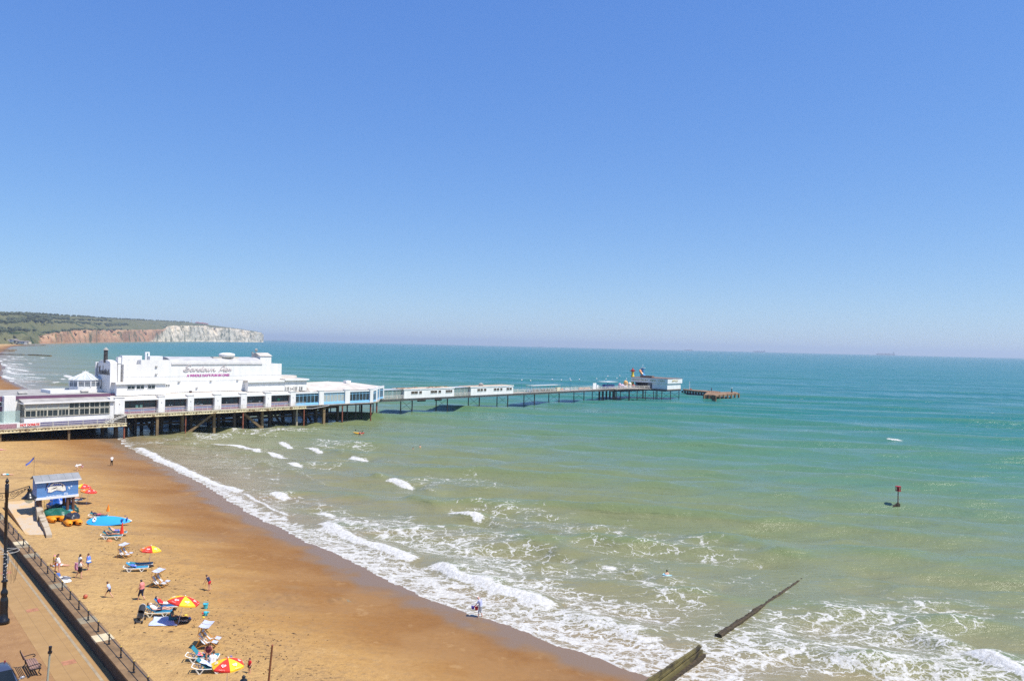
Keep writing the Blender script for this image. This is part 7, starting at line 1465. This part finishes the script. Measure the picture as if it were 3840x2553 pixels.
    for kind, mt in wear:
        c = MB(); g_ = R(.014)
        if kind in ('tshirt', 'vest', 'dress'):
            torso(c, g_, True, True)
            for s_ in 'LR':
                capsule(c, [(J['nek'].lerp(J['che'], .42), R(.066)), (J['s' + s_], R(.066) * bulk ** .5)])
                if kind == 'tshirt': capsule(c, [(J['s' + s_], R(.068) * bulk ** .5), (J['s' + s_].lerp(J['e' + s_], .62), R(.06))])
            if kind == 'dress':
                for s_ in 'LR': capsule(c, [(J['h' + s_], R(.12)), (J['k' + s_], R(.12))])
        if kind == 'croptop':
            for s_ in (-1, 1): o_ = lx_ * (.062 * tr * s_); capsule(c, [(J['wai'].lerp(J['che'], .35) + o_, .112 * tr + g_), (J['che'] + o_ * 1.15, .112 * tr + g_), (J['nek'].lerp(J['che'], .5) + o_ * .7, .085 * tr + g_ * .5)])
        if kind in ('shorts', 'trousers', 'trunks', 'capri'):
            f = {'shorts': .55, 'trunks': .35, 'trousers': 1., 'capri': 1.}[kind]
            for s_ in (-1, 1): o_ = lx_ * (.062 * tr * s_); capsule(c, [(J['pel'] + o_ * 1.1, .118 * tr + g_), (J['pel'].lerp(J['wai'], .5) + o_, .105 * tr + g_)])
            for s_ in 'LR':
                e_ = J['h' + s_].lerp(J['k' + s_], f); capsule(c, [(J['h' + s_], R(.108) * bulk ** .8), (e_, R(.088 if f < 1 else .07) * bulk ** .5)])
                if kind in ('trousers', 'capri'): capsule(c, [(J['k' + s_], R(.07) * bulk ** .5), (J['k' + s_].lerp(J['a' + s_], .92 if kind == 'trousers' else .35), R(.055))])
        if kind == 'swimsuit': torso(c, R(.008), True, True)
        vs, fs = remesh(c, .022 * k, 3); b = MB(); b.add(vs, fs); b.build({'tshirt': 'shirt', 'croptop': 'top', 'trunks': 'shorts', 'capri': 'trousers'}.get(kind, kind), mt, T, smooth=True)
    return T
CW, CN, CBK, CR, CB = cloth('white', (.8, .78, .75)), cloth('navy', (.02, .025, .07)), cloth('black', (.012, .012, .014)), cloth('red', (.62, .02, .03)), cloth('blue', (.06, .14, .5))
CPK, CTL, CGY, CLB = cloth('coral pink', (.72, .24, .22)), cloth('teal print', (.04, .19, .19)), cloth('light grey', (.5, .52, .55)), cloth('pale blue', (.42, .50, .74))
WALK = dict(kL=(-.09, .2, .5), aL=(-.09, .24, .1), tL=(-.1, .4, .05), kR=(.09, .02, .48), aR=(.09, -.24, .12), tR=(.1, -.1, .03), eL=(-.24, -.1, 1.12), wL=(-.23, .02, .88), eR=(.24, .08, 1.13), wR=(.22, .25, .96))
def bend(deg, pivot=.95):
    a = rad(deg); o = {}
    for n in ('wai', 'che', 'nek', 'hed', 'sL', 'eL', 'wL', 'sR', 'eR', 'wR'):
        x, y, z = STAND[n]; y2, z2 = y, z - pivot; o[n] = (x, y2 * math.cos(a) + z2 * math.sin(a), pivot - y2 * math.sin(a) + z2 * math.cos(a))
    return o
# lying on a lounger: origin at the lounger centre on the sand, body along +x via rz-90; here along local y (feet +y)
def recline(back=38, dz=.42):
    b = rad(back); c, s = math.cos(b), math.sin(b); P_ = lambda l, x=0, d=0: (x, -.22 - l * c - d * s * -0, dz + .1 + l * s + d)
    return dict(pel=(0, -.12, dz + .1), wai=P_(.12), che=P_(.32), nek=P_(.5), hed=P_(.63, 0, .05), sL=P_(.42, -.18), eL=P_(.2, -.30, -.02), wL=(-.24, .02, dz + .12), sR=P_(.42, .18), eR=P_(.2, .30, -.02), wR=(.2, .0, dz + .16),
      hL=(-.09, -.08, dz + .1), kL=(-.1, .36, dz + .2), aL=(-.1, .78, dz + .06), tL=(-.13, .86, dz + .2), hR=(.09, -.08, dz + .1), kR=(.1, .37, dz + .14), aR=(.1, .8, dz + .05), tR=(.13, .88, dz + .18))
UPF = (0, .5, 1)
person('person in a black swimsuit sunbathing on the front lounger of a couple', L1, LR - math.pi / 2, recline(34), 1.62, SKIN2, 1.05, [('swimsuit', CBK)], BROWNHAIR, face=UPF)
person('person in blue shorts sunbathing on the rear lounger of the couple', L2, LR - math.pi / 2, recline(40), 1.75, SKIN, 1.1, [('shorts', CB)], FAIRHAIR, face=UPF)
person('person in white vest and navy shorts lying on the cream lounger', L4, rad(14) - math.pi / 2, recline(36), 1.75, SKIN, 1.1, [('vest', CW), ('shorts', CN)], BROWNHAIR, face=UPF)
person('dark haired person in red top reclining behind the tilted parasol', L5, rad(14) - math.pi / 2, recline(48), 1.65, SKIN, 1.1, [('tshirt', CR), ('shorts', CW)], DARKHAIR, face=UPF)
person('person in black top lying in the kiosk shade', L8, rad(20) - math.pi / 2, recline(40), 1.65, SKIN, 1., [('tshirt', CBK)], DARKHAIR, face=UPF)
person('person in navy top lying behind the blue paddle board', L9, rad(10) - math.pi / 2, recline(30), 1.65, SKIN2, 1., [('tshirt', CN), ('shorts', cloth('raspberry', (.5, .05, .15)))], DARKHAIR, face=UPF)
SIT = dict(pel=(0, 0, .50), wai=(0, .03, .68), che=(0, .08, .87), nek=(0, .12, 1.03), hed=(0, .2, 1.15), sL=(-.18, .08, .96), eL=(-.26, .12, .70), wL=(-.12, .34, .66), sR=(.18, .08, .96), eR=(.26, .12, .70), wR=(.12, .34, .66),
  hL=(-.1, .02, .48), kL=(-.13, .43, .50), aL=(-.13, .42, .09), tL=(-.14, .58, .04), hR=(.1, .02, .48), kR=(.13, .43, .50), aR=(.13, .42, .09), tR=(.14, .58, .04))
person('tanned dark haired woman sitting sideways on the farther bottom lounger', lt(L6, rad(8), .28, .05, 0), rad(200), SIT, 1.68, SKIN2, 1.15, [('swimsuit', cloth('dark maroon', (.16, .03, .05)))], BROWNHAIR)
person('person in a white shirt seen from behind on the nearest lounger', lt(L7, rad(10), .1, .08, 0), rad(8), SIT, 1.72, SKIN2, 1.12, [('tshirt', CW), ('shorts', cloth('lime', (.55, .65, .08)))], BROWNHAIR)
SITG = dict(SIT); SITG.update({n: (p[0], p[1], p[2] - .37) for n, p in SIT.items()}); SITG.update(kL=(-.2, .42, .14), aL=(-.1, .72, .08), tL=(-.1, .84, .12), kR=(.22, .40, .14), aR=(.12, .70, .08), tR=(.1, .84, .12))
person('woman in a teal print dress sitting on the checked blanket', gp(640, 2323), rad(-75), SITG, 1.68, SKIN2, 1.15, [('dress', CTL)], DARKHAIR, .0)
person('woman in a coral pink top and navy cropped trousers walking left', gp(531, 2250), rad(80), dict(WALK, eR=(.24, .1, 1.12), wR=(.24, .22, .86), eL=(-.26, .1, 1.1), wL=(-.26, .26, .86), hed=(0, .07, 1.58)), 1.66, SKIN, 1.32, [('vest', CPK), ('capri', CN)], DARKHAIR)
person('boy in pale T-shirt and dark shorts running left', gp(409, 2241), rad(85), dict(kL=(-.09, .25, .56), aL=(-.09, .42, .2), tL=(-.09, .56, .12), kR=(.09, -.05, .47), aR=(.1, -.38, .1), tR=(.1, -.28, .02), che=(0, .1, 1.28), nek=(0, .17, 1.43), hed=(0, .22, 1.56), sL=(-.17, .12, 1.37), sR=(.17, .12, 1.37), eL=(-.24, -.02, 1.13), wL=(-.22, .18, 1.02), eR=(.24, .22, 1.13), wR=(.2, .4, 1.05)), 1.32, SKIN, .95, [('tshirt', CLB), ('shorts', CN)], BROWNHAIR, headk=1.15)
person('child in navy vest bending over to dig with a spade', gp(785, 2214), rad(72), dict(bend(32), wR=(.2, .62, .74), eR=(.24, .46, .95), wL=(-.2, .58, .74), eL=(-.24, .44, .95)), 1.4, SKIN, .95, [('vest', CN), ('trunks', CR)], BROWNHAIR, headk=1.1)
b = gp(766, 2215); T = thing('spade', 'long handled spade held by the child in the navy vest', 'spade', b); m = MB(); m.tube((0, 0, 0), (.12, .05, .7), .016, .016, 6); m.build('shaft', WOOD, T); m = MB(); m.box(-.05, .05, -.015, .015, -.1, .16); m.build('blade', TIMB, T)
person('toddler in a red top and dark shorts', gp(936, 2523), rad(150), dict(eL=(-.3, .05, 1.14), wL=(-.32, .22, 1.0)), .95, SKIN, 1.15, [('tshirt', CR), ('shorts', CBK)], BROWNHAIR, headk=1.35)
X2 = gp(331, 2137); person('boy wrapped in a blue and white towel, blue shorts', X2, rad(110), dict(eL=(-.22, .12, 1.15), wL=(-.05, .2, 1.2), eR=(.22, .12, 1.15), wR=(.05, .2, 1.2)), 1.5, SKIN, 1., [('shorts', CB)], BROWNHAIR, headk=1.08)
def wrap_towel(lab, base, rz, z0, z1, r0, r1, mtl, arc=5.2, yo=0.):
    m = MB(); m.sheet(lambda u, v: ((r0 + (r1 - r0) * v + .02 * math.sin(13 * u + 5 * v)) * math.cos(u * arc - arc / 2 - math.pi / 2), yo + (r0 + (r1 - r0) * v + .02 * math.sin(13 * u + 5 * v)) * .75 * math.sin(u * arc - arc / 2 - math.pi / 2), z1 + (z0 - z1) * v + .03 * math.sin(9 * u)), 22, 8)
    o = m.build('towel', mtl, smooth=True, solid=.015); o.location = base; o.rotation_euler = (0, 0, rz); tag(o, lab, 'towel'); return o
wrap_towel('blue and white beach towel around the boy\'s shoulders', X2, rad(110), .70, 1.27, .17, .33, stripes('blue_white_band', (.10, .22, .68), (.10, .24, .72), 2, 2.1, third=(.75, .78, .82)))
person('person with long ponytail, white crop top and black shorts, from behind', gp(300, 2168), rad(-12), dict(aL=(-.42, -.06, .08), kL=(-.24, .02, .49), tL=(-.55, .06, .03), kR=(.12, .02, .49), aR=(.14, -.04, .08), eL=(-.28, .12, 1.14), wL=(-.2, .3, 1.0), eR=(.28, .12, 1.14), wR=(.3, .32, 1.0), hed=(0.02, .05, 1.6)), 1.66, SKIN, 1.0, [('croptop', CW), ('shorts', CBK)], BROWNHAIR, hairlen=.28)
b3 = gp(306, 2150); person('dark haired person in a white T-shirt facing the ponytail girl', (b3[0] - .22, b3[1] + .1, b3[2]), rad(-30), dict(eL=(-.28, .1, 1.13), wL=(-.2, .3, 1.0)), 1.68, SKIN2, 1., [('tshirt', CW), ('trousers', CBK)], DARKHAIR, hairlen=.08)
m = MB(); m.sheet(lambda u, v: (-.16 + .32 * u + .03 * math.sin(9 * v), .04 * math.sin(8 * u), .98 - .72 * v), 6, 8); o = m.build('towel', stripes('pink_white_dots', (.62, .14, .32), (.75, .5, .6), 2, 9.), smooth=True, solid=.015); o.location = (b3[0] - .5, b3[1] + .02, b3[2]); tag(o, 'pink and white towel hanging beside the dark haired person in white', 'towel')
g1 = gp(207, 2142); g2 = gp(222, 2146)
person('girl in white top and red shorts with a bright towel on her back', g1, rad(-70), dict(bend(18), wR=(.1, .38, 1.0), eR=(.22, .22, 1.05), wL=(-.1, .38, 1.0), eL=(-.22, .22, 1.05)), 1.58, SKIN, 1., [('tshirt', CW), ('trunks', CR)], BROWNHAIR, headk=1.05)
person('girl in white long top and pink shorts beside the towel wearer', g2, rad(105), dict(bend(16), wR=(.1, .36, 1.0), eR=(.22, .2, 1.05), wL=(-.1, .36, 1.0), eL=(-.22, .2, 1.05)), 1.56, SKIN, 1., [('tshirt', CW), ('trunks', cloth('light pink', (.7, .32, .32)))], BROWNHAIR, headk=1.05)
wrap_towel('yellow, orange and pink striped towel over the girl in red shorts', g1, rad(-70), .62, 1.42, .19, .30, stripes('sunset_stripes', (.82, .55, .03), (.80, .70, .25), 2, 3.4, third=(.72, .12, .35)), 3.0)
LIE = dict(pel=(0, 0, .12), wai=(0, -.17, .12), che=(0, -.37, .13), nek=(0, -.53, .13), hed=(0, -.67, .14), sL=(-.18, -.46, .12), eL=(-.32, -.3, .07), wL=(-.3, -.06, .06), sR=(.18, -.46, .12), eR=(.32, -.3, .07), wR=(.3, -.06, .06), hL=(-.09, .03, .11), kL=(-.11, .44, .1), aL=(-.12, .84, .06), tL=(-.16, .93, .08), hR=(.09, .03, .11), kR=(.11, .44, .1), aR=(.12, .84, .06), tR=(.17, .93, .08))
b = gp(222, 2122); person('person lying on the sand behind the two girls, bare legs showing', b, rad(-82), LIE, 1.68, SKIN, 1., [('shorts', CW), ('tshirt', CLB)], BROWNHAIR, face=(0, .2, 1))
person('person in white top and black leggings standing far up the beach', gp(419, 1746), rad(60), dict(kL=(-.09, .1, .5), aL=(-.09, .12, .08), tL=(-.1, .27, .03)), 1.68, SKIN, 1., [('tshirt', CW), ('trousers', CBK)], FAIRHAIR)
person('person in white shorts bending low to dig on the far sand', gp(287, 1764), rad(-60), dict(bend(82, .8), pel=(0, -.1, .72), wR=(.16, .75, .12), wL=(-.16, .75, .12), eR=(.2, .62, .38), eL=(-.2, .62, .38), kL=(-.14, .16, .4), kR=(.14, .16, .4)), 1.68, SKIN, 1.1, [('shorts', CW), ('vest', CW)], BROWNHAIR)
SQ = dict(SIT); SQ.update({n: (p[0], p[1], p[2] - .25) for n, p in SIT.items()}); SQ.update(kL=(-.14, .36, .42), aL=(-.12, .08, .08), tL=(-.13, .24, .03), kR=(.14, .36, .42), aR=(.12, .08, .08), tR=(.13, .24, .03))
person('child in pink squatting by a hole on the far sand', gp(310, 1754), rad(120), SQ, 1.25, SKIN, 1., [('tshirt', cloth('lilac pink', (.6, .35, .5)))], FAIRHAIR, headk=1.15)
person('person in white top and turquoise shorts lying at the left edge of the sand', gp(26, 1781), rad(-80), LIE, 1.7, SKIN, 1., [('tshirt', CW), ('shorts', cloth('turquoise', (.1, .5, .62)))], BROWNHAIR, face=(0, .2, 1))
person('person lying on a pale towel at the left frame edge, bare legs', gp(3, 1688), rad(-80), LIE, 1.7, SKIN, 1., [('shorts', cloth('light pink', (.7, .32, .32)))], BROWNHAIR, face=(0, .2, 1))
WM = gp(1802, 2314); wm = person('man in white hat and blue shirt at the water line holding buckets', WM, rad(68), dict(bend(14), kL=(-.1, .12, .5), aL=(-.1, .16, .08), tL=(-.12, .32, .03), aR=(.1, -.1, .08), tR=(.12, .05, .03), eL=(-.26, .3, 1.08), wL=(-.22, .5, .88), eR=(.25, .12, 1.08), wR=(.16, .34, .84), hed=(0, .24, 1.55)), 1.72, SKIN, 1.1, [('tshirt', cloth('shirt blue', (.38, .40, .60))), ('capri', CGY)], None, hat=CW)
bk = lt(WM, rad(68), .1, .42, .52); bucket('red toy bucket held low by the man in the white hat', bk, mat('toy_red', (.7, .04, .04)), .26, .16); bk = lt(WM, rad(68), -.2, .62, .66); bucket('indigo toy bucket in the raised hand of the man in the white hat', bk, mat('toy_indigo', (.06, .03, .35), .4, .1, 4), .22, .14)
KB_ = on_sea(1348, 1622); person('bare chested person sitting in the kayak', (KB_[0], KB_[1], KB_[2] - .06), rad(-60), dict(SITG, wL=(-.34, .3, .55), wR=(.34, .3, .45)), 1.6, SKIN, 1., [('trunks', CBK)], BROWNHAIR)
for px, py, lab, sk, dz in ((1548.6, 1689, 'swimmer showing only a dark head in the sea', SKIN2, 1.42), (1575, 1692, 'swimmer with bare pink shoulders right of the dark head', SKIN, 1.25), (2501, 2152, 'bodyboarder with dark hair and bare back in the waves', SKIN, 1.12)):
    x, y, z = on_sea(px, py); person(lab, (x, y, z - dz), rad(20), {}, 1.68, sk, 1., [('trunks', CBK)], DARKHAIR)
    if px > 2000: o = MB(); o.sheet(lambda u, v: (-.55 + 1.1 * v, (-.25 + .5 * u) * (1 - .5 * max(0, v - .7) / .3), .0), 4, 8); o = o.build('bodyboard', mat('pale_blue_board', (.35, .62, .8), .4, .1, 3), solid=.05); o.location = (x + .1, y - .2, z + .1); o.rotation_euler = (0, .1, rad(-25)); tag(o, 'pale blue bodyboard under the dark haired bodyboarder', 'bodyboard')
for px, py, lab, mt_ in ((97, 1354, 'tiny figure standing in the surf beyond the pier', CN), (3, 1425, 'tiny figure in orange at the left edge beyond the pier', cloth('orange', (.6, .18, .05)))):
    x, y = at(px, py, .0); z = max(sand_z(x, y), -.6); person(lab, (x, y, z), 0, {}, 1.75, SKIN2, 1., [('tshirt', mt_), ('shorts', mt_)], DARKHAIR)
for px, py, lab, mt_ in ((1840, 460, 'angler in dark top at the inner end of the landing stage', CN), (2137, 476, 'angler in dark clothes beside the light stand', CBK)):
    x, y = at(2200 + px / 3.932, 1350 + py / 3.932, 2.2); person(lab, (x, y, 2.2), rad(200), {}, 1.75, SKIN2, 1., [('tshirt', mt_), ('trousers', CN)], DARKHAIR)
for s_, t_, lab, mt_ in ((-9.2, -3.0, 'diner in white behind the cafe glass', CW), (-7.8, -3.1, 'diner in tan behind the cafe glass', cloth('tan', (.6, .3, .16))), (-14.6, -2.9, 'diner leaning at an open cafe window', CLB)):
    x, y, z = pw(s_, t_, 5.0)
    del x
# ================================================================ haze: one box of even pale air round the camera and the whole scene
m = MB(); m.box(-9000, 18000, -300, 24000, -75, 135); hz = m.build('haze', []); tag(hz, kind='stuff')
hm_ = bpy.data.materials.new('sea_haze'); hm_.use_nodes = True; n = hm_.node_tree.nodes; n.clear(); pv_ = n.new('ShaderNodeVolumePrincipled'); pv_.inputs['Color'].default_value = (.76, .87, 1, 1); pv_.inputs['Density'].default_value = HAZE; pv_.inputs['Anisotropy'].default_value = .2
ho = n.new('ShaderNodeOutputMaterial'); hm_.node_tree.links.new(pv_.outputs[0], ho.inputs['Volume']); hz.data.materials.append(hm_)
